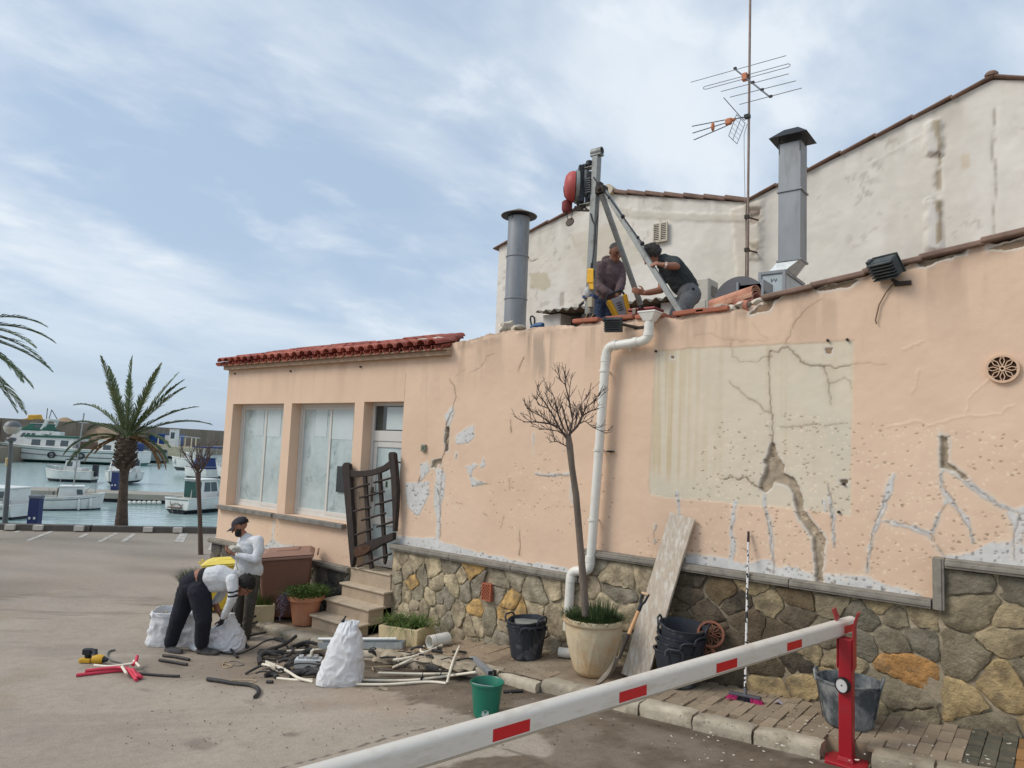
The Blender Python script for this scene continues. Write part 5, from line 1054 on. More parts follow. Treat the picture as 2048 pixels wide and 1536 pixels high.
for h in(5.2,5.9):
 mb=MB();mb.prism([(.0435,-.040),(.0445,-.040),(.0445,.015),(.0435,.015)],bpf,h-.12,h+.12);mb.build('red_patch',m_refl,bo)
hs_=Pfar;mb=MB();mb.box((hs_.x,hs_.y,(zp(hs_.x)-DROP+1.5)/2),(.32,.3,1.5-zp(hs_.x)+DROP),bz);mb.build('boom_housing',m_bred,bo,bevel=.02)
# ================================================================== w
def bin_(c,rz,W,D,Hh,col_b,col_l,label,s=1,base_s=.78):
 z0=zp(c.x)-(DROP if c.x<-9.6 else 0);r=thing('wheelie_bin',label,'bin',(c.x,c.y,z0));M=Matrix.Translation((c.x,c.y,z0))@Matrix.Rotation(rz,4,'Z')
 mb_=mat('bin_body',col_b,.5,.08,3,.05,60,dirt=tuple(v*.7 for v in col_b),da=.5,ds=3);ml_=mat('bin_lid',col_l,.5,.08,3,.05,60,dirt=tuple(v*.75 for v in col_l),da=.5,ds=4)
 w,d=W/2,D/2;k=base_s;mb=MB();mb.M=M
 mb.hexa([(-w*k,-d*k,.02),(w*k,-d*k,.02),(w*k,d*.9,.02),(-w*k,d*.9,.02)],[(-w,-d,Hh*.86),(w,-d,Hh*.86),(w,d,Hh*.92),(-w,d,Hh*.92)]);mb.build('body',mb_,r,bevel=.045,seg=4)
 mb=MB();mb.M=M;e=.025
 mb.hexa([(-w-e,-d-e,Hh*.84),(w+e,-d-e,Hh*.84),(w+e,d+e,Hh*.90),(-w-e,d+e,Hh*.90)],[(-w-e,-d-e,Hh*.885),(w+e,-d-e,Hh*.885),(w+e,d+e,Hh*.945),(-w-e,d+e,Hh*.945)]);mb.build('rim',ml_ if col_l!=col_b else mb_,r,bevel=.015)
 mb=MB();mb.M=M;e2=.035
 mb.hexa([(-w-e2,-d-e2-.02,Hh*.89),(w+e2,-d-e2-.02,Hh*.89),(w+e2,d+e2,Hh*.95),(-w-e2,d+e2,Hh*.95)],[(-w*.8,-d*.75,Hh*.96),(w*.8,-d*.75,Hh*.96),(w*.85,d*.9,Hh),(-w*.85,d*.9,Hh)]);lid=mb.build('lid',ml_,r,bevel=.018,seg=3)
 mb=MB();mb.M=M;mb.hexa([(-w*.5,-d*.45,Hh*.965),(w*.5,-d*.45,Hh*.965),(w*.5,d*.5,Hh*.99),(-w*.5,d*.5,Hh*.99)],[(-w*.45,-d*.4,Hh*.985),(w*.45,-d*.4,Hh*.985),(w*.45,d*.45,Hh*1.01),(-w*.45,d*.45,Hh*1.01)]);mb.build('lid_panel',ml_,lid,bevel=.01)
 for sx in(-1,1):
  mb=MB();mb.M=M;mb.tube([(sx*w*.55,-d-e2-.02,Hh*.9),(sx*w*.55,-d-e2-.055,Hh*.93),(sx*w*.3,-d-e2-.055,Hh*.93),(sx*w*.3,-d-e2-.02,Hh*.9)],.011,6);mb.build('lid_handle',ml_,lid)
  mb=MB();mb.M=M;mb.lathe([(.1,-.025),(.1,.025)],(sx*(w*.8+.03),d*.86,.1),20,Matrix.Rotation(rad(90),3,'Y'));mb.build('wheel',m_blk,r,smooth=40)
  mb=MB();mb.M=M;mb.beam((sx*w*.62,-d*.99,Hh*.84),(sx*w*.55,-d*k-.004,.15),.04,.012,(0,1,0));mb.build('rib',mb_,r)
 mb=MB();mb.M=M;mb.tube([(-w*.9,d+.08,Hh*.95),(w*.9,d+.08,Hh*.95)],.014,8);mb.build('grab_bar',mb_,r)
 return r
bc=G(556,1236);bin_(Vector((bc.x-.05,bc.y+.12,0)),rad(-38),.60,.74,1.01,lin(120,84,68),lin(150,114,98),'brown wheelie bin beside the standing man, lid closed')
yc=G(432,1207);bin_(Vector((yc.x,yc.y+.1,0)),rad(-38),.52,.56,.82,lin(220,188,60),lin(230,208,96),'yellow wheelie bin behind the bent man')
def blades(mb,c,R,n,h,w,spread=.6,droop=.5,seed=0,ell=1.0,rz=0):
 rg=random.Random(seed)
 for _ in range(n):
  a=rg.uniform(0,6.283);rr=R*math.sqrt(rg.random());lx,ly=rr*math.cos(a),rr*math.sin(a)*ell;p=Vector((c[0]+lx*math.cos(rz)-ly*math.sin(rz),c[1]+lx*math.sin(rz)+ly*math.cos(rz),c[2]))
  b=a+rg.uniform(-.8,.8);k=rg.uniform(.3,1)*spread*(.35+.65*rr/R);hh=h*rg.uniform(.55,1.15);d=Vector((math.cos(b+rz),math.sin(b+rz),0));s=Vector((-d.y,d.x,0))*w*.5;vs=[]
  for t in(0,.4,.75,1):
   q=p+d*(k*hh*t*(1+.4*t))+Zs*(hh*(t-droop*k*t*t*t*1.3));ww=1-t*.92;vs+=[q-s*ww,q+s*ww]
  mb.add(vs,[(0,1,3,2),(2,3,5,4),(4,5,7,6)])
m_gr=mat('green_blades',lin(74,96,44),.6,.45,18,0,dirt=lin(122,128,62),da=.7,ds=12,spec=.3);m_gr2=mat('dark_leaf',lin(58,78,42),.6,.45,16,0,dirt=lin(104,116,70),da=.6,ds=9);m_soil=mat('potting_soil',lin(62,48,38),.95,.3,20,.8,60);m_lav=mat('purple_flower',lin(92,82,98),.7,.3,30,0)
P=G(603,1248);P.y+=.05;m_pot=mat('terracotta_pot',lin(190,130,98),.8,.1,4,.2,60,dirt=lin(206,170,142),da=.5,ds=3)
pot=thing('terracotta_pot','plain terracotta flowerpot between the brown bin and the steps','flower pot',(P.x,P.y,zp(P.x)));mb=MB();mb.lathe([(.155,0),(.165,.01),(.225,.34),(.262,.345),(.268,.40),(.25,.415),(.232,.405),(.225,.36)],(P.x,P.y,zp(P.x)),40);mb.build('pot',m_pot,pot,smooth=35)
mb=MB();mb.lathe([(.224,.365),(0,.385)],(P.x,P.y,zp(P.x)),24,cap=False);mb.build('soil',m_soil,pot)
pl=thing('potted_herb','bushy green herb with trailing purple stems in the terracotta pot','plant',(P.x,P.y,zp(P.x)+.38));mb=MB();blades(mb,(P.x,P.y,zp(P.x)+.37),.25,900,.2,.012,1.0,.5,3)
rg=random.Random(8)
for _ in range(900):
 a=rg.uniform(0,6.28);r_=.30*math.sqrt(rg.random());q=Vector((P.x+r_*math.cos(a),P.y+r_*math.sin(a),zp(P.x)+.40+rg.uniform(0,.15)*(1-r_)));d=Vector((rg.uniform(-1,1),rg.uniform(-1,1),rg.uniform(-.2,1))).normalized()*.035;s=d.cross(Vector((rg.uniform(-1,1),1,.3))).normalized()*.006;mb.add([q-s,q+s,q+d+s*.3,q+d-s*.3],[(0,1,2,3)])
f=mb.build('foliage',m_gr,pl,fix=False);f['kind']='stuff'
mb=MB()
for k in range(46):
 a=rad(rg.uniform(150,260));b=Vector((P.x,P.y,zp(P.x)+.42))+Vector((math.cos(a),math.sin(a),0))*rg.uniform(.12,.27);L=rg.uniform(.1,.42);pts=[b+Vector((math.cos(a)*.16*t,math.sin(a)*.16*t,.08*t-L*t*t))for t in(0,.3,.6,1)];mb.tube(pts,.003,4)
 for _ in range(26):
  t=rg.random();q=b+Vector((math.cos(a)*.16*t,math.sin(a)*.16*t,.08*t-L*t*t));d=Vector((rg.uniform(-1,1),rg.uniform(-1,1),rg.uniform(-1,1))).normalized()*.022;s=d.cross(Vector((.3,1,rg.uniform(-1,1)))).normalized()*.006;mb.add([q-s,q+s,q+d+s,q+d-s],[(0,1,2,3)])
f=mb.build('trailing_stems',m_lav,pl,fix=False);f['kind']='stuff'
m_pl=mat('cream_planter',lin(206,188,150),.8,.08,4,.25,60,dirt=lin(170,148,112),da=.5,ds=4)
def planter_box(quad,h,label,wall=.04):
 c=sum((Vector(q)for q in quad),Vector())/4;r=thing('planter_box',label,'planter',c);mb=MB();o=[Vector(q)for q in quad];mid=c
 i_=[mid+(q-mid)*.86 for q in o];t_=[mid+(q-mid)*1.04 for q in o];up=Zs*h
 vs=[q for q in o]+[q+up for q in t_]+[q+up for q in i_]+[mid+(q-mid)*.84+Zs*(h-.05)for q in o]
 fs=[(3,2,1,0)]+[(k,(k+1)%4,4+(k+1)%4,4+k)for k in range(4)]+[(4+k,4+(k+1)%4,8+(k+1)%4,8+k)for k in range(4)]+[(8+k,8+(k+1)%4,12+(k+1)%4,12+k)for k in range(4)]
 mb.add(vs,fs);mb.build('box',m_pl,r,bevel=.012,seg=3);mb=MB();mb.add(vs[12:16],[(0,1,2,3)]);mb.build('soil',m_soil,r);return r,c+Zs*(h-.05)
c0=G(522,1240);q=[c0+Vector((x_,y_,0))for x_,y_ in((-.3,.0),(.1,-.22),(.25,.05),(-.15,.27))]
r_,t_=planter_box(q,.25,'small cream planter box behind the standing man');mb=MB();blades(mb,t_,.2,260,.22,.016,.8,.4,5);pl=thing('planter_plant','leafy green plant in the small cream planter behind the standing man','plant',t_);f=mb.build('foliage',m_gr,pl,fix=False);f['kind']='stuff'
c0=GR(388,1192);sb=thing('low_shrub','dark green rosemary shrub beside the yellow bin','shrub',c0);mb=MB();blades(mb,c0+Zs*.18,.2,1100,.3,.011,.9,.25,6);f=mb.build('foliage',m_gr2,sb,fix=False);f['kind']='stuff';mb=MB();mb.lathe([(.16,0),(.22,.2),(.2,.22)],c0,20);mb.build('pot',m_pot,sb,smooth=40)
a_,b_,c_=G(757,1284),G(833,1297),G(866,1283);d_=a_+(c_-b_);r_,t_=planter_box([a_,b_,c_,d_],.215,'cream stone trough planter with strappy plants against the stone base')
pl=thing('strappy_plants','long drooping green leaves growing in the cream trough','plant',t_);mb=MB();ang=math.atan2((b_-a_).y,(b_-a_).x)
for k in range(7):
 f_=(k+.7)/7.4;cc=a_.lerp(b_,f_).lerp(d_.lerp(c_,f_),.45+.1*(k%2))+Zs*.19;blades(mb,cc,.05,60,.28,.014,1.7,.75,30+k)
f=mb.build('foliage',m_gr,pl,fix=False);f['kind']='stuff'
P=G(1176,1352);P.y+=.08;zb=zp(P.x);m_big=mat('weathered_planter',lin(206,190,160),.85,.1,7,.35,60,dirt=lin(192,154,108),da=.7,ds=3.2,dlo=.44)
bigp=thing('round_planter','big round cream planter with petal relief holding the bare tree','planter',(P.x,P.y,zb))
def petal(a,z):
 t=max(0,min(1,(z-.03)/.40));u=(a*10/(2*math.pi))%1;d=abs(u-.5)*2;edge=1-t**1.3
 v=max(0,1-abs(d-(1-t*.98))/.13);return 1+.036*v*(1-t*.3)*(z<.46)
pr=[(.12,0),(.16,.008),(.185,.05)]+[(.185+.118*math.sin(min(1,(z-.05)/.5)*1.45),z)for z in[k*.025+.075 for k in range(18)]]+[(.302,.515),(.312,.52),(.322,.535),(.324,.555),(.315,.57),(.295,.575),(.285,.56),(.28,.50)]
mb=MB();mb.lathe(pr,(P.x,P.y,zb),120,wob=petal);mb.build('bowl',m_big,bigp,smooth=50);mb=MB();mb.lathe([(.282,.51),(0,.55)],(P.x,P.y,zb),24,cap=False);mb.build('soil',m_soil,bigp)
pg=thing('planter_grass','dense dark green grass around the foot of the bare tree','grass',(P.x,P.y,zb+.53));mb=MB();blades(mb,(P.x,P.y,zb+.52),.29,2400,.13,.011,.9,.5,12);blades(mb,(P.x+.1,P.y-.02,zb+.52),.12,260,.26,.012,.4,.3,14);f=mb.build('grass_blades',m_gr2,pg,fix=False);f['kind']='stuff'
m_bark=mat('grey_bark',lin(122,110,100),.9,.25,8,.8,40,dirt=lin(92,80,72),da=.6,ds=6,stretch=(1,1,.25),bd=.02);m_twig=mat('twig_bark',lin(88,76,70),.85,.2,12,.3,60)
tp0=(P.x,P.y,zb+.5);dpt=depth(P);TR=lambda a,b,dd=0:PD(a,b,dpt+dd)
tree=thing('bare_tree','slim leafless young tree leaning left from the round planter','tree',tp0)
tr=[TR(1172,1232),TR(1168,1180),TR(1163,1120),TR(1158,1060),TR(1152,990),TR(1144,935),TR(1139,890),TR(1136,868)];mb=MB();mb.tube(tr,[.041,.038,.036,.035,.034,.032,.036,.028],12);mb.build('trunk',m_bark,tree,smooth=60)
rg=random.Random(41);tw=MB();br=MB()
def grow(p,d,L,r,lev,mbx,flat=.6):
 n=4;pts=[p];q=p.copy();dd=d.copy()
 for k in range(n):dd=(dd+Vector((rg.uniform(-.18,.18),rg.uniform(-.18,.18),rg.uniform(-.05,.14)))).normalized();q=q+dd*(L/n);pts.append(q.copy())
 mbx.tube(pts,[max(.0021,r*(1-.5*k/n))for k in range(n+1)],5 if r<.008 else 7)
 if lev<=0:return
 for k in range(rg.choice((2,3,3))):
  t=rg.uniform(.35,1.0);i=min(n-1,int(t*n));b=pts[i].lerp(pts[i+1],t*n-i);sgn=rg.choice((-1,1));ax=Vector((rg.uniform(-1,1),rg.uniform(-1,1),rg.uniform(-1,1))).normalized();nd=(Matrix.Rotation(rg.uniform(.4,.9)*sgn,3,ax)@dd+Vector((0,0,.18))).normalized();grow(b,nd,L*rg.uniform(.5,.8),r*.6,lev-1,tw if lev<3 else br)
M6=lambda a,b:(760+.3254*a,660+.3254*b)
for k,pts in enumerate(([(1150,700),(1165,640),(1182,560),(1195,480)],[(1152,670),(1100,600),(1040,575),(960,565),(880,565)],[(1100,600),(1060,520),(1010,440),(965,390)],[(1130,610),(1092,510),(1075,430),(1058,385)],[(1160,620),(1135,540),(1120,470)],[(1165,640),(1215,590),(1240,530),(1290,500),(1345,480)],[(1238,535),(1270,470),(1320,440),(1352,385)],[(1182,540),(1160,420),(1138,335),(1083,285)],[(1160,425),(1170,330)],[(1140,340),(1145,285)],[(1148,655),(1090,620),(1010,610),(975,612)],[(1225,575),(1262,560),(1310,600),(1395,638)],[(1150,715),(1088,685),(1040,690)],[(1050,575),(990,530),(930,500),(900,480)],[(1092,510),(1050,470),(1010,380)],[(1195,600),(1212,520),(1207,480)],[(1240,530),(1230,470),(1262,420)],[(1030,480),(975,460),(950,400)])):
 dd=rg.uniform(-.22,.22);P_=[TR(*M6(*p),dd*i/len(pts)*1.6)for i,p in enumerate(pts)];r0=(.016,.015,.011,.011,.010,.014,.009,.010)[k]if k<8 else .007
 br.tube(P_,[max(.003,r0*(1-.7*i/(len(P_)-1)))for i in range(len(P_))],6)
 for i in range(1,len(P_)):
  for _ in range(3):t=rg.random();d0=(P_[i]-P_[i-1]).normalized();grow(P_[i-1].lerp(P_[i],t),(d0*.7+RGT*rg.uniform(-.8,.8)+FWD*rg.uniform(-.7,.7)+Zs*rg.uniform(.1,.8)).normalized(),rg.uniform(.07,.16),.0042,1,tw)
br.build('limbs',m_twig,tree,smooth=60,fix=False);o=tw.build('twigs',m_twig,tree,smooth=60,fix=False);o['kind']='stuff'
# ================================================================== r
m_tub=mat('black_rubber_tub',lin(46,50,58),.55,.2,6,.12,60,dirt=lin(140,142,144),da=.55,ds=5,dlo=.53,bd=.006);m_tubg=mat('dusty_tub_inside',lin(112,114,112),.8,.2,5,.2,50,dirt=lin(150,148,140),da=.6,ds=5)
def tub(c,z0,R,r,h,label,group,handles=0.0,dented=0,ribs=True,tilt=(0,0),inside=True,fold=False,m_tub=m_tub):
 t=thing('rubber_tub',label,'tub',(c.x,c.y,z0),group);M=Matrix.Translation((c.x,c.y,z0))@Matrix.Rotation(tilt[0],4,'X')@Matrix.Rotation(tilt[1],4,'Y');s0=random.uniform(0,9)
 prof=[(r*.9,0),(r,.012)]+[(r+(R-r)*f,h*f)for f in[k/14 for k in range(1,14)]]+[(R-.004,h*.955),(R+.010,h*.96),(R+.013,h),(R-.006,h),(R-.012,h*.9),(r*.93,.03)]
 if ribs:prof=[(a+(.0025 if(i%2 and 2<i<14)else 0),b)for i,(a,b)in enumerate(prof)]
 w=lambda a,z:1+dented*.05*math.sin(2*a+s0)*(z/h)+dented*.02*math.sin(5*a+s0*2)*(z/h)
 mb=MB();mb.M=M;mb.lathe(prof,n=44,wob=w);mb.build('tub_body',m_tub,t,smooth=40)
 mb=MB();mb.M=M;mb.lathe([(r*.92,.032),(0,.034)],n=24,cap=False);mb.build('tub_floor',m_tubg,t)
 for s in(0,math.pi):
  a=handles+s;ca,sa=math.cos(a),math.sin(a);T=Vector((-sa,ca,0));O=Vector((ca,sa,0));b=O*(R+.004)+Zs*(h-.005);mb=MB();mb.M=M;k=.035 if not fold else-.01
  mb.tube([b-T*.085-Zs*.03,b-T*.078+Zs*k*.7+O*.012,b-T*.05+Zs*(k+.01)+O*.02,b+T*.05+Zs*(k+.01)+O*.02,b+T*.078+Zs*k*.7+O*.012,b+T*.085-Zs*.03],.011,8);mb.build('handle',m_tub,t,smooth=50)
  mb=MB();mb.M=M;mb.beam(O*(r*.98+.012)+T*.05+Zs*.03,O*(R*.99+.006)+T*.06+Zs*h*.86,.012,.008);mb.beam(O*(r*.98+.012)-T*.05+Zs*.03,O*(R*.99+.006)-T*.06+Zs*h*.86,.012,.008);mb.build('handle_rib',m_tub,t)
 return t
c=G(1041,1320);c.y+=.1;z0=zp(c.x);lab=('lowest','middle','topmost')
for k in range(3):tub(c+Vector((.004*k,.004*k,0)),z0+.004+k*.042,.215,.165,.34,f'black rubber tub, {lab[k]} of the nested stack left of the round planter','nested tubs left of the round planter',rad(-50+25*k),.6+.8*(k==2),tilt=(rad(1.5*k),rad(-2.0*k)),fold=k==1)
mb=MB();lump((c.x,c.y,z0+.38),(.165,.165,.03),'mortar_cake',None,m_tubg);o=[q for q in bpy.data.objects if q.name=='mortar_cake'][0];tag(o,'crust of dried grey mortar inside the topmost tub of the left stack','mortar')
c=G(1346,1376);c.y+=.1;z0=zp(c.x);lab=('lowest','second from the bottom','second from the top','topmost')
for k in range(4):tub(c+Vector((.008*k,.005*k,0)),z0+.004+(0,.085,.15,.245)[k],.228-.004*k,.172,.34,f'black rubber tub, {lab[k]} of the nested stack behind the leaning board','nested tubs behind the board',rad(-75+30*k),.7,tilt=(rad(2*(k-1)),rad(1.5*k)))
c=G(1690,1458);c.y+=.12;tub(c,zp(c.x)+.004,.232,.178,.36,'single grey dusty rubber tub standing behind the red barrier post',None,rad(8),.8,m_tub=mat('dusty_rubber_tub',lin(72,78,82),.8,.2,5,.15,60,dirt=lin(158,160,158),da=.65,ds=6,dlo=.44,bd=.006))
c=GR(957,1436);c.y+=.1;z0=zr(c.x);m_gb=mat('green_plastic',lin(22,112,90),.4,.08,4,.05,40,dirt=lin(110,150,140),da=.5,ds=6,dlo=.6,coat=.2)
gb=thing('green_bucket','green plastic bucket on the road in front of the kerb','bucket',(c.x,c.y,z0));mb=MB();mb.lathe([(.105,0),(.112,.006),(.142,.27),(.15,.272),(.154,.292),(.148,.296),(.139,.285),(.108,.012),(0,.012)],(c.x,c.y,z0),40);mb.build('bucket_body',m_gb,gb,smooth=40)
mb=MB();mb.tube([(c.x+.146*math.cos(a),c.y+.146*math.sin(a),z0+.272-.03*math.sin((a-.3)*1.0))for a in[rad(180+10*k+20)for k in range(15)]],.0035,5);mb.build('wire_handle',m_galv2,gb)
mb=MB();th=math.atan2(CAM.y-c.y,CAM.x-c.x)-.05;rr_=lambda z:.112+.03*z/.27+.0012
mb.add([(c.x+rr_(z)*math.cos(th+a),c.y+rr_(z)*math.sin(th+a),z0+z)for a,z in((-.3,.035),(.05,.02),(.28,.04),(.24,.075),(.0,.085),(-.22,.07))],[(0,1,2,3,4,5)]);mb.build('torn_label',mat('label_remnant',lin(186,196,194),.7,.15,20,.1,60),gb)
# ================================================================== b
m_wood=mat('whitewashed_board',lin(192,178,160),.85,.14,8,.35,30,dirt=lin(222,216,206),da=.8,ds=5,dlo=.47,stretch=(6,6,.7))
T0,B0=onY(1364,1031,-.05),G(1262,1362);B0.y=-.50;B0=Vector((onY(1266,1362,-.50).x,-.50,zp(-3.4)+.004));d=(T0-B0).normalized();xw=Vector((1,0,0))-d*d.x;xw.normalize();nrm=xw.cross(d)
w=(onY(1388,1034,-.05).x-onY(1340,1030,-.05).x)*.52;L=(T0-B0).length;th=.035
def BD(a,b,h):return B0+xw*a+d*b-nrm*h
rgb=random.Random(3);edgeL=[(-w+rgb.uniform(-.006,.004),L*k/8)for k in range(8,-1,-1)];edgeR=[(w+rgb.uniform(-.004,.006),L*k/8)for k in range(9)]
mb=MB();mb.prism(edgeR+edgeL,BD,0,th);bo_=mb.build('leaning_board',m_wood,None,bevel=.003);tag(bo_,'long worn whitewashed plank leaning against the peach wall','plank')
sv=thing('shovel','shovel with wooden shaft and black D grip leaning against the plank','shovel',G(1215,1368));S=lambda a,b,Yd:onY(a,b,Yd)
s0,s1,s2,s3=S(1238,1318,-.80),S(1256,1272,-.72),S(1277,1222,-.62),S(1291,1188,-.555)
mb=MB();mb.tube([s1,s1.lerp(s2,.5),s2],[.018,.018,.017],10);mb.build('shaft',mat('shaft_wood',lin(206,160,116),.7,.15,10,.2,40,stretch=(4,4,.6)),sv,smooth=50);mb=MB();mb.tube([s0,s0.lerp(s1,.6),s1.lerp(s2,.08)],[.013,.016,.02],10);mb.build('socket',m_iron,sv,smooth=50)
g=(s3-s2);sd_=Vector((.9,-.4,0)).normalized()*.045;mb=MB();mb.tube([s2,s2+g*.35],.02,8);mb.tube([s2+g*.3,s2+g*.6+sd_*.8,s3+sd_],.012,8);mb.tube([s2+g*.3,s2+g*.6-sd_*.8,s3-sd_],.012,8);mb.build('d_grip',m_blk,sv,smooth=50);mb=MB();mb.tube([s3-sd_*1.15,s3+sd_*1.15],.015,8);mb.build('grip_bar',mat('grip_wood',lin(190,160,130),.7),sv,smooth=50)
tipc=G(1196,1372);e0=s0;bl=(tipc+Zs*.012-e0);L=bl.length;bl.normalize();sx=bl.cross(Zs).normalized();nn=sx.cross(bl);vs=[];rows=9;cols=9
for lay in(0,1):
 for i in range(rows):
  t=i/(rows-1);hw=.105*min(1,.3+2.2*t)*(1 if t<.6 else math.sqrt(max(0,1-((t-.6)/.42)**2)))
  for j in range(cols):u=j/(cols-1)*2-1;vs.append(e0+bl*(t*L)+sx*(hw*u)+nn*((.045*u*u*(1-t*.5)-.03*math.sin(t*3.1))-lay*.004))
n_=rows*cols;fs=[]
for i in range(rows-1):
 for j in range(cols-1):a=i*cols+j;fs+=[(a,a+1,a+cols+1,a+cols),(n_+a+1,n_+a,n_+a+cols,n_+a+cols+1)]
mb=MB();mb.add(vs,fs);mb.build('blade',mat('dusty_steel_blade',lin(132,124,114),.55,.2,9,.15,40,metal=.4,dirt=lin(160,148,130),da=.7,ds=6),sv,smooth=60)
bb=G(1491,1404);br_=thing('broom','broom with black and white spotted handle and pink bristles leaning on the wall','broom',bb);tb_=onY(1497,1063,-.03);hb=onY(1490,1388,bb.y);dd=(hb-tb_)
msp=bpy.data.materials.new('spotted_handle');msp.use_nodes=True;nt=msp.node_tree;b=nt.nodes['Principled BSDF'];b.inputs['Roughness'].default_value=.4;t=N(nt,'ShaderNodeTexCoord');v=N(nt,'ShaderNodeTexNoise');v.inputs['Scale'].default_value=34;v.inputs['Detail'].default_value=.5;nt.links.new(t.outputs['Object'],v.inputs['Vector']);cr=N(nt,'ShaderNodeValToRGB');cr.color_ramp.interpolation='CONSTANT';cr.color_ramp.elements[0].color=(*lin(28,26,30),1);cr.color_ramp.elements[1].position=.44;cr.color_ramp.elements[1].color=(*lin(214,210,206),1);nt.links.new(v.outputs[0],cr.inputs[0]);nt.links.new(cr.outputs[0],b.inputs['Base Color'])
mb=MB();mb.tube([tb_+dd*.06,tb_+dd*.5,hb],.0115,10);mb.build('handle',msp,br_,smooth=50);mb=MB();mb.tube([tb_,tb_+dd*.065],[.011,.014],10);mb.build('end_grip',mat('dark_maroon',lin(48,22,30),.5),br_,smooth=50);mb=MB();mb.tube([hb-dd*.035,hb+dd*.012],[.015,.02],10);mb.build('socket',mat('grey_socket',lin(90,92,96),.5),br_,smooth=50)
hx=Vector((1,0.0,zp(-1.9)-zp(-2.5)and(zp(-2.1)-zp(-2.5))/.4)).normalized();mb=MB();mb.beam(hb-hx*.145+Zs*-.012,hb+hx*.145-Zs*.012,.05,.022);mb.build('head_block',mat('grey_block',lin(80,80,90),.5),br_,bevel=.006)
m_pk=mat('pink_bristle',lin(206,40,120),.5,.2,60,0);m_bk=mat('black_bristle',lin(34,30,44),.5,.2,60,0)
for nm,m_,a0,a1 in(('pink_bristles',m_pk,-1,-.42),('black_bristles',m_bk,-.42,.36),('pink_bristles',m_pk,.36,1)):
 mb=MB();rg=random.Random(int(a0*100)+7);nb=int((a1-a0)*170)
 for k in range(nb):u=rg.uniform(a0,a1);yy=rg.uniform(-.022,.022);p=hb+hx*(.143*u)+Vector((0,yy,-.02));q=hb+hx*(.172*u+rg.uniform(-.004,.004))+Vector((0,yy*1.7,0));q.z=zp(q.x)+.004+rg.uniform(0,.006);s=Vector((.0022,0,0));s2_=Vector((0,.0022,0));mb.add([p-s,p+s,q+s,q-s,p-s2_,p+s2_,q+s2_,q-s2_],[(0,1,2,3),(4,5,6,7)])
 o=mb.build(nm,m_,br_,fix=False);o['kind']='stuff'
m_tdk=mat('old_terracotta',lin(128,84,66),.9,.2,8,.3,40);c1=onY(1424,1270,-.17);RR=Matrix.Rotation(rad(20),3,'Z')@Matrix.Rotation(rad(62),3,'X');o=rosette(Vector((c1.x,-.2,c1.z)),.13,m_tdk,None,'vent_block',RR,8,.06,.022);tag(o,'round terracotta rosette block leaning uppermost beside the right tub stack','vent block','terracotta rosette blocks')
o=rosette(Vector((c1.x-.02,-.29,c1.z-.21)),.13,m_tdk,None,'vent_block',Matrix.Rotation(rad(10),3,'Z')@Matrix.Rotation(rad(66),3,'X'),8,.06,.022);tag(o,'round terracotta rosette block at the bottom beside the right tub stack','vent block','terracotta rosette blocks')
c=G(1128,1316);mb=MB();z0=zp(c.x);mb.tube([(c.x-.06,c.y-.02,z0+.058),(c.x+.04,c.y+.02,z0+.056),(c.x+.12,c.y+.1,z0+.06),(c.x+.14,c.y+.2,z0+.1)],.054,16);tag(mb.build('drain_elbow',m_pvc,None,smooth=45),'short white plastic drain elbow on the paving left of the round planter','pipe')
c=G(1556,1408);z0=zp(c.x)+.006;mb=MB();vs=[(-.035,-.03,.004),(.0,-.035,.03),(.04,-.01,.0),(.03,.035,.0),(.0,.03,.026),(-.03,.03,.008)];mb.add([(c.x+a,c.y+b,z0+h)for a,b,h in vs]+[(c.x+a,c.y+b,z0+h-.0015)for a,b,h in vs],[(0,1,4,5),(1,2,3,4),(6,11,10,7),(7,10,9,8)]);tag(mb.build('crumpled_paper',mat('paper_lilac',lin(208,204,224),.8),None),'small folded scrap of pale paper on the paving by the broom','paper')
# ================================================================== b
m_dw=mat('charred_wood',lin(52,44,40),.75,.3,7,.5,30,dirt=lin(96,70,52),da=.45,ds=6,dlo=.56,stretch=(3,3,.7));m_rot=mat('rotten_wood',lin(84,58,42),.9,.4,12,.8,40,dirt=lin(40,30,26),da=.7,ds=9)
YG=-.085;GT=lambda a,b,h=0:(lambda p:Vector((p.x,YG-h,p.z)))(onY(660+a*.17582,880+b*.17582,YG))
gt=thing('broken_gate','old dark wooden lattice gate, broken at the bottom, standing in front of the door','gate',GT(440,1400))
def gp_(poly,name,h0,h1,m=m_dw,bev=.006):
 mb=MB();mb.prism(poly,lambda a,b,h:GT(a,b,h),h0,h1);return mb.build(name,m,gt,bevel=bev)
gp_([(160,290),(178,262),(205,255),(238,275),(250,420),(270,800),(288,1000),(300,1300),(292,1345),(270,1448),(255,1430),(232,1180),(200,800),(165,400)],'post',-.03,.04)
gp_([(685,160),(700,138),(728,136),(750,152),(765,300),(785,570),(778,760),(755,1040),(735,1040),(730,760),(712,400),(688,230)],'post',-.03,.04)
gp_([(240,340),(300,350),(400,350),(500,335),(620,290),(692,236),(700,312),(640,352),(550,388),(470,408),(400,418),(320,422),(250,420)],'top_rail',-.02,.03)
gp_([(303,1212),(380,1180),(450,1150),(560,1112),(745,1048),(745,1130),(660,1168),(600,1195),(520,1245),(450,1275),(410,1310),(310,1337)],'bottom_rail',-.02,.05,m_rot if False else m_dw)
gp_([(305,1232),(350,1212),(450,1185),(500,1215),(470,1265),(410,1305),(330,1325),(308,1300)],'rotten_patch',.05,.058,m_rot,.002)
gp_([(383,400),(418,400),(452,900),(472,1250),(497,1462),(462,1470),(440,1250),(418,900)],'upright',-.015,.025)
gp_([(553,380),(585,376),(608,700),(632,1080),(652,1340),(634,1418),(620,1400),(600,1100),(575,700)],'upright',-.015,.025)
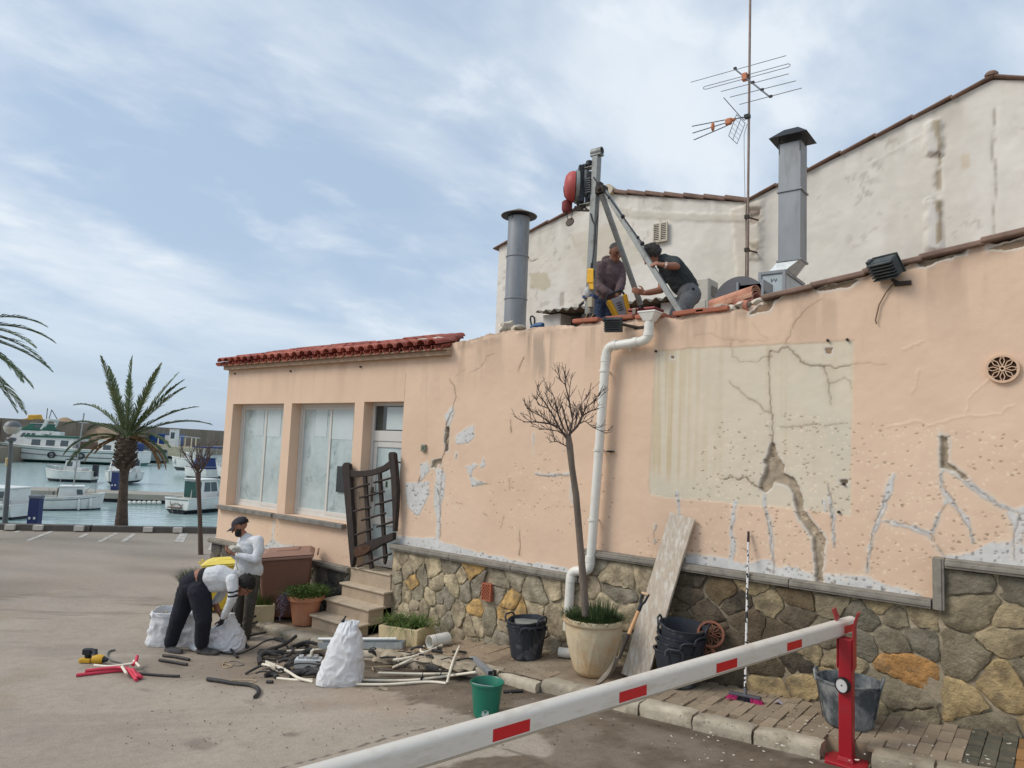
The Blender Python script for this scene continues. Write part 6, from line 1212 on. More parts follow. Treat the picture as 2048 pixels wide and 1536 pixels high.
for p,q in(((252,562),(468,497)),((350,657),(640,583)),((510,487),(722,430)),((280,812),(486,762)),((528,738),(742,676)),((372,912),(657,830)),((545,988),(756,920)),((298,1082),(505,1010)),((325,1442),(722,1288))):
 mb=MB();a_,b_=GT(*p,.03),GT(*q,.03);d_=(b_-a_).normalized();mb.tube([a_,a_+d_*.012,b_-d_*.012,b_],[.008,.016,.016,.008],8);mb.build('rung',m_dw,gt,smooth=50)
mb=MB();mb.tube([GT(755,245),GT(800,258)],.012,6);mb.build('peg',m_iron,gt);mb=MB()
for k in range(9):P=GT(318+(k%2)*6,640+k*14,-.02);mb.lathe([(.012,-.003),(.016,0),(.012,.003)],P,8,Matrix.Rotation(rad(90*(k%2)),3,'Z')@Matrix.Rotation(rad(90),3,'X'),cap=False)
for k in range(14):P=GT(308+14*math.cos(k*.45),615+24*math.sin(k*.45),-.02);mb.ball(P,.007,6,4)
mb.build('chain',mat('chain_grey',lin(120,112,104),.5,metal=.5),gt)
mb=MB();P=GT(620,470,-.04);Q=GT(620,540,-.04);mb.beam(P,Q,.025,.02,(0,1,0));mb.build('green_latch',mat('green_latch',lin(60,88,66),.5),gt)
# ================================================================== b
def bag_material(name='white_woven_bag'):return mat(name,lin(214,214,216),.55,.03,3,.25,9,dirt=lin(176,172,166),da=.3,ds=3,spec=.35,bd=.03)
m_bag=bag_material()
def wrinkle(p,s,o):
 q=Vector((p[0]*6+o+p[2]*3.4,p[1]*6,p[2]*4.6-p[0]*2.5));d=q+Vector((mnoise.noise(q*.9),mnoise.noise(q*.9+Vector((9,0,0))),0))*.9;rd=lambda v:(1-min(1,3.2*abs(mnoise.noise(v))))**1.5
 return s*(1.1*rd(d)+.8*rd(d*1.9+Vector((3,7,1)))+.45*mnoise.noise(q*.7)-.5)
def cloth(rings,c,label,name,seed,ws=.014,n=96,close=True,inner=False,group=None,cat='bag'):
 """rings: list of (z, cx, cy, rx, ry, power, rot)"""
 r=thing(name,label,cat,c,group);vs=[];m=0;sub=9;rr=[]
 for(A,B)in zip(rings[:-1],rings[1:]):
  for k in range(sub):t=k/sub;rr.append([a+(b-a)*t for a,b in zip(A,B)])
 rr.append(list(rings[-1]));m=len(rr)
 for i,(z,cx,cy,rx,ry,pw,ro)in enumerate(rr):
  for k in range(n):
   a=2*math.pi*k/n;ca,sa=math.cos(a),math.sin(a);e=2/pw;x,y=rx*math.copysign(abs(ca)**e,ca),ry*math.copysign(abs(sa)**e,sa)
   p=Vector((cx+x*math.cos(ro)-y*math.sin(ro),cy+x*math.sin(ro)+y*math.cos(ro),z));o=Vector((math.cos(a+ro),math.sin(a+ro),0));w=wrinkle(p,ws,seed)*(1 if z>.02 else .3);p+=o*w;p.z=max(.003,p.z+w*.4*(z>.02));vs.append(Vector(c)+p)
 fs=[(i*n+k,i*n+(k+1)%n,(i+1)*n+(k+1)%n,(i+1)*n+k)for i in range(m-1)for k in range(n)];fs.append(tuple(range(n-1,-1,-1)))
 if close:fs.append(tuple((m-1)*n+k for k in range(n)))
 mb=MB();mb.add(vs,fs);mb.build('bag_cloth',m_bag,r,smooth=80);return r
c=GR(672,1368);c.y+=.05;c.z=zr(c.x);ro=math.atan2(RGT.y,RGT.x);rx_,ry_=RGT.x,RGT.y
def off(u,v=0):return(u*RGT.x-v*RGT.y,u*RGT.y+v*RGT.x)
R_=[]
for z,u,rx,ry,pw in((.0,-.01,.235,.17,3.2),(.03,-.005,.238,.18,3),(.14,.01,.225,.175,2.6),(.28,.03,.20,.165,2.4),(.42,.04,.165,.145,2.3),(.54,.05,.125,.11,2.2),(.60,.055,.105,.07,2.2),(.635,.075,.10,.03,2.4),(.655,.10,.075,.012,2.4)):
 a,b=off(u);R_.append((z,a,b,rx,ry,pw,ro))
sack=cloth(R_,c,'tall white sack standing full in the middle of the scrap heap','rubble_sack',2.3,.013,120)
a,b=off(-.05);mb=MB();st=Vector((c.x+a,c.y+b,c.z+.56));e=PD(692,1232,depth(st));mb.tube([st,st.lerp(e,.55),e],[.012,.011,.009],7);mb.ball(st.lerp(e,.6),(.02,.018,.02));tag(mb.build('black_stick',m_mot,None),'black metal stick poking out of the top of the tall white sack','metal rod')
c=GR(332,1288);c.y+=.15;c.z=zr(c.x);R_=[]
for z,u,rx,ry,pw in((0,0,.36,.26,4),(.03,0,.365,.26,4),(.2,.0,.345,.25,4),(.36,.01,.33,.24,4),(.42,.01,.335,.245,4),(.425,.01,.32,.235,4),(.3,.01,.30,.215,4),(.18,.01,.29,.2,4)):
 a,b=off(u);R_.append((z,a,b,rx,ry,pw,ro+.12))
lb=cloth(R_,c,'open white bag on the road behind the bent man, filled with pipe offcuts','open_bag',7.7,.014,110)
for k,(p,q,r_,col_)in enumerate((((300,1234),(352,1229),.028,lin(150,146,140)),((305,1243),(345,1243),.016,lin(44,46,48)),((330,1232),(365,1222),.018,lin(180,176,168)))):
 mb=MB();dd_=depth(c)-.02;mb.tube([PD(*p,dd_),PD(*q,dd_+.1)],r_,10);tag(mb.build('pipe_offcut',mat('offcut',col_,.6),None,smooth=50),('thick grey pipe offcut lying across the open bag behind the bent man','thin black pipe offcut inside the open bag behind the bent man','pale pipe offcut sticking up from the open bag behind the bent man')[k],'pipe')
mb=MB();mb.tube([PD(a,b,depth(c)-.06)for a,b in((326,1243),(322,1232),(328,1222),(336,1224),(330,1236),(326,1245))],.006,6);tag(mb.build('string_loop',mat('jute_string',lin(190,170,130),.8),None),'loop of pale string on the rim of the open bag','string')
c=GR(425,1300);c.y+=.1;c.z=zr(c.x);R_=[]
for z,u,v,rx,ry,pw in((0,-.02,.0,.34,.2,2.6),(.03,-.02,0,.345,.21,2.6),(.12,.02,.0,.29,.2,2.3),(.22,.06,0,.21,.17,2.1),(.32,.08,0,.12,.12,2),(.40,.09,.0,.06,.07,2),(.45,.10,.0,.05,.05,2)):
 a,b=off(u,v);R_.append((z,a,b,rx,ry,pw,ro))
fb_=cloth(R_,c,'slumped white bag that the bent man is filling with black pipes','open_bag',4.1,.018,110)
cc=Vector(c)+Vector((*off(.26,-.04),0));R_=[(0,0,0,.16,.1,2.2,ro),(.04,0,0,.15,.1,2.2,ro),(.15,*off(-.05),.1,.08,2,ro),(.28,*off(-.10),.05,.05,2,ro),(.40,*off(-.14),.02,.02,2,ro)]
# ================================================================== p
m_bp=mat('black_pipe',lin(48,47,48),.65,.2,8,.15,50,dirt=lin(110,100,90),da=.45,ds=6);m_wpz=mat('white_pipe',lin(222,214,196),.5,.06,6,.05,40,dirt=lin(170,150,122),da=.5,ds=7,dlo=.55);m_gp=mat('grey_pipe',lin(110,108,104),.6,.15,8,.1,40);m_pkp=mat('pink_corrugated',lin(206,62,84),.5,.1,6,.1,40);m_cord=mat('tan_cord',lin(176,156,126),.7,.1,8,.1,40)
Z4=lambda a,b:(100+a*.3027,1150+b*.3027);Z5=lambda a,b:(600+a*.2539,1150+b*.2539)
def gpt(q,h):
 P=GR(*q)
 if P.y>-1.12:P=G(*q)
 return Vector((P.x,P.y,P.z+h))
def smooth_pts(pts,k=5):
 if len(pts)<3:return pts
 out=[];p=[pts[0]]+list(pts)+[pts[-1]]
 for i in range(1,len(p)-2):
  for j in range(k):
   t=j/k;a,b,c_,d_=p[i-1],p[i],p[i+1],p[i+2]
   out.append(.5*((2*b)+(c_-a)*t+(2*a-5*b+4*c_-d_)*t*t+(3*b-a-3*c_+d_)*t**3))
 out.append(pts[-1]);return out
def pipe(T,pts,r,m,label,name='pipe',group=None,lift=None,hollow=True,cat='pipe'):
 P=[]
 for i,q in enumerate(pts):
  h=r*.95+(lift[i]if lift else 0)
  a=T(*q)if T else q;P.append(gpt((a[0],a[1]+h*0),h))
 P=smooth_pts(P);mb=MB();mb.tube(P,r,9)
 if hollow and r>.012:
  for e,f in((P[0],P[1]),(P[-1],P[-2])):d_=(e-f).normalized();mb.tube([e,e+d_*.001],[r,r*.99],9)
 o=mb.build(name,m,None,smooth=50);tag(o,label,cat,group);return o
RGT_A=math.atan2(RGT.y,RGT.x)
GB='black pipe offcuts on the road';GW='white plastic pipes in the scrap heap'
pipe(Z4,[(745,540),(830,549),(920,568)],.017,m_bp,'short black pipe offcut just below the feet of the bent man',group=GB)
pipe(Z4,[(722,570),(810,584),(905,600)],.017,m_bp,'straight black pipe offcut nearest the camera left of the cord loops',group=GB)
pipe(Z4,[(1040,700),(1120,712),(1210,728),(1310,738),(1365,758),(1378,788),(1355,820)],.022,m_bp,'long black pipe with a hooked end lying alone on the open asphalt',group=GB)
pipe(Z4,[(1140,462),(1190,505),(1238,552)],.016,m_bp,'black pipe offcut pointing at the camera below the slumped bag',group=GB,lift=(.04,.02,0))
pipe(Z4,[(1190,400),(1250,445),(1308,486)],.017,m_bp,'black pipe offcut slanting from the mouth of the slumped bag',group=GB,lift=(.16,.06,.0))
pipe(Z4,[(1255,442),(1340,418),(1425,396)],.016,m_bp,'black pipe offcut pointing from the bag to the kerb',group=GB,lift=(.02,.03,.02))
pipe(Z4,[(1240,360),(1300,345),(1355,325)],.015,m_bp,'upper black pipe offcut sticking out of the slumped bag',group=GB,lift=(.08,.09,.1));pipe(Z4,[(1250,380),(1310,362),(1366,350)],.015,m_bp,'lower black pipe offcut sticking out of the slumped bag',group=GB,lift=(.05,.06,.07))
pipe(Z4,[(1190,350),(1230,390),(1300,380),(1280,345),(1200,340)],.03,m_bp,'bundle of black foam lagging at the mouth of the slumped bag',lift=(.06,.05,.05,.07,.08),group=GB)
pipe(Z4,[(1035,430),(1060,480),(1130,515),(1230,527),(1330,510),(1430,474),(1510,470),(1560,498),(1592,545)],.011,m_bp,'long looping black hose between the slumped bag and the scrap heap',name='hose',cat='hose',lift=(.06,.02,0,0,.03,.07,.07,.05,.02))
pipe(Z4,[(430,500),(390,510),(378,540),(410,572),(465,584),(500,610),(495,645)],.011,m_gp,'thin grey curled hose beside the cordless drill',name='hose',cat='hose')
pipe(Z4,[(555,655),(700,668),(855,676)],.014,m_bp,'straight black pipe running right from the pink tubes',group=GB)
pipe(Z4,[(1432,716),(1470,718)],.018,m_bp,'stubby black pipe end in front of the scrap heap',group=GB)
a=lambda x,y:(660+x*.3613,1130+y*.3613);pipe(a,[(960,711),(1068,705)],.016,m_bp,'short black rod on the damp road right of the green bucket',group=GB)
pipe(Z4,[(1130,600),(1150,590),(1185,596),(1200,607),(1170,616),(1140,606),(1150,582),(1180,576)],.005,m_cord,'tan cord loop on the asphalt left of the scrap heap',name='cord',cat='cord');pipe(Z4,[(1185,575),(1230,572),(1280,592),(1250,602),(1210,598)],.005,m_gp,'grey cord loop beside the tan cord loop',name='cord',cat='cord')
pipe(Z4,[(1140,705),(1240,697),(1340,696),(1362,705),(1330,716),(1250,716),(1200,704)],.005,m_cord,'flat cream cord loop behind the hooked black pipe',name='cord',cat='cord')
for k,(p,lf,lb_)in enumerate((([(172,674),(290,660),(400,648),(470,642),(520,650)],None,'longest pink corrugated tube pointing left'),([(230,664),(350,652),(460,645),(540,662),(605,690)],(.03,.035,.035,.03,.0),'pink corrugated tube lying over the bundle'),([(500,645),(540,675),(570,705)],(.03,.01,0),'short pink tube pointing at the camera'),([(545,660),(570,690),(608,688)],(.04,.02,.0),'rightmost short pink tube'),([(545,630),(565,615),(570,600)],(.04,.06,.09),'pink tube stub standing up at the right end'))):
 P=smooth_pts([gpt(Z4(*q),.02+(lf[i]if lf else 0))for i,q in enumerate(p)],9);mb=MB();P2_=[];rs=[]
 L=sum((b_-a_).length for a_,b_ in zip(P[:-1],P[1:]));nseg=max(20,int(L/.008));acc=[0]
 for a_,b_ in zip(P[:-1],P[1:]):acc.append(acc[-1]+(b_-a_).length)
 for j in range(nseg+1):
  s=L*j/nseg;i=max(0,min(len(P)-2,int(np.searchsorted(acc,s))-1));t=(s-acc[i])/max(1e-6,acc[i+1]-acc[i]);P2_.append(P[i].lerp(P[i+1],t));rs.append(.0165 if j%2 else .0195)
 mb.tube(P2_,rs,8);tag(mb.build('corrugated_tube',m_pkp,None,smooth=60),lb_+' in the heap beside the drill','tube','pink tubes beside the drill')
for k,(p,lf,l_)in enumerate((([(290,622),(400,630),(550,622)],(.03,.03,.05),'longest white tube in the pink heap beside the drill'),([(472,650),(502,684)],(.06,.04),'short white tube lying across the pink heap'),([(550,610),(590,645)],(.06,.05),'short white tube at the right end of the pink heap'))):pipe(Z4,p,.015,m_wpz,l_,lift=lf,group='white tubes in the pink heap')
for T,p,r,l_,lf in((Z5,[(430,836),(700,842),(920,836),(1150,822),(1385,800)],.014,'long white pipe running from the sack to behind the green bucket',(0,0,0,.02,.03)),(Z5,[(440,872),(700,872),(1000,852),(1150,864)],.014,'white pipe nearest the camera right of the sack',None),(Z5,[(615,796),(950,803),(1312,808)],.013,'straight white pipe farthest from the camera right of the sack',(.02,.02,.03)),(Z5,[(735,696),(870,682),(1000,642),(1115,600)],.016,'bent white pipe lying on the broken kerb',(.02,.03,.04,.05)),(Z5,[(735,738),(820,708),(880,690)],.015,'short white pipe tied under the bent white pipe',(0,.01,.02)),(Z5,[(1000,638),(960,636),(948,618),(975,605)],.013,'curled white pipe end below the wide drain pipe',(.03,.03,.03,.05)),(Z5,[(1158,858),(1200,740),(1252,615)],.014,'white pipe laid across the kerb towards the wall',(0,.05,.06)),(Z4,[(1400,640),(1480,652),(1560,672),(1640,702),(1735,716)],.015,'white pipe left of the sack with a dark tip',(.07,.06,.05,.02,0)),(Z4,[(1500,690),(1620,702),(1735,700)],.014,'lower white pipe leading into the sack from the left',None),(Z4,[(1560,552),(1680,546),(1815,540)],.012,'upper thin white pipe at the back of the scrap heap',(.08,.08,.08))):pipe(T,p,r,m_wpz,l_,lift=lf,group=GW)
pipe(Z4,[(1292,660),(1350,645),(1400,638)],.014,m_bp,'black tip pushed over the white pipe left of the scrap heap',group=GB,lift=(0,.03,.06))
for p,r,lf,l_ in(([(1390,605),(1385,575),(1420,560),(1480,556),(1540,545)],.034,(.0,.03,.05,.04,.03),'thick bent black lagging at the left end of the scrap heap'),([(1370,548),(1450,535),(1540,515),(1620,478)],.022,(.04,.06,.08,.12),'pointed black lagging rising at the back of the scrap heap'),([(1560,640),(1620,600),(1680,570),(1730,562)],.032,(.03,.06,.08,.09),'thick black lagging tube in the middle of the scrap heap'),([(1580,680),(1650,672),(1720,664),(1790,668)],.036,(0,.01,.02,.01),'black lagging roll under the white housing'),([(1420,680),(1470,672),(1500,690)],.026,None,'small black lagging piece at the front of the scrap heap'),([(1600,525),(1660,512),(1700,516),(1760,520)],.02,(.08,.1,.12,.1),'black rubber strip at the back of the scrap heap'),([(1540,600),(1600,560),(1590,535)],.02,(.06,.08,.09),'short black elbow pipe at the back of the scrap heap'),([(1570,655),(1600,632),(1700,622),(1780,628)],.008,(.08,.09,.09,.08),'upper thin black hose over the white housing'),([(1570,668),(1610,642),(1700,636),(1780,640)],.008,(.07,.08,.08,.07),'lower thin black hose over the white housing')):pipe(Z4,p,r,m_bp,l_,lift=lf,group='black lagging in the scrap heap')
c=gpt(Z4(1490,640),.06);ax=(gpt(Z4(1560,650),.06)-gpt(Z4(1430,600),.06)).normalized();mb=MB();vs=[];nseg=14;side_=ax.cross(Zs).normalized();u2=side_.cross(ax)
for e in(-.13,.13):
 for rr in(.075,.070):
  for k in range(nseg+1):a=math.pi*(.02+.96*k/nseg)+math.pi+.5;vs.append(c+ax*e+side_*rr*math.cos(a)+u2*rr*math.sin(a)+Zs*.03)
m_=nseg+1;fs=[]
for k in range(nseg):fs+=[(k,k+1,2*m_+k+1,2*m_+k),(m_+k+1,m_+k,3*m_+k,3*m_+k+1),(k,m_+k,m_+k+1,k+1),(2*m_+k+1,3*m_+k+1,3*m_+k,2*m_+k)]
fs+=[(0,2*m_,3*m_,m_),(nseg,m_+nseg,3*m_+nseg,2*m_+nseg)];mb.add(vs,fs);tag(mb.build('gutter_piece',mat('cream_gutter',lin(214,206,188),.5,.06,5,.06,40),None,smooth=50),'broken half-round cream gutter piece on the scrap heap','gutter')
c=gpt(Z4(1705,620),.07);hg=thing('plastic_housing','pale grey plastic housing in the scrap heap left of the sack','housing',c);mb=MB();mb.box(c,(.3,.14,.1),math.atan2(RGT.y,RGT.x)+.1);mb.build('case',mat('pale_grey_case',lin(196,198,198),.5,.06,5,.05,40),hg,bevel=.008);mb=MB()
for k in(-.09,.0,.08):mb.box(c+RGT*k+Vector((0,0,.065)),(.05,.09,.03),math.atan2(RGT.y,RGT.x)+.1)
o=mb.build('terminal_blocks',mat('terminal_grey',lin(170,172,172),.5),hg);o['kind']='stuff';mb=MB();mb.tube([c+RGT*.02+Zs*.05,c+RGT*.03+Zs*.13,c+RGT*.06+Zs*.15],.016,8);mb.build('cable_gland',m_wpz,hg)
a_,b_=gpt(Z5(445,590),.05),gpt(Z5(800,590),.05);d_=(b_-a_).normalized();s_=Vector((-d_.y,d_.x,0));lf_=thing('metal_trough','long galvanised metal trough lying behind the sack','metal channel',a_);mb=MB()
for e in(0,.12):mb.beam(a_-d_*.5+s_*e,b_+s_*e,.006,.075)
mb.beam(a_-d_*.5+s_*.06-Zs*.035,b_+s_*.06-Zs*.035,.12,.005);mb.build('channel',m_galv2,lf_);mb=MB();mb.beam(b_+d_*.002-Zs*.0,b_+d_*.012,.13,.08);o=mb.build('end_plate',m_galv,lf_);o.location=s_*.06;mb=MB();mb.tube([a_-d_*.55+s_*.1+Zs*.055,b_-d_*.1+s_*.1+Zs*.055],.019,10);tag(mb.build('fluorescent_tube',mat('tube_white',lin(224,224,220),.3,.03,3,0),None,smooth=50),'white tube lying along the metal trough behind the sack','tube')
c=gpt(Z5(1085,560),.085);a_,b_=gpt(Z5(985,590),.08),gpt(Z5(1190,545),.08);d_=(b_-a_).normalized();mb=MB();pr=[(.078,-.14),(.078,.14),(.071,.14),(.071,-.14),(.078,-.14)];q_=d_.to_track_quat('Z','Y').to_matrix();mb.lathe(pr,(a_+b_)/2,30,q_,cap=False);tag(mb.build('drain_pipe',m_pvc,None,smooth=40),'wide short white drain pipe piece lying open on the paving','pipe')
a_,b_=gpt(Z5(1365,690),.05),gpt(Z5(1500,800),.035);mb=MB();mb.beam(a_,b_,.058,.045);o=mb.build('square_tube',m_galv,None,bevel=.003);tag(o,'grey square steel tube lying across the kerb','steel tube');d_=(b_-a_).normalized();mb=MB();mb.beam(b_+d_*.001,b_+d_*.002,.048,.035);sq_=mb.build('open_end',m_blk,o)
sq_.location=Vector((0,0,0));a_=gpt(Z5(1535,855),.0);mb=MB();mb.beam(a_,a_+Vector((-.01,.01,.13)),.03,.012);mb.beam(a_+Vector((-.03,0,.13)),a_+Vector((-.0,.01,.1)),.03,.012);tag(mb.build('angle_bracket',m_iron,None),'small rusty angle bracket standing against the kerb','bracket')
m_chunk=mat('broken_slab',lin(160,148,128),.9,.25,8,.7,35,dirt=lin(104,88,70),da=.6,ds=6)
for k,(q,s,l_)in enumerate(((Z5(700,645),(.22,.10,.05),'long pale kerb fragment behind the tied white pipes'),(Z5(990,690),(.16,.09,.035),'flat pale slab fragment below the wide drain pipe'),(Z5(1120,710),(.14,.08,.035),'pale angular slab fragment by the wire loop'),(Z5(1290,720),(.2,.12,.035),'flat grey slab tilted up beside the square tube'),(Z5(1210,740),(.15,.08,.03),'flat slab fragment in front of the tilted slab'),(Z5(1040,745),(.08,.05,.04),'dark lump of debris below the pale slab'),(Z5(620,680),(.1,.06,.03),'brown broken lump by the kerb fragment'),(Z4(1520,436),(.14,.04,.025),'dark board scrap lying by the kerb'),(Z5(655,898),(.07,.03,.012),'thin brown splinter in front of the sack'))):
 P=gpt(q,s[2]*.5);o=lump(P,s,'slab_fragment',None,m_chunk if k not in(5,7)else m_bp);tag(o,l_,'stone fragment' if k not in(7,8)else 'scrap','broken slabs along the kerb')
pipe(Z5,[(470,740),(560,752),(700,770),(800,745),(900,700),(990,715),(1090,690),(1180,670),(1190,695),(1150,720)],.006,m_bp,'thin dark cable winding along the broken kerb',name='cable',cat='cable',lift=[.02]*10);pipe(Z5,[(580,770),(570,745),(640,738),(730,735)],.006,m_cord,'short tan cable beside the winding dark cable',name='cable',cat='cable',lift=[.02]*4)
for q in((870,668),(1115,806),(960,835)):
 P=gpt(Z5(*q),.03);mb=MB();mb.lathe([(.022,-.006),(.026,0),(.022,.006)],P,10,Matrix.Rotation(rad(90),3,'Y'));mb.tube([P+Vector((0,0,.02)),P+Vector((.01,0,.06))],.004,5);tag(mb.build('cable_tie',m_bp,None),f'black tie around the white pipes {("on the broken kerb", "behind the green bucket", "right of the sack")[(870, 1115, 960).index(q[0])]}','cable tie','black ties on the white pipes')
mb=MB();rs=random.Random(31)
for k in range(70):
 q=(rs.uniform(522,645),rs.uniform(1303,1358))if k<52 else(rs.uniform(730,960),rs.uniform(1300,1335));P=gpt(q,rs.uniform(.012,.07));a=rs.uniform(-.5,.5)+RGT_A;L=rs.uniform(.05,.2);v_=Vector((math.cos(a)*L,math.sin(a)*L,rs.uniform(-.04,.04)));w_=rs.uniform(-.03,.03);pt_=[P-v_/2,P+Vector((0,w_,abs(w_))),P+v_/2];mb.tube(smooth_pts(pt_,3),rs.choice((.006,.01,.014,.02)),7)
tag(mb.build('rubber_scraps',m_bp,None,smooth=50,fix=False),'tangle of small black rubber and cable scraps in the heap','scrap',kind='stuff')
P=gpt(Z4(285,585),0);dr_=thing('cordless_drill','yellow and black cordless drill lying left of the pink tubes','drill',P);m_dy=mat('drill_yellow',lin(206,160,44),.5,.1,8,.05,40,dirt=lin(120,96,50),da=.5,ds=9);u=RGT.copy();u.z=0;u.normalize();v=Vector((-u.y,u.x,0))
A_=P-u*.09+v*.02;mb=MB();mb.tube([A_+Zs*.04+v*.02,A_+Zs*.12+v*.01],[.035,.04],10);mb.box(A_+Zs*.13,(.1,.07,.07),math.atan2(u.y,u.x));mb.build('grip',m_mot,dr_,bevel=.01);mb=MB();mb.box(A_+Zs*.03-u*.01,(.14,.085,.05),math.atan2(u.y,u.x));mb.build('battery',m_dy,dr_,bevel=.012)
B_=P+u*.06-v*.02;mb=MB();mb.tube([B_+Zs*.06-u*.05,B_+Zs*.06+u*.03,B_+Zs*.058+u*.07],[.05,.055,.042],14);mb.build('motor_housing',m_dy,dr_,smooth=50);mb=MB();mb.tube([B_+Zs*.058+u*.07,B_+Zs*.055+u*.12],[.036,.02],12);mb.build('chuck',m_mot,dr_,smooth=50);mb=MB();mb.tube([A_+Zs*.14,A_+Zs*.14+u*.09,B_+Zs*.07-u*.04],[.03,.03,.04],10);mb.build('neck',m_mot,dr_,smooth=50)
rg=random.Random(77);mb=MB()
def chip(P,s,th_=.004):
 n=rg.choice((4,5,5,6));a0=rg.uniform(0,6.28);tl=rg.uniform(-.3,.3);pl_=[(s*rg.uniform(.5,1.1)*math.cos(a0+6.283*k/n),s*rg.uniform(.35,.8)*math.sin(a0+6.283*k/n))for k in range(n)];mb.prism(pl_,lambda a,b,h:(P.x+a,P.y+b,P.z+h+tl*a+.003+abs(tl)*s*.6),0,th_)
for x0,y0,x1,y1,n,s in((1400,1440,1720,1530,38,.016),(1720,1440,2040,1530,50,.016),(1240,1470,1500,1536,16,.014),(1500,1400,1700,1440,22,.012),(1000,1330,1400,1440,40,.011),(700,1380,1000,1460,34,.009),(760,1290,1000,1345,60,.016)):
 for _ in range(n):q=(rg.uniform(x0,x1),rg.uniform(y0,y1));P=gpt(q,0);chip(P,s*rg.uniform(.35,1.0)*(1.7 if rg.random()<.1 else 1))
tag(mb.build('plaster_chips',mat('chip_white',lin(206,198,184),.9,.15,30,.1,50),None,fix=False),'white plaster chips scattered over the paving and road','rubble',kind='stuff')
mb=MB()
for _ in range(900):
 q=(rg.uniform(250,1600),rg.uniform(1280,1500))if rg.random()<.6 else(rg.uniform(500,1100),rg.uniform(1280,1350));chip(gpt(q,0),rg.uniform(.003,.011),.003)
tag(mb.build('dark_crumbs',mat('crumb_dark',lin(74,62,52),.95,.3,30,.1,50),None,fix=False),'dark crumbs and dry scraps scattered around the scrap heap','rubble',kind='stuff')
# ================================================================== h
WZ=WATER
def W0(a,b):return onZ(a,b,WZ)
m_hw=mat('boat_white',lin(216,216,212),.4,.05,2,.02,20,dirt=lin(176,172,160),da=.4,ds=1.5,coat=.2);m_dark=mat('boat_dark',lin(40,44,50),.5,.1,4,0);m_win=mat('boat_window',lin(60,72,78),.12,.2,2,0,spec=.7);m_bluec=mat('blue_canvas',lin(44,62,112),.8,.15,5,.2,30);m_grn=mat('trawler_green',lin(26,92,74),.5,.1,3,.03,20);m_deck=mat('boat_deck',lin(170,164,150),.7,.15,4,.1,30);m_rail=mat('steel_rail',lin(170,172,172),.3,.1,5,0,metal=.6);m_rust=mat('winch_brown',lin(96,80,66),.8,.3,4,.3,20);m_bluep=mat('boat_blue',lin(40,84,150),.5,.1,3,.03,20);m_gryp=mat('boat_grey',lin(128,136,138),.6,.15,3,.05,20);m_bei=mat('boat_beige',lin(196,184,158),.6,.12,3,.05,20)
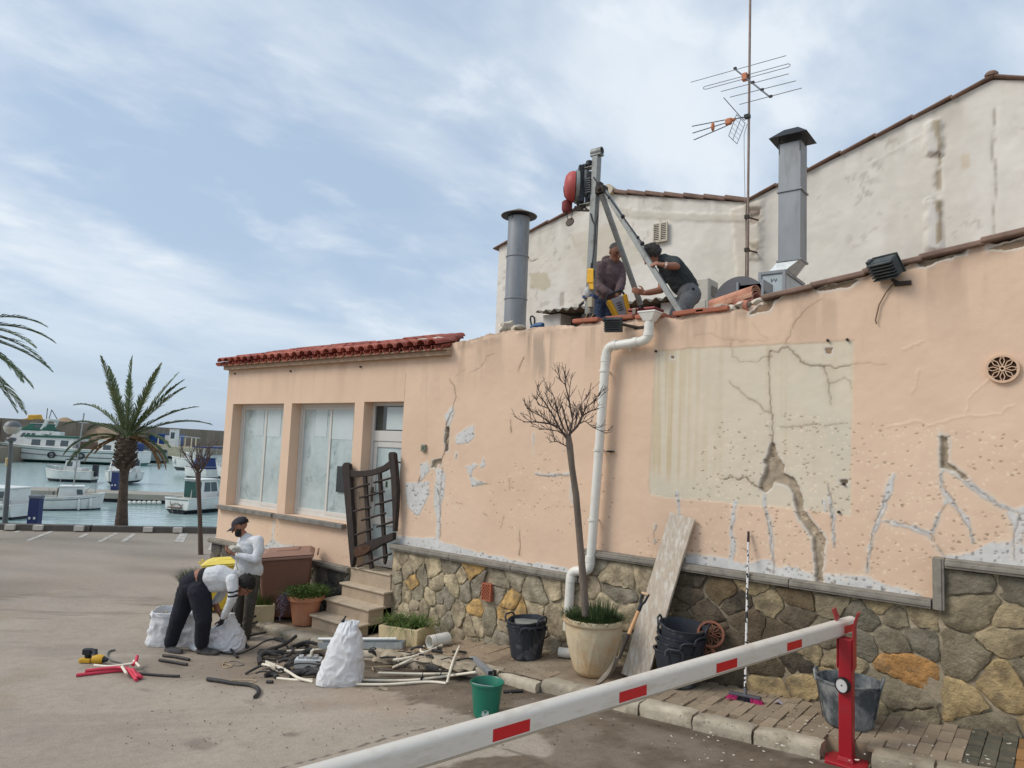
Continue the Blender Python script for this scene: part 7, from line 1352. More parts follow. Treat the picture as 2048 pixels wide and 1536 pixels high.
class Boat:
 def __init__(s,name,label,P,head,L,B,F,rise=.5,cat='boat',hull=None,bottom=None,stripe=None,group='boats in the harbour',full=.5,draft=.25):
  s.L,s.B,s.F,s.rise,s.full=L,B,F,rise,full;s.M=Matrix.Translation(P)@Matrix.Rotation(head,4,'Z');s.r=thing(name,label,cat,P,group)
  n=18;out=[]
  for i in range(n+1):
   t=i/n;b,z=s.hb(t),s.sh(t);x=(t-.5)*L;k=.18*t*t*L*.5
   out.append([(x-k*1.0,0,-draft),(x-k*.8,b*.55,-draft*.7),(x-k*.3,b*.88,.12*F),(x-k*.15,b*.95,.3*F),(x+k*.15,b,z-.12*F),(x+k*.2,b*1.02,z)])
  def strip(a,b_,m,name_):
   mb=MB();mb.M=s.M;w=b_-a+1
   for sg in(1,-1):mb.add([(p[0],p[1]*sg,p[2])for q in out for p in q[a:b_+1]],[(i*w+j,i*w+j+1,(i+1)*w+j+1,(i+1)*w+j)for i in range(n)for j in range(w-1)])
   q=out[0][a:b_+1];mb.add([(p[0],p[1],p[2])for p in q]+[(p[0],-p[1],p[2])for p in reversed(q)],[tuple(range(2*w))]);mb.build(name_,m,s.r,smooth=35,fix=True)
  strip(0,2,bottom or m_dark,'hull_bottom');strip(2,4,hull or m_hw,'hull');strip(4,5,stripe or hull or m_hw,'sheer_strake')
  mb=MB();mb.M=s.M;mb.add([(q[5][0],q[5][1]*.97*sg,q[5][2]-.1*F)for sg in(1,-1)for q in out],[(i,i+1,n+1+i+1,n+1+i)for i in range(n)]);mb.build('deck',m_deck,s.r)
  mb=MB();mb.M=s.M;ring=[(q[5][0],q[5][1],q[5][2])for q in out]+[(q[5][0],-q[5][1],q[5][2])for q in reversed(out)];mb.tube(ring+[ring[0]],.012+.012*B,6);mb.build('gunwale',hull or m_hw if not stripe else m_hw,s.r,smooth=60);s.out=out
 def hb(s,t):return s.B/2*(1-max(0,(t-s.full)/(1-s.full+.001))**2.3)*(.86+.14*min(1,t/.35))+.02
 def sh(s,t):return s.F*(1+.06*(1-t)+s.rise*t**2.4)
 def house(s,x0,x1,w,z0,z1,name='cabin',m=None,rf=.0,rb=.0,tw=.9,roof=None,win=(),over=.06,front=True,back=False,rt=.06):
  L=s.L;mb=MB();mb.M=s.M;a,b=x0*L,x1*L
  mb.hexa([(a,-w,z0),(b,-w,z0),(b,w,z0),(a,w,z0)],[(a+rb,-w*tw,z1),(b-rf,-w*tw,z1),(b-rf,w*tw,z1),(a+rb,w*tw,z1)]);c=mb.build(name,m or m_hw,s.r,bevel=.02)
  mb=MB();mb.M=s.M;o=over;mb.hexa([(a+rb-o,-w*tw-o,z1),(b-rf+o,-w*tw-o,z1),(b-rf+o,w*tw+o,z1),(a+rb-o,w*tw+o,z1)],[(a+rb-o,-w*tw-o,z1+rt),(b-rf+o,-w*tw-o,z1+rt),(b-rf+o,w*tw+o,z1+rt),(a+rb-o,w*tw+o,z1+rt)]);mb.build('cabin_roof',roof or m or m_hw,c,bevel=.02)
  def on(t,zf,sg,e):zz=z0+(z1-z0)*zf;ww=w*(1-(1-tw)*zf)+e;return(a+rb*zf+(b-a-(rf+rb)*zf)*t,sg*ww,zz)
  for(t0,t1,f0,f1)in win:
   for sg in(1,-1):mb=MB();mb.M=s.M;mb.hexa([on(t0,f0,sg,-.01),on(t1,f0,sg,-.01),on(t1,f1,sg,-.01),on(t0,f1,sg,-.01)],[on(t0,f0,sg,.015),on(t1,f0,sg,.015),on(t1,f1,sg,.015),on(t0,f1,sg,.015)]);mb.build('window',m_win,c)
  for en,ok in((1,front),(0,back)):
   if ok:
    for k in(-1,1)if w>.5 else(0,):
     def fr(u,zf,e):zz=z0+(z1-z0)*zf;ww=w*(1-(1-tw)*zf);xx=(b-rf*zf+e)if en else(a+rb*zf-e);return(xx,u*ww,zz)
     u0,u1=(.06*k,.88*k)if k else(-.85,.85);mb=MB();mb.M=s.M;mb.hexa([fr(u0,.42,-.01),fr(u1,.42,-.01),fr(u1,.88,-.01),fr(u0,.88,-.01)],[fr(u0,.42,.015),fr(u1,.42,.015),fr(u1,.88,.015),fr(u0,.88,.015)]);mb.build('windscreen' if en else 'rear_window',m_win,c)
  return c
 def tube(s,name,runs,r,m=None,n=6):
  mb=MB();mb.M=s.M
  for pts in runs:mb.tube([(p[0]*s.L,p[1],p[2])for p in pts],r,n)
  return mb.build(name,m or m_rail,s.r,smooth=60)
 def box(s,name,x0,x1,y0,y1,z0,z1,m,bev=.03):mb=MB();mb.M=s.M;mb.bx(x0*s.L,x1*s.L,y0,y1,z0,z1);return mb.build(name,m,s.r,bevel=bev)
 def ball(s,name,x,y,z,r,m):mb=MB();mb.M=s.M;mb.ball((x*s.L,y,z),r,14,10);return mb.build(name,m,s.r,smooth=60)
 def rail(s,t0,t1,h,n=6):
  runs=[]
  for sg in(1,-1):
   P=[((t0+(t1-t0)*k/n),0,0)for k in range(n+1)];q=[(t-.5,sg*s.hb(t)*.93,s.sh(t)+h)for t,_,_ in P];runs.append(q);runs+=[[(t-.5,sg*s.hb(t)*.93,s.sh(t)-.02),(t-.5,sg*s.hb(t)*.93,s.sh(t)+h)]for t,_,_ in P]
  return s.tube('rail',runs,.016)
 def text(s,txt,size,x,y,z,face,m,arc=0):
  cu=bpy.data.curves.new('lettering','FONT');cu.body=txt;cu.size=size;cu.align_x='CENTER';cu.extrude=.004;to=bpy.data.objects.new('t',cu);COL.objects.link(to);dg=bpy.context.evaluated_depsgraph_get();me=bpy.data.meshes.new_from_object(to.evaluated_get(dg));bpy.data.objects.remove(to)
  Mx=s.M@Matrix.Translation((x*s.L,y,z))@face;o0=root_loc(s.r)
  for v in me.vertices:
   p=v.co.copy()
   if arc:a=p.x/arc;p=Vector(((arc+p.y)*math.sin(a),(arc+p.y)*math.cos(a)-arc,p.z))
   v.co=Mx@p-o0
  me.materials.clear();me.materials.append(m);link('lettering',me,s.r)
 def fender(s,t,sg,r=.1):mb=MB();mb.M=s.M;x=(t-.5)*s.L;y=sg*(s.hb(t)+r*.8);mb.lathe([(.0,-.3),(r*.7,-.27),(r,-.15),(r,.12),(r*.6,.22),(0,.25)],(x,y,s.sh(t)-.35),12);mb.build('fender',m_hw,s.r,smooth=50)
Rx90=Matrix.Rotation(rad(90),4,'X');Rz=lambda d:Matrix.Rotation(rad(d),4,'Z');ink=mat('hull_ink',lin(50,52,56),.6)
def HD(a,b):
 A,B=W0(*a),W0(*b);return math.atan2((B-A).y,(B-A).x)
face_cam=math.atan2(-FWD.y,-FWD.x);right_h=math.atan2(RGT.y,RGT.x)
P=W0(142,1019);sl=Boat('sloop','small white sloop with grey mast and dark cabin opening moored at the pontoon',P,right_h+rad(30),2.6,1.15,.58,.35,hull=m_hw,stripe=m_hw)
sl.house(-.22,.2,.42,.55,1.08,rf=.1,rb=.05,win=((.72,.95,.35,.8),),front=False);sl.box('cabin_door',-.235,-.222,-.3,.3,.6,1.02,m_rust,.01);sl.tube('mast',[[(.0,0,.9),(.06,0,4.6)]],.03,mat('mast_grey',lin(150,150,148),.5));sl.tube('bow_rail',[[(.18,.48,.75),(.3,.42,1.15),(.47,.0,1.25),(.3,-.42,1.15),(.18,-.48,.75)],[(.36,.35,.8),(.36,.35,1.15)],[(.36,-.35,.8),(.36,-.35,1.15)]],.014);sl.fender(.8,-1,.07);sl.fender(.62,-1,.06);sl.box('rudder_head',-.56,-.51,-.04,.04,-.2,.55,m_hw,.01);sl.tube('rub_line',[[(t-.5,-sl.hb(t)*1.01,sl.sh(t)-.12)for t in[k/12 for k in range(13)]]],.014,m_dark);sl.tube('tiller_post',[[(-.22,-.3,.6),(-.2,-.3,1.5)],[(-.4,.0,.6),(-.36,0,1.0)]],.015)
P=onZ(26,1046,WZ);lb2=Boat('motor_boat','white cabin boat with grey side windows at the left edge, behind the lamp post',P+FWD*1.6-RGT*2.2,right_h+rad(172),3.3,1.5,.62,.2);lb2.r.scale=(1,1,.84);lb2.house(-.42,.30,.62,.56,1.42,win=((.08,.3,.35,.85),(.34,.62,.35,.85),(.66,.92,.35,.85)),front=True,back=False,rf=.3,tw=.92);lb2.text('T 78501',.17,-.33,lb2.B*.47+.03,.42,Rz(180)@Rx90,ink);lb2.rail(.02,.5,.28,5);lb2.ball('buoy',-.12,lb2.B*.5+.05,.2,(.16,.16,.2),m_hw);lb2.box('outboard_cover',.3,.42,-.25,.25,.75,1.25,m_dark);lb2.fender(.02,1,.09)
P=W0(373,1028);rb_=Boat('cabin_boat','white cabin boat seen from its stern, moored in front of the peach building corner',P+FWD*1.4+RGT*.1,math.atan2(FWD.y,FWD.x)-rad(22),3.9,2.15,.78,.35);rb_.r.scale=(.8,.8,.72);rb_.house(-.22,.18,.72,.72,2.02,rb=.12,rf=.25,win=((.15,.5,.4,.88),(.55,.9,.4,.88)),front=True,tw=.92,over=.1)
c=rb_.box('cockpit_opening',-.228,-.2,-.62,.62,.82,1.9,mat('teal_inside',lin(36,74,70),.5,.2,3,0),.01);rb_.tube('door_post',[[(-.235,0,.8),(-.205,0,1.95)]],.03,m_hw);rb_.tube('cockpit_stripe',[[(-.50,-.9,.72),(-.50,.9,.72)]],.02,m_dark);rb_.text('ANA MAR',.17,-.508,.0,.42,Rz(-90)@Rx90,ink,.55);rb_.tube('mooring_rope',[[(-.5,.55,.6),(-.53,.2,.05),(-.56,.0,-.05)],[(-.5,-.5,.5),(-.53,-.2,.0)]],.018,mat('rope',lin(120,110,96),.8));rb_.rail(.55,.98,.35,5);rb_.fender(.75,-1,.11);rb_.fender(.86,-1,.1);rb_.box('platform',-.56,-.5,-.5,.5,.2,.26,m_rust,.01)
P=onZ(146,968,WZ);cb=Boat('console_boat','small open white boat with centre console behind the pontoon',P+FWD*2.2-RGT*1.6,right_h+rad(184),3.4,1.5,.62,.25);cb.house(-.12,.1,.42,.55,1.45,rf=.15,win=((.2,.8,.5,.85),),roof=m_dark);cb.box('outboard',-.56,-.46,-.16,.16,.3,1.15,m_dark);cb.rail(.5,.95,.3,5);cb.box('seat',-.3,-.18,-.5,.5,.55,.9,m_hw)
P=onZ(240,975,WZ);mb2=Boat('cruiser','white cruiser facing us behind the palm trunk, wide windscreen',P+FWD*3.0-RGT*1.6,face_cam+rad(4),4.6,2.2,.85,.35);mb2.r.scale=(.8,.8,.72);mb2.house(-.3,.12,1.0,.9,2.35,rf=.55,win=((.1,.5,.45,.85),(.55,.9,.45,.85)),front=True);mb2.house(-.25,-.02,.85,2.42,2.95,'upper_cabin',rf=.2,win=(),front=False);mb2.rail(.45,.98,.4,6);mb2.fender(.4,1,.12);mb2.tube('arch',[[(-.2,-.8,2.9),(-.2,-.7,3.5),(-.2,.7,3.5),(-.2,.8,2.9)]],.04)
P=onZ(322,958,WZ);cb3=Boat('canopy_boat','white boat with blue canopy moored beyond the pontoon',P+FWD*7,right_h+rad(170),5.5,2.1,.8,.3);cb3.house(-.42,.05,.85,1.95,2.02,'canopy',m_bluec,over=.05,roof=m_bluec,front=False);cb3.tube('canopy_frame',[[(a,b,.75),(a,b,2.0)]for a in(-.4,-.18,.04)for b in(-.8,.8)],.025);cb3.box('cuddy',-.05,.2,-.7,.7,.75,1.5,m_hw);cb3.tube('bow_pole',[[(.36,0,.9),(.36,0,2.6)]],.03,m_dark);cb3.fender(.9,1,.12)
P=onZ(362,965,WZ);cb4=Boat('covered_boat','boat under a dark blue canvas cover left of the small bare tree',P+FWD*3.2,right_h+rad(150),3.6,1.7,.65,.3);cb4.house(-.35,.1,.68,.62,1.55,'canvas_cover',m_bluec,rf=.5,rb=.15,roof=m_bluec,front=False,tw=.85);cb4.tube('rail',[[(-.45,-.7,.9),(-.45,.7,.9)]],.02)
P=onZ(424,975,WZ);cb5=Boat('work_boat','small work boat with dark wheelhouse frame at the building corner',P+FWD*5,right_h+rad(160),4.4,1.8,.7,.3);cb5.tube('frame',[[(a,b,.7),(a,b,2.7)]for a in(-.3,.0)for b in(-.7,.7)]+[[(-.3,b,2.7),(.0,b,2.7)]for b in(-.7,.7)]+[[(a,-.7,2.7),(a,.7,2.7)]for a in(-.3,0)],.05,m_dark);cb5.box('engine_box',-.2,-.05,-.4,.4,.6,1.5,m_bluep);cb5.rail(.5,.95,.4,4)
P=onZ(100,926,WZ);tw_=Boat('trawler','long white and green fishing trawler with wheelhouse, lying across the basin',P+FWD*2+RGT*-.8,right_h+rad(181),21.5,4.6,1.75,.75,hull=m_hw,bottom=m_grn,stripe=m_hw,full=.45,draft=.2);tw_.r.scale=(.92,.92,.78)
for zz_ in(.22,.62):tw_.tube('hull_stripe',[[(t-.5+.004,tw_.hb(t)*1.015+.01,tw_.sh(t)-zz_*tw_.F)for t in[k/20 for k in range(21)]]],.05,m_grn if zz_<.5 else m_dark)
tw_.house(-.14,.13,1.7,1.6,3.4,'deckhouse',win=((.1,.26,.35,.8),(.38,.56,.35,.8),(.68,.86,.35,.8)),front=False,roof=m_grn,over=.15,rt=.25);tw_.house(.03,.27,1.6,1.7,4.3,'wheelhouse',rf=1.8,win=((.3,.42,.62,.86),(.46,.58,.62,.86),(.62,.72,.62,.86)),front=True,roof=m_grn,rt=.2,tw=.86);tw_.house(.04,.17,1.2,4.5,5.3,'bridge',m_grn,rf=1.0,rb=.1,win=((.2,.55,.3,.8),),roof=m_hw,front=False);tw_.tube('funnel_arch',[[(.08,b,3.6),(.045,b,5.2),(.035,b,5.9)]for b in(-1.0,1.0)]+[[(.035,-1.0,5.9),(.035,1.0,5.9)]],.24,m_hw);tw_.tube('mast',[[(.07,0,5.3),(.07,0,7.6)],[(.03,-.9,5.9),(.045,0,7.4)],[(.03,.9,5.9),(.045,0,7.4)],[(.1,-1.4,5.9),(.1,1.4,5.9)]],.05,m_dark);tw_.box('net_drum',-.28,-.16,-1.2,1.2,1.6,3.0,m_rust);tw_.box('raft',.0,.05,.6,1.5,3.8,4.3,m_hw);tw_.box('raft',-.06,-.01,.6,1.5,3.7,4.2,m_hw);tw_.box('net_pile',-.47,-.40,-1.5,1.5,1.6,3.1,m_bluec,.3);tw_.house(-.38,-.27,1.4,1.6,3.3,'stern_shelter',win=((.3,.7,.2,.6),),front=False)
for t in(.29,.06,.45):mb=MB();mb.M=tw_.M;mb.lathe([(.3,-.1),(.45,-.1),(.45,.1),(.3,.1),(.3,-.1)],((t-.5)*21.5,tw_.hb(t)+.15,.95),18,Matrix.Rotation(rad(90),3,'X'),cap=False);mb.build('tyre_fender',m_dark,tw_.r,smooth=40)
P=onZ(300,928,WZ);g1=Boat('grey_workboat','grey work boat with dark outboard right of the palm crown',P+FWD*3-RGT*2.6,right_h+rad(200),7,2.6,1.5,.5,hull=m_gryp);g1.r.scale=(.8,.8,.72);g1.house(-.2,.2,.9,1.4,3.2,m=m_gryp,rf=.8,win=((.2,.7,.4,.85),));g1.box('gear_pile',-.5,-.25,-.9,.9,1.3,2.2,m_dark,.3)
P=onZ(352,922,WZ);g2=Boat('beige_fishing_boat','beige fishing boat with a white cabin and poles near the rocks',P+FWD*5-RGT*2.6,right_h+rad(186),7.5,2.6,1.4,.45,hull=m_bei);g2.house(-.02,.1,.7,1.4,4.0,win=((.2,.8,.5,.85),));g2.tube('poles',[[(a,.6,1.4),(a,.6,2.9)]for a in(-.4,-.32,-.2,-.1,.3)],.09,m_bei);g2.tube('poles',[[(-.45,0,2.9),(-.05,0,3.1)]],.08,m_rail)
A_,B_=onZ(40,979,-.6),onZ(445,994,-.6);d_=(B_-A_).normalized();s_=Vector((-d_.y,d_.x,0));s_=s_ if s_.dot(FWD)>0 else-s_;A_=A_-d_*14;pn=thing('pontoon','low grey concrete pontoon across the marina','pontoon',A_);L=(B_-A_).length+20;m_pn=mat('pontoon_concrete',lin(150,146,136),.85,.15,2,.2,20,dirt=lin(110,106,96),da=.5,ds=1)
k=0.0
while k<L:mb=MB();a=A_+d_*k+s_*1.1;mb.box(a+d_*3.9-Zs*.16,(7.8,2.2,.3),math.atan2(d_.y,d_.x));mb.build('deck_section',m_pn,pn,bevel=.02);k+=7.9
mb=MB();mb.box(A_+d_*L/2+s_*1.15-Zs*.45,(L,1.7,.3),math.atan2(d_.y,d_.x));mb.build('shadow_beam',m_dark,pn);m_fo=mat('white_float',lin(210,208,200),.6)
for px in range(254,322,10):P=onZ(px,1006,WZ+.12);mb=MB();mb.ball(P+s_*.25,(.12,.12,.1),10,6);mb.build('float',m_fo,pn,smooth=60)
m_pb=mat('pedestal_blue',lin(34,48,96),.5,.08,3,.03,30)
def pedestal(c,w,h,label):r=thing('service_pedestal',label,'service post',c,'blue service pedestals');mb=MB();mb.box(c+Zs*h/2,(w,w*.8,h),right_h);mb.build('body',m_pb,r,bevel=.02);mb=MB();mb.box(c+Zs*(h+.05),(w*1.1,w*.9,.1),right_h);mb.build('top',mat('ped_top',lin(110,118,130),.5),r,bevel=.03);[(mb:=MB(),mb.box(c+Zs*h*.3-FWD*w*.42+RGT*e*w*.24,(w*.2,.02,w*.22),right_h),mb.build('socket',m_hw,r))for e in(-1,1)]
c=GR(68,1050);pedestal(Vector((c.x,c.y,-.14)),.30,.78,'dark blue service pedestal on the quay beside the lamp post');c=onZ(222,981,-.6);pedestal(c+s_*.4,.36,.98,'blue service pedestal on the pontoon left of the palm trunk')
A_,B_=onZ(-120,829,3.7),onZ(470,863.5,3.7);d_=(B_-A_);Lw=d_.length;d_.normalize();s_=Vector((-d_.y,d_.x,0));s_=s_ if s_.dot(FWD)>0 else-s_;bw=thing('breakwater_wall','long brown concrete breakwater wall beyond the harbour','wall',A_);m_bw=mat('breakwater_concrete',lin(128,116,102),.9,.2,.4,.4,3,dirt=lin(92,82,72),da=.6,ds=.3);an_=math.atan2(d_.y,d_.x);k=0;i=0
while k<Lw+160:w=5.2;mb=MB();c=A_+d_*(k+w/2)+s_*(1.5+random.uniform(-.03,.03));mb.box((c.x,c.y,1.4),(w-.12,3,4.55+random.uniform(-.04,.04)),an_);mb.build('wall_block',m_bw,bw,color=None);k+=w;i+=1
mb=MB();c=A_+d_*Lw*.5;mb.box((c.x,c.y,-.6),(Lw+160,14,2.2),an_);tag(mb.build('breakwater_quay',mat('quay_apron',lin(140,128,112),.9,.15,.5,.3,3),None),None,None,kind='structure')
P=onZ(440,876,2.2);Pm=onY(0,0,0);c=A_+d_*((P-A_).dot(d_));c=PD(441,874,depth(A_+d_*(Lw*.93))-3.2);mb=MB();mb.box(c,(4.4,.12,1.6),an_);mb.build('painted_panel',m_bluep,bw)
m_rock=mat('riprap_rock',lin(146,136,124),.95,.25,.6,.6,2,dirt=lin(96,88,80),da=.6,ds=.5,objcol=False);rk=bpy.data.objects.new('riprap',None);COL.objects.link(rk);rk['kind']='structure';rk.location=onZ(420,900,WZ);rms=[]
for v_ in range(5):
 bm=bmesh.new();bmesh.ops.create_icosphere(bm,subdivisions=1,radius=1)
 for v in bm.verts:v.co*=1+random.uniform(-.3,.22);v.co.z*=.75
 me=bpy.data.meshes.new('rock');bm.to_mesh(me);bm.free();me.materials.append(m_rock);rms.append(me)
for k in range(150):
 px,f=random.uniform(372,470),random.random();base=onZ(px,906,WZ);P=base+FWD*(f*9)+Zs*(f*2.6+random.uniform(-.2,.3));o=bpy.data.objects.new('rock',random.choice(rms));COL.objects.link(o);o.parent=rk;o.location=P-rk.location;s=random.uniform(.55,1.15);o.scale=(s*1.2,s,s);o.rotation_euler=(random.uniform(0,6),random.uniform(0,6),random.uniform(0,6))
gm=onZ(110,905,WZ);c=PD(105,872,100);vs=[];nx_,ny_=40,14
for i in range(nx_):
 for j in range(ny_):u,v=i/(nx_-1)*2-1,j/(ny_-1)*2-1;hh=max(0,1-abs(u)**2.2)*max(0,1-v*v)*(3.6+1.2*mnoise.noise(Vector((u*4,v*3,0))));p=c+RGT*(u*13)+Vector((FWD.x,FWD.y,0))*(v*5);vs.append((p.x,p.y,.3+hh))
mb=MB();mb.add(vs,[(i*ny_+j,i*ny_+j+1,(i+1)*ny_+j+1,(i+1)*ny_+j)for i in range(nx_-1)for j in range(ny_-1)]);tag(mb.build('gravel_heap',mat('gravel_brown',lin(150,128,104),.95,.2,.6,.5,3,dirt=lin(116,98,80),da=.5,ds=.4),None,smooth=60),None,None,kind='structure')
c=PD(70,838,98);ld=thing('yellow_loader','yellow excavator arm and bucket standing on the gravel heap by the lamp','excavator',(c.x,c.y,3.5));m_ly=mat('loader_yellow',lin(196,150,40),.6,.15,1,.1,5);mb=MB();mb.beam(c+RGT*-3.2-Zs*1.6,c+RGT*-.2+Zs*.3,.5,.5);mb.build('arm',m_ly,ld);mb=MB();mb.hexa([c+RGT*a+FWD*b+Zs*-.9 for a,b in((-.4,-.6),(1.2,-.6),(1.2,.6),(-.4,.6))],[c+RGT*a+FWD*b+Zs*.6 for a,b in((-.7,-.6),(.5,-.6),(.5,.6),(-.7,.6))]);mb.build('bucket',m_ly,ld,bevel=.1);mb=MB();mb.box(c+RGT*-3.6-Zs*1.4,(2.2,2,1.6),right_h);mb.build('body',m_ly,ld,bevel=.1)
c=PD(333,889,118);st=thing('blue_hut','blue storage hut at the foot of the breakwater','hut',(c.x,c.y,.5));mb=MB();mb.box((c.x,c.y,1.6),(4.4,2.4,1.7),right_h);mb.build('walls',m_bluep,st);mb=MB();mb.box((c.x,c.y,2.5),(4.7,2.7,.15),right_h);mb.build('roof',mat('hut_roof',lin(60,104,160),.6),st);mb=MB();mb.box((c.x-FWD.x*1.55+RGT.x*1,c.y-FWD.y*1.55+RGT.y*1,1.4),(1.2,.1,1.9),right_h);mb.build('door',m_hw,st)
c=GR(10,1049);dl=depth(c);lp=thing('lamp_post','grey lamp post with round globe at the left edge of the quay','street lamp',c);m_lp=mat('lamp_grey',lin(112,116,118),.5,.1,3,.05,30,metal=.3);tp_=PD(22,884,dl);mb=MB();mb.tube([c-Zs*.1,tp_],[.075,.05],14);mb.build('pole',m_lp,lp,smooth=40);mb=MB();mb.lathe([(.06,0),(.12,.04),(.13,.1),(.1,.13)],tp_,20);mb.build('collar',m_lp,lp,smooth=40);g=PD(25,855,dl);mb=MB();mb.lathe([(.1,-.19),(.19,-.11),(.225,.0),(.22,.02)],g,28,cap=False);mb.build('globe',mat('globe_milky',lin(190,186,174),.2,.05,3,0,spec=.6),lp,smooth=60);mb=MB();mb.lathe([(.225,.02),(.2,.1),(.12,.18),(0,.205)],g,28,cap=False);mb.build('globe_cap',m_lp,lp,smooth=60);mb=MB();mb.tube([PD(15.5,931,dl),PD(16.6,916,dl)],.066,14);mb.build('sticker_band',mat('sticker_cream',lin(200,180,130),.6,.2,20,0),lp)
m_pt=mat('palm_trunk',lin(92,80,70),.95,.3,9,1.0,14,dirt=lin(56,48,42),da=.6,ds=7,bd=.05);m_pf=mat('palm_leaf',lin(84,98,62),.6,.35,3,0,dirt=lin(122,122,72),da=.6,ds=2.5);m_pd=mat('palm_dry',lin(138,108,72),.8,.3,4,0)
def frond(top,dirv,L,droop,parent,m,rg,w=1.0,curl=0.0):
 mb=MB();d=Vector(dirv).normalized();side=d.cross(Zs);side=side.normalized()if side.length>.05 else Vector((1,0,0));n=26;P=[Vector(top)];dd=d.copy()
 for k in range(n):dd=(dd+Vector((0,0,-droop/n*(1.2+2.2*(k/n)**1.5)))+side*(curl/n)).normalized();P.append(P[-1]+dd*(L/n))
 mb.tube(P[::2],[max(.004,.024*(1-k/(n/2+1)))for k in range(len(P[::2]))],5)
 for k in range(5,int(n*2.2)):
  t=k/(n*2.2);i=min(n-1,int(t*n));p=P[i].lerp(P[i+1],t*n-i);tg=(P[i+1]-P[i]).normalized();sd=tg.cross(Zs);sd=sd.normalized()if sd.length>.05 else side;up=sd.cross(tg);ll=L*.135*w*(math.sin(math.pi*min(1,.12+t*.9))**.6+.12)*rg.uniform(.75,1.1)
  for sg in(-1,1):
   o=(tg*(.95+.5*t)+sd*sg*rg.uniform(.5,.75)+up*rg.uniform(.1,.4)).normalized()*ll;e=p+o+Vector((0,0,-ll*.16));q=tg.cross(o).normalized().cross(o).normalized()*.014;mid=p+o*.55;mb.add([p-q*.6,p+q*.6,mid+q,mid-q,e],[(0,1,2,3),(3,2,4)])
 mb.build('frond',m,parent,fix=False)
def palm(base,top,label,specs,seed,r0=.34,r1=.17,rb=.33,bulge=True):
 rg=random.Random(seed);r=thing('palm_tree',label,'palm tree',base);n=14;pts,rs=[],[]
 for k in range(n+1):t=k/n;pts.append(base.lerp(top,t)-Zs*.05*(k==0));rs.append((r0*(1-t)+r1*t)*(1-.25*math.sin(t*3.1))if t<.62 or not bulge else r1*.95+(rb-r1)*math.sin(min(1,(t-.62)/.3)*1.57))
 mb=MB();mb.tube(pts,rs,18);mb.build('trunk',m_pt,r,smooth=60)
 if bulge:
  for k in range(60):a,z=k*2.4,(k/60)**1;p=base.lerp(top,.68+.34*z)+Vector((math.cos(a),math.sin(a),0))*(rb*(.85-.25*z));o=Vector((math.cos(a),math.sin(a),.9)).normalized()*.16;mb=MB();mb.beam(p-o*.4,p+o,.10,.04,(math.cos(a),math.sin(a),0));mb.build('leaf_base',m_pt,r)
 for(dx,dz,dy,L,dr,m)in specs:frond(top+Vector((dx*.12,dy*.1,.05)),RGT*dx+Zs*dz+Vector((FWD.x,FWD.y,0))*dy,L,dr,r,m,rg)
 return r
b0=GR(242,1059);dp_=depth(b0);t0=PD(253,878,dp_);rg=random.Random(5);sp=[]
for a,L,dr in((-82,2.05,.75),(-62,2.4,.4),(-44,2.55,.5),(-33,2.35,.15),(-24,2.45,.1),(-15,2.2,.1),(-8,2.5,.05),(0,2.4,.0),(7,2.55,.05),(15,2.2,.05),(22,2.4,.1),(29,2.55,.12),(36,2.35,.2),(45,2.5,.2),(52,2.2,.3),(62,2.45,.4),(74,1.9,.5),(86,1.7,.7),(-72,1.8,.8),(-53,1.9,.6)):sp.append((math.sin(rad(a)),math.cos(rad(a)),rg.uniform(-.45,.45),L,dr,m_pf))
for a,L,dr in((96,1.5,.95),(88,1.6,1.0),(104,1.3,.8),(-95,1.3,.8),(-88,1.1,.7),(-104,.9,.5),(80,1.1,.6)):sp.append((math.sin(rad(a)),math.cos(rad(a)),rg.uniform(-.4,.4),L,dr,m_pd))
palm(b0,t0,'short date palm with a bulging trunk top on the quay edge',sp,3,.19,.115,.26)
mb=MB();mb.prism([(-.55,-.25),(.6,-.3),(.65,.3),(-.6,.28)],lambda a,b,h:(b0.x+a*RGT.x-b*RGT.y,b0.y+a*RGT.y+b*RGT.x,b0.z+h),-.06,.02);tag(mb.build('tree_pit',mat('tree_pit_soil',lin(60,54,50),.95,.3,8,.6,30),None),None,None,kind='structure')
b0=GR(-135,1075);dp_=depth(b0);t0=PD(-122,668,dp_);sp=[]
for a,L,dr,dy in((62,2.6,.5,.1),(70,2.7,.5,.2),(78,2.75,.45,-.1),(84,2.75,.5,.1),(92,2.7,.4,.3),(99,2.75,.45,-.1),(106,2.6,.4,.2),(122,3.1,.25,.0),(128,2.7,.3,.2),(-40,2.8,.4,.1),(-70,2.8,.6,0),(-95,2.6,.7,.1),(10,2.6,.2,.1),(-15,2.7,.2,0),(30,2.7,.25,-.3),(-120,2.4,.5,0)):sp.append((math.sin(rad(a)),math.cos(rad(a)),dy,L,dr,m_pf))
palm(b0,t0,'tall palm mostly outside the left edge, only its frond tips in view',sp,8,.3,.2,.3)
c=GR(402,1108);dl=depth(c);pt=thing('pollarded_tree','small leafless pollarded tree with dark slim trunk on the car park','tree',c);mb=MB();mb.tube([c-Zs*.05,PD(400,1040,dl),PD(397,970,dl),PD(396,945,dl)],[.06,.05,.05,.065],10);mb.build('trunk',m_twig,pt,smooth=60);rg=random.Random(19);tw,br=MB(),MB()
for k in range(15):a=k*.42+.2;grow(PD(396,950-rg.uniform(-4,14),dl),(RGT*math.cos(a)*.9+Zs*(.9+.5*abs(math.sin(a)))+FWD*math.sin(a)*.7).normalized(),rg.uniform(.3,.5),.016,2,br)
br.build('limbs',m_twig,pt,fix=False);o=tw.build('twigs',m_twig,pt,fix=False);o['kind']='stuff'
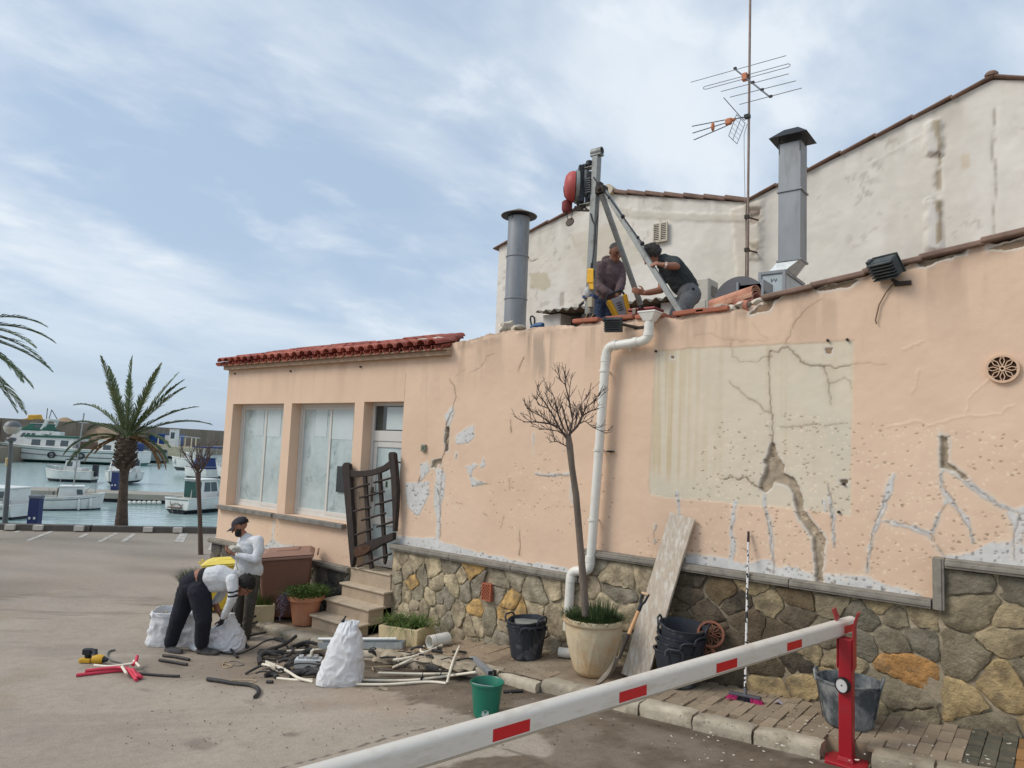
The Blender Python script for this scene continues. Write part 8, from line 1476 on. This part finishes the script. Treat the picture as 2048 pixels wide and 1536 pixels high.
# ================================================================== p
def cmat(n,c,**k):k={**dict(rough=.9,var=.12,vs=7,bump=.35,bs=45),**k};return mat(n,c,**k)
m_skin=mat('skin',lin(150,104,82),.6,.08,8,.1,60);m_hair=mat('dark_hair',lin(30,26,25),.8,.3,40,.5,120);m_hairg=mat('grey_hair',lin(104,98,94),.85,.3,60,.5,120);m_curl=mat('greying_hair',lin(62,58,56),.85,.5,26,.8,60)
m_shirt=cmat('white_sweatshirt',lin(206,208,210));m_khaki=cmat('khaki_trousers',lin(74,71,64),dirt=lin(106,100,92),da=.4,ds=8);m_blackt=cmat('navy_black_trousers',lin(30,32,42));m_shoe=cmat('dusty_shoe',lin(70,68,70),dirt=lin(120,112,104),da=.5,ds=12);m_band=cmat('black_band',lin(26,28,34));m_mauve=cmat('mauve_hoodie',lin(100,84,86));m_jean=cmat('blue_jeans',lin(52,66,92));m_char=cmat('charcoal_shirt',lin(50,56,58));m_trk=cmat('grey_track_trousers',lin(106,108,110));m_glove=cmat('dark_glove',lin(42,40,44))
class Body:
 def __init__(s,mats):s.p=[];s.mats=mats
 def cap(s,a,ra,b,rb,m,fl=1.0):s.p.append((Vector(a),ra,Vector(b),rb,m));return s
 def chain(s,pts,m):
  for(a,ra),(b,rb)in zip(pts[:-1],pts[1:]):s.cap(a,ra,b,rb,m)
  return s
 def hand(s,w,d,n,m,curl=.8,k=1.0):
  d=Vector(d).normalized();n=(Vector(n)-d*Vector(n).dot(d)).normalized();t=d.cross(n);w=Vector(w)
  for e in(-.026,-.009,.009,.026):s.cap(w+t*e*.6*k,.017*k,w+(d*.075+t*e)*k,.014*k,m)
  for e,L in((-.032,.062),(-.011,.076),(.011,.082),(.032,.07)):
   p=w+(d*.078+t*e)*k;q=d.copy();r=.0095*k
   for j,f in enumerate((.42,.33,.25)):q=(q+n*curl*.55).normalized();e2=p+q*L*f*k;s.cap(p,r,e2,r*.93,m);p=e2;r*=.93
  p=w+(d*.02-t*.03)*k;q=(d*.7-t*.75+n*.4).normalized();e2=p+q*.045*k;s.cap(p,.013*k,e2,.0115*k,m);s.cap(e2,.0115*k,e2+(d*.9+n*.5).normalized()*.035*k,.010*k,m);return s
 def head(s,c,fwd,up,m,k=1.0):
  f=Vector(fwd).normalized();u=(Vector(up)-f*Vector(up).dot(f)).normalized();x=f.cross(u);c=Vector(c);s.hd=(c,f,u,x,k)
  P=lambda a,b,z:c+(f*a+x*b+u*z)*k
  s.cap(P(-.02,0,.03),.088*k,P(.015,0,.03),.084*k,m);s.cap(P(.02,0,-.02),.072*k,P(.045,0,-.075),.042*k,m);s.cap(P(.088,0,.022),.011*k,P(.112,0,-.022),.015*k,m);s.cap(P(.078,-.03,.04),.016*k,P(.078,.03,.04),.016*k,m);s.cap(P(.08,-.016,-.058),.013*k,P(.08,.016,-.058),.013*k,m)
  for e in(-1,1):s.cap(P(-.008,e*.083,.02),.016*k,P(-.004,e*.082,-.018),.012*k,m)
  return s
 def build(s,name,label,foot,vox=.0085,noise_amp=.007,seed=0,cloth=()):
  mb=MB()
  for a,ra,b,rb,m in s.p:
   L=(b-a).length;n=max(1,int(L/.05));d=(b-a);d=d.normalized()if L>1e-6 else Vector((0,0,1));ring=[(a-d*ra*math.cos(t),max(.0004,ra*math.sin(t)))for t in(.02,.5,1.0)]+[(a.lerp(b,k/n),ra+(rb-ra)*k/n)for k in range(n+1)]+[(b+d*rb*math.cos(t),max(.0004,rb*math.sin(t)))for t in(1.0,.5,.02)];mb.tube([q[0]for q in ring],[q[1]for q in ring],16)
  root=thing('person',label,'person',foot);o=mb.build('tmp_body',m_skin,root);r=o.modifiers.new('r','REMESH');r.mode='VOXEL';r.voxel_size=vox;sm=o.modifiers.new('s','SMOOTH');sm.factor=.5;sm.iterations=3
  dg=bpy.context.evaluated_depsgraph_get();me=bpy.data.meshes.new_from_object(o.evaluated_get(dg));od=o.data;bpy.data.objects.remove(o);bpy.data.meshes.remove(od);nv=len(me.vertices);co=np.empty(nv*3,np.float32);me.vertices.foreach_get('co',co);co=co.reshape(-1,3);o0=np.array(root.location);W=co+o0;best=np.full(nv,1e9);idx=np.zeros(nv,int)
  for a,ra,b,rb,m in s.p:
   A,Bv=np.array(a),np.array(b);e=Bv-A;t=np.clip(((W-A)@e)/(e@e+1e-12),0,1);dd=np.linalg.norm(W-A-t[:,None]*e,axis=1)-(ra+(rb-ra)*t);k=dd<best;best[k]=dd[k];idx[k]=m
  nr=np.empty(nv*3,np.float32);me.vertices.foreach_get('normal',nr);nr=nr.reshape(-1,3);am=np.isin(idx,list(cloth))*noise_amp
  f1=np.abs(fbm(W[:,0]*1.0+W[:,2]*.5+seed,W[:,2]*1.3+W[:,1],9,3,seed)-.5)*2.4;f2=fbm(W[:,0]+W[:,1],W[:,2]-W[:,1]*.4,22,2,seed+5);co=co+nr*(am*(f1*1.6-.6+(f2-.5)*.8))[:,None];me.vertices.foreach_set('co',co.astype(np.float32).ravel())
  me.materials.clear();[me.materials.append(m)for m in s.mats];nf=len(me.polygons);li=np.empty(len(me.loops),np.int32);me.loops.foreach_get('vertex_index',li);ls=np.empty(nf,np.int32);me.polygons.foreach_get('loop_start',ls);me.polygons.foreach_set('material_index',idx[li[ls]].astype(np.int32));me.polygons.foreach_set('use_smooth',[True]*nf);me.update();link('body',me,root);s.root=root;return root
 def hair(s,m,name='hair',lo=-.15,bump=.012,r=.098,back=.03,top=.035):
  c,f,u,x,k=s.hd;mb=MB();bm=bmesh.new();bmesh.ops.create_icosphere(bm,subdivisions=4,radius=1);vs,keep={},[]
  for v in bm.verts:
   q=v.co;n_=1+mnoise.noise(q*7)*bump*8+mnoise.noise(q*17)*bump*4;p=(f*(q.x*r*1.06-back)+x*q.y*r*.96+u*(q.z*r+top))*k*n_;vs[v.index]=c+p
  fs=[[v.index for v in fc.verts]for fc in bm.faces if fc.calc_center_median().z>lo+max(0,fc.calc_center_median().x)*.75];used=sorted({i for fc in fs for i in fc});mp_={i:j for j,i in enumerate(used)};mb.add([vs[i]for i in used],[tuple(mp_[i]for i in fc)for fc in fs]);bm.free();mb.build(name,m,s.root,smooth=80,fix=False)
 def eyes(s):
  c,f,u,x,k=s.hd
  for e in(-1,1):mb=MB();mb.ball(c+(f*.083+x*e*.031+u*.016)*k,(.011,.011,.008),8,6);mb.build('eye',m_mot,s.root);mb=MB();mb.tube([c+(f*.093+x*e*.015+u*.042)*k,c+(f*.088+x*e*.05+u*.042)*k],.006,6);mb.build('eyebrow',m_hair,s.root)
FH=Vector((FWD.x,FWD.y,0)).normalized()
g0=GR(488,1279);D0=depth(g0);V=lambda a,b,dd=0:PD(a,b,D0+dd);b=Body([m_skin,m_shirt,m_khaki,m_shoe,m_hair,m_band])
b.chain([(V(494,1080),.095),(V(498,1094),.15),(V(499,1118),.162),(V(497,1138),.158)],1);b.chain([(V(485,1083,.10),.07),(V(512,1082,-.10),.075)],1);b.chain([(V(485,1100,.03),.1),(V(486,1130,.02),.11)],1);b.cap(V(487,1140),.13,V(507,1140),.132,1);b.cap(V(488,1150),.112,V(505,1150),.116,5)
b.chain([(V(516,1082,-.10),.080),(V(518,1100,-.16),.072),(V(512,1119,-.22),.063),(V(492,1115,-.26),.050),(V(476,1111,-.28),.042)],1);b.chain([(V(484,1086,.10),.062),(V(476,1104,.08),.056),(V(473,1114,.02),.05),(V(464,1108,-.06),.04)],1)
b.cap(V(476,1111,-.28),.031,V(470,1109,-.28),.030,0);b.hand(V(469,1109,-.28),V(455,1103,-.26)-V(469,1109,-.28),Vector((0,0,.8))+FH*.3,0,.7);b.cap(V(464,1108,-.06),.03,V(460,1106,-.1),.028,0);b.hand(V(460,1106,-.1),V(452,1100,-.16)-V(460,1106,-.1),Vector((0,0,.6))-FH*.6,0,.7)
b.chain([(V(504,1155,-.04),.112),(V(503,1180,-.06),.094),(V(500,1208,-.08),.076),(V(496,1240,-.04),.066),(V(493,1266,.0),.064)],2);b.chain([(V(489,1155,.06),.108),(V(483,1180,.05),.09),(V(478,1208,.03),.074),(V(476,1240,.06),.064),(V(475,1262,.08),.062)],2)
b.chain([(V(494,1273,.02),.048),(V(486,1278,-.06),.045),(V(478,1280,-.12),.036)],3);b.chain([(V(476,1270,.1),.046),(V(468,1274,.02),.043),(V(461,1275,-.03),.035)],3)
b.chain([(V(492,1080),.056),(V(486,1068),.054)],0);fw=(RGT*-.9-FH*.25-Zs*.42).normalized();b.head(V(480,1054,-.01),fw,Zs*.9-RGT*.4,0,1.0);c,f,u,x,k=b.hd;b.cap(c+f*.052+x*.02-u*.075,.046,c+f*.052-x*.02-u*.075,.046,4);b.cap(c+f*.02+x*.06-u*.04,.03,c+f*.05+x*.045-u*.08,.03,4);b.cap(c+f*.02-x*.06-u*.04,.03,c+f*.05-x*.045-u*.08,.03,4)
b.build('person','standing bearded man in a dark cap, white sweatshirt and khaki trousers',g0,seed=3,cloth=(1,2));b.eyes();b.hair(m_hair,lo=-.2,r=.094)
m_cap=cmat('dark_cap',lin(52,50,58));c=c+u*.012;mb=MB();vs=[];rows,cols=8,24
for i in range(rows):
 for j in range(cols):ph,a=i/(rows-1)*1.5,2*math.pi*j/cols;vs.append(c+f*(.112*math.cos(ph)*math.cos(a)-.014)+x*(.1*math.cos(ph)*math.sin(a))+u*(.034+.088*math.sin(ph)))
mb.add(vs,[(i*cols+j,i*cols+(j+1)%cols,(i+1)*cols+(j+1)%cols,(i+1)*cols+j)for i in range(rows-1)for j in range(cols)]+[tuple((rows-1)*cols+j for j in range(cols))]);cp=mb.build('cap',m_cap,b.root,smooth=80);mb=MB();vs=[]
for lay in(0,.006):
 for i in range(6):
  for j in range(9):w=(j/8*2-1);r_=i/5;vs.append(c+f*(.085*math.sqrt(1-.75*w*w)+.09*r_*(1-.45*w*w))+x*(.088*w)+u*(.036-.028*r_-.02*w*w-lay))
fs=[(54*l+i*9+j,54*l+i*9+j+1,54*l+(i+1)*9+j+1,54*l+(i+1)*9+j)for l in(0,1)for i in range(5)for j in range(8)];mb.add(vs,fs);mb.build('brim',m_cap,cp,smooth=80,fix=False)
P=V(466,1098,-.2);o=lump(P,(.10,.07,.055),'cloth_bundle',None,cmat('crumpled_cloth',lin(176,172,160),bump=.8,bs=20));tag(o,'crumpled pale cloth in the hands of the standing man','cloth');mb=MB();mb.tube([V(474,1103,-.3),V(478,1118,-.3),V(472,1128,-.3),V(476,1140,-.28)],.006,5);tag(mb.build('dangling_string',m_cord,None),'string dangling from the cloth of the standing man','string')
g1,g2=GR(338,1305),GR(412,1307);D0=depth(g2)+.05;b=Body([m_skin,m_shirt,m_blackt,m_shoe,m_band,m_glove,m_hair])
b.chain([(V(382,1174),.142),(V(398,1170),.136)],2);b.chain([(V(378,1166),.12),(V(394,1158),.12)],2);b.cap(V(400,1155),.112,V(406,1157),.113,0);b.cap(V(412,1155),.128,V(415,1158),.13,4);b.chain([(V(421,1155),.135),(V(440,1152),.142),(V(457,1156),.118)],1);b.chain([(V(430,1166),.12),(V(450,1164),.115)],1)
b.chain([(V(464,1160,-.13),.08),(V(466,1178.5,-.17),.066)],1);b.cap(V(466,1179.5,-.17),.0655,V(466,1182.5,-.17),.0645,4);b.cap(V(466,1183.5,-.17),.064,V(466,1187,-.17),.0635,1);b.cap(V(466,1188,-.17),.0632,V(465.6,1191,-.17),.062,4);b.chain([(V(465.5,1192,-.17),.0615),(V(460,1208,-.16),.053),(V(448,1232,-.12),.044)],1);b.cap(V(447,1234,-.12),.034,V(445,1238,-.12),.033,5);b.hand(V(445,1238,-.12),V(440,1252,-.1)-V(445,1238,-.12),RGT*-.8+FH*.4,5,.9)
b.chain([(V(455,1163,.14),.07),(V(440,1192,.16),.058),(V(430,1205,.12),.05)],1);b.chain([(V(430,1207,.12),.042),(V(436,1221,.06),.036)],0);b.hand(V(437,1223,.05),V(444,1236,.0)-V(437,1223,.05),RGT*.6+FH*.3,0,.9)
b.chain([(V(377,1180,.09),.14),(V(367,1210,.08),.125),(V(357,1236,.05),.104),(V(348,1264,.08),.092),(V(342,1284,.08),.086)],2);b.chain([(V(398,1182,-.07),.142),(V(404,1212,-.10),.126),(V(407,1238,-.13),.104),(V(405,1266,-.08),.092),(V(403,1285,-.05),.086)],2)
b.chain([(V(337,1300,.05),.054),(V(347,1302,.0),.05),(V(360,1304,-.05),.040)],3);b.chain([(V(401,1301,-.03),.056),(V(416,1304,-.07),.052),(V(433,1305,-.1),.040)],3)
b.chain([(V(464,1160),.06),(V(476,1167),.056)],0);fw=(RGT*.45-Zs*.85-FH*.25).normalized();b.head(V(489,1173,-.03),fw,RGT*.8+Zs*.5,0,1.0)
b.build('person','bent over man in white long-sleeved top and dark trousers filling a bag',g2,seed=9,cloth=(1,2),noise_amp=.006);b.hair(m_hair,lo=-.6,r=.112,bump=.016);b.eyes()
D0=depth(onY(1215,590,.95));b=Body([m_skin,m_mauve,m_jean,m_shoe]);zr0=3.98
b.chain([(V(1219,532),.11),(V(1217,550),.158),(V(1213,575),.16),(V(1210,592),.145)],1);b.chain([(V(1200,534,-.05),.085),(V(1238,534,.05),.085)],1);b.chain([(V(1213,522,.08),.075),(V(1224,522,.1),.08),(V(1236,526,.02),.055)],1)
b.chain([(V(1199,538,-.08),.08),(V(1196,558,-.14),.07),(V(1197,574,-.2),.064),(V(1212,584,-.3),.056),(V(1222,588,-.33),.048)],1);b.cap(V(1223,588,-.33),.034,V(1226,589,-.33),.033,0);b.hand(V(1226,589,-.33),V(1236,594,-.33)-V(1226,589,-.33),Vector((0,0,-1)),0,1.1);b.chain([(V(1241,538,.03),.076),(V(1243,558,-.05),.066),(V(1241,573,-.15),.06),(V(1236,585,-.26),.05)],1);b.cap(V(1236,586,-.26),.034,V(1235,588,-.28),.033,0);b.hand(V(1235,588,-.28),V(1228,596,-.34)-V(1235,588,-.28),Vector((0,0,-1)),0,1.0)
b.cap(V(1203,604),.12,V(1216,604),.12,2)
for sx in(1201,1217):p=V(sx,606);kn=V(sx+1,645);ft=Vector((kn.x,kn.y,zr0+.1))if kn.z>zr0+.2 else Vector((p.x+.02,p.y,zr0+.1));b.chain([(p,.105),(p.lerp(ft,.5),.085),(ft,.065)],2);b.chain([(ft-Zs*.05,.05),(ft-Zs*.055-FH*.16,.04)],3)
b.chain([(V(1222,526),.06),(V(1228,516,-.03),.058)],0);fw=(RGT*.25-FH*.75-Zs*.6).normalized();b.head(V(1232,506,-.06),fw,Zs*.9+RGT*.1-FH*.4,0,1.02)
b.build('person','grey-haired man in a mauve hoodie and jeans holding a yellow breaker on the roof',onZ(1212,660,zr0),seed=4,cloth=(1,2),noise_amp=.01);b.hair(m_hairg,lo=.0,r=.093,bump=.004);b.eyes()
A_,B_=V(1232,596,-.38),V(1246,634,-.38);ax=(B_-A_).normalized();sd_=ax.cross(FH).normalized();br_=thing('demolition_hammer','yellow and grey demolition hammer held by the man in the mauve hoodie','power tool',B_);mb=MB();mb.hexa([A_+sd_*a+FH*e for a,e in((-.09,-.06),(.09,-.06),(.09,.06),(-.09,.06))],[B_+sd_*a+FH*e for a,e in((-.06,-.05),(.06,-.05),(.06,.05),(-.06,.05))]);mb.build('grey_body',mat('tool_grey',lin(150,150,152),.5,.1,8,.05,40),br_,bevel=.02)
for sgn in(-1,1):mb=MB();mb.hexa([A_+sd_*(sgn*.11+a)+FH*e for a,e in((-.03,-.07),(.03,-.07),(.03,.05),(-.03,.05))],[B_+sd_*(sgn*.075+a)+FH*e for a,e in((-.03,-.06),(.03,-.06),(.03,.05),(-.03,.05))]);mb.build('yellow_side',m_yel,br_,bevel=.018)
mb=MB();mb.tube([A_+sd_*.12+ax*.02,A_+sd_*.1-ax*.07,A_-sd_*.1-ax*.07,A_-sd_*.13+ax*.02],.017,8);mb.build('handle',m_mot,br_,smooth=60);mb=MB();mb.tube([B_,B_+ax*.08,B_+ax*.1],[.05,.04,.02],12);mb.tube([B_+ax*.1,B_+ax*.3],.012,8);mb.build('chuck',m_mot,br_,smooth=50);mb=MB()
for k in range(4):p=A_.lerp(B_,.3+k*.12)-FH*.064;mb.beam(p-sd_*.03,p+sd_*.03,.008,.012,FH)
mb.build('vents',m_mot,br_)
D0=depth(onY(1360,590,.85));b=Body([m_skin,m_char,m_trk,m_shoe,m_band])
b.chain([(V(1329,524),.105),(V(1345,535),.148),(V(1360,556),.150),(V(1374,574),.140)],1);b.chain([(V(1350,552),.13),(V(1362,572),.125)],1);b.chain([(V(1342,525,-.11),.078),(V(1325,530,.12),.075)],1)
b.chain([(V(1345,525,-.13),.074),(V(1352,531,-.26),.062)],1);b.chain([(V(1353,532,-.28),.048),(V(1340,532,-.34),.042),(V(1328,530,-.36),.034)],0);b.hand(V(1326,530,-.36),V(1314,527,-.36)-V(1326,530,-.36),FH*.5+Zs*-.5,0,.9);b.chain([(V(1328,538,.1),.066),(V(1325,562,.05),.056)],1);b.chain([(V(1324,566,.05),.048),(V(1322,580,.0),.044),(V(1300,585,-.03),.038),(V(1290,586,-.05),.032)],0);b.hand(V(1288,586,-.05),V(1277,583,-.05)-V(1288,586,-.05),FH*.7+Zs*.3,0,.5)
b.chain([(V(1376,584,-.05),.135),(V(1383,590),.125)],2);b.chain([(V(1382,590,-.08),.118),(V(1372,608,-.16),.1),(V(1362,632,-.18),.08)],2);b.chain([(V(1376,592,.1),.115),(V(1362,610,.06),.1),(V(1350,630,.05),.08)],2)
for a_,e_ in((1362,-.18),(1350,.05)):p=V(a_,632,e_);ft=Vector((p.x+.08,p.y+.1,zr0+.09));b.chain([(p,.08),(ft,.06)],2);b.chain([(ft-Zs*.04,.05),(ft-Zs*.045-RGT*.14,.04)],3)
b.chain([(V(1386,580,-.16),.03),(V(1383,600,-.17),.028),(V(1374,618,-.19),.024)],4);b.chain([(V(1322,524),.058),(V(1312,520),.056)],0);fw=(RGT*-.75-Zs*.62+FH*.1).normalized();b.head(V(1303,513),fw,Zs*.8-RGT*.5,0,1.0)
b.build('person','curly-haired man in a dark shirt and grey track trousers bending by the hoist leg',onZ(1372,660,zr0),seed=6,cloth=(1,2),noise_amp=.009);b.hair(m_curl,lo=-.75,r=.112,bump=.03);b.eyes();P=V(1331,530.5,-.37);mb=MB();mb.lathe([(.037,-.012),(.040,-.012),(.040,.012),(.037,.012)],P,16,(V(1314,527,-.36)-V(1326,530,-.36)).normalized().to_track_quat('Z','Y').to_matrix(),cap=False);mb.box(P-FH*.04,(.03,.01,.03));tag(mb.build('wristwatch',mat('watch_pale',lin(196,176,172),.4),None),'pale wristwatch on the arm of the curly-haired man','watch')
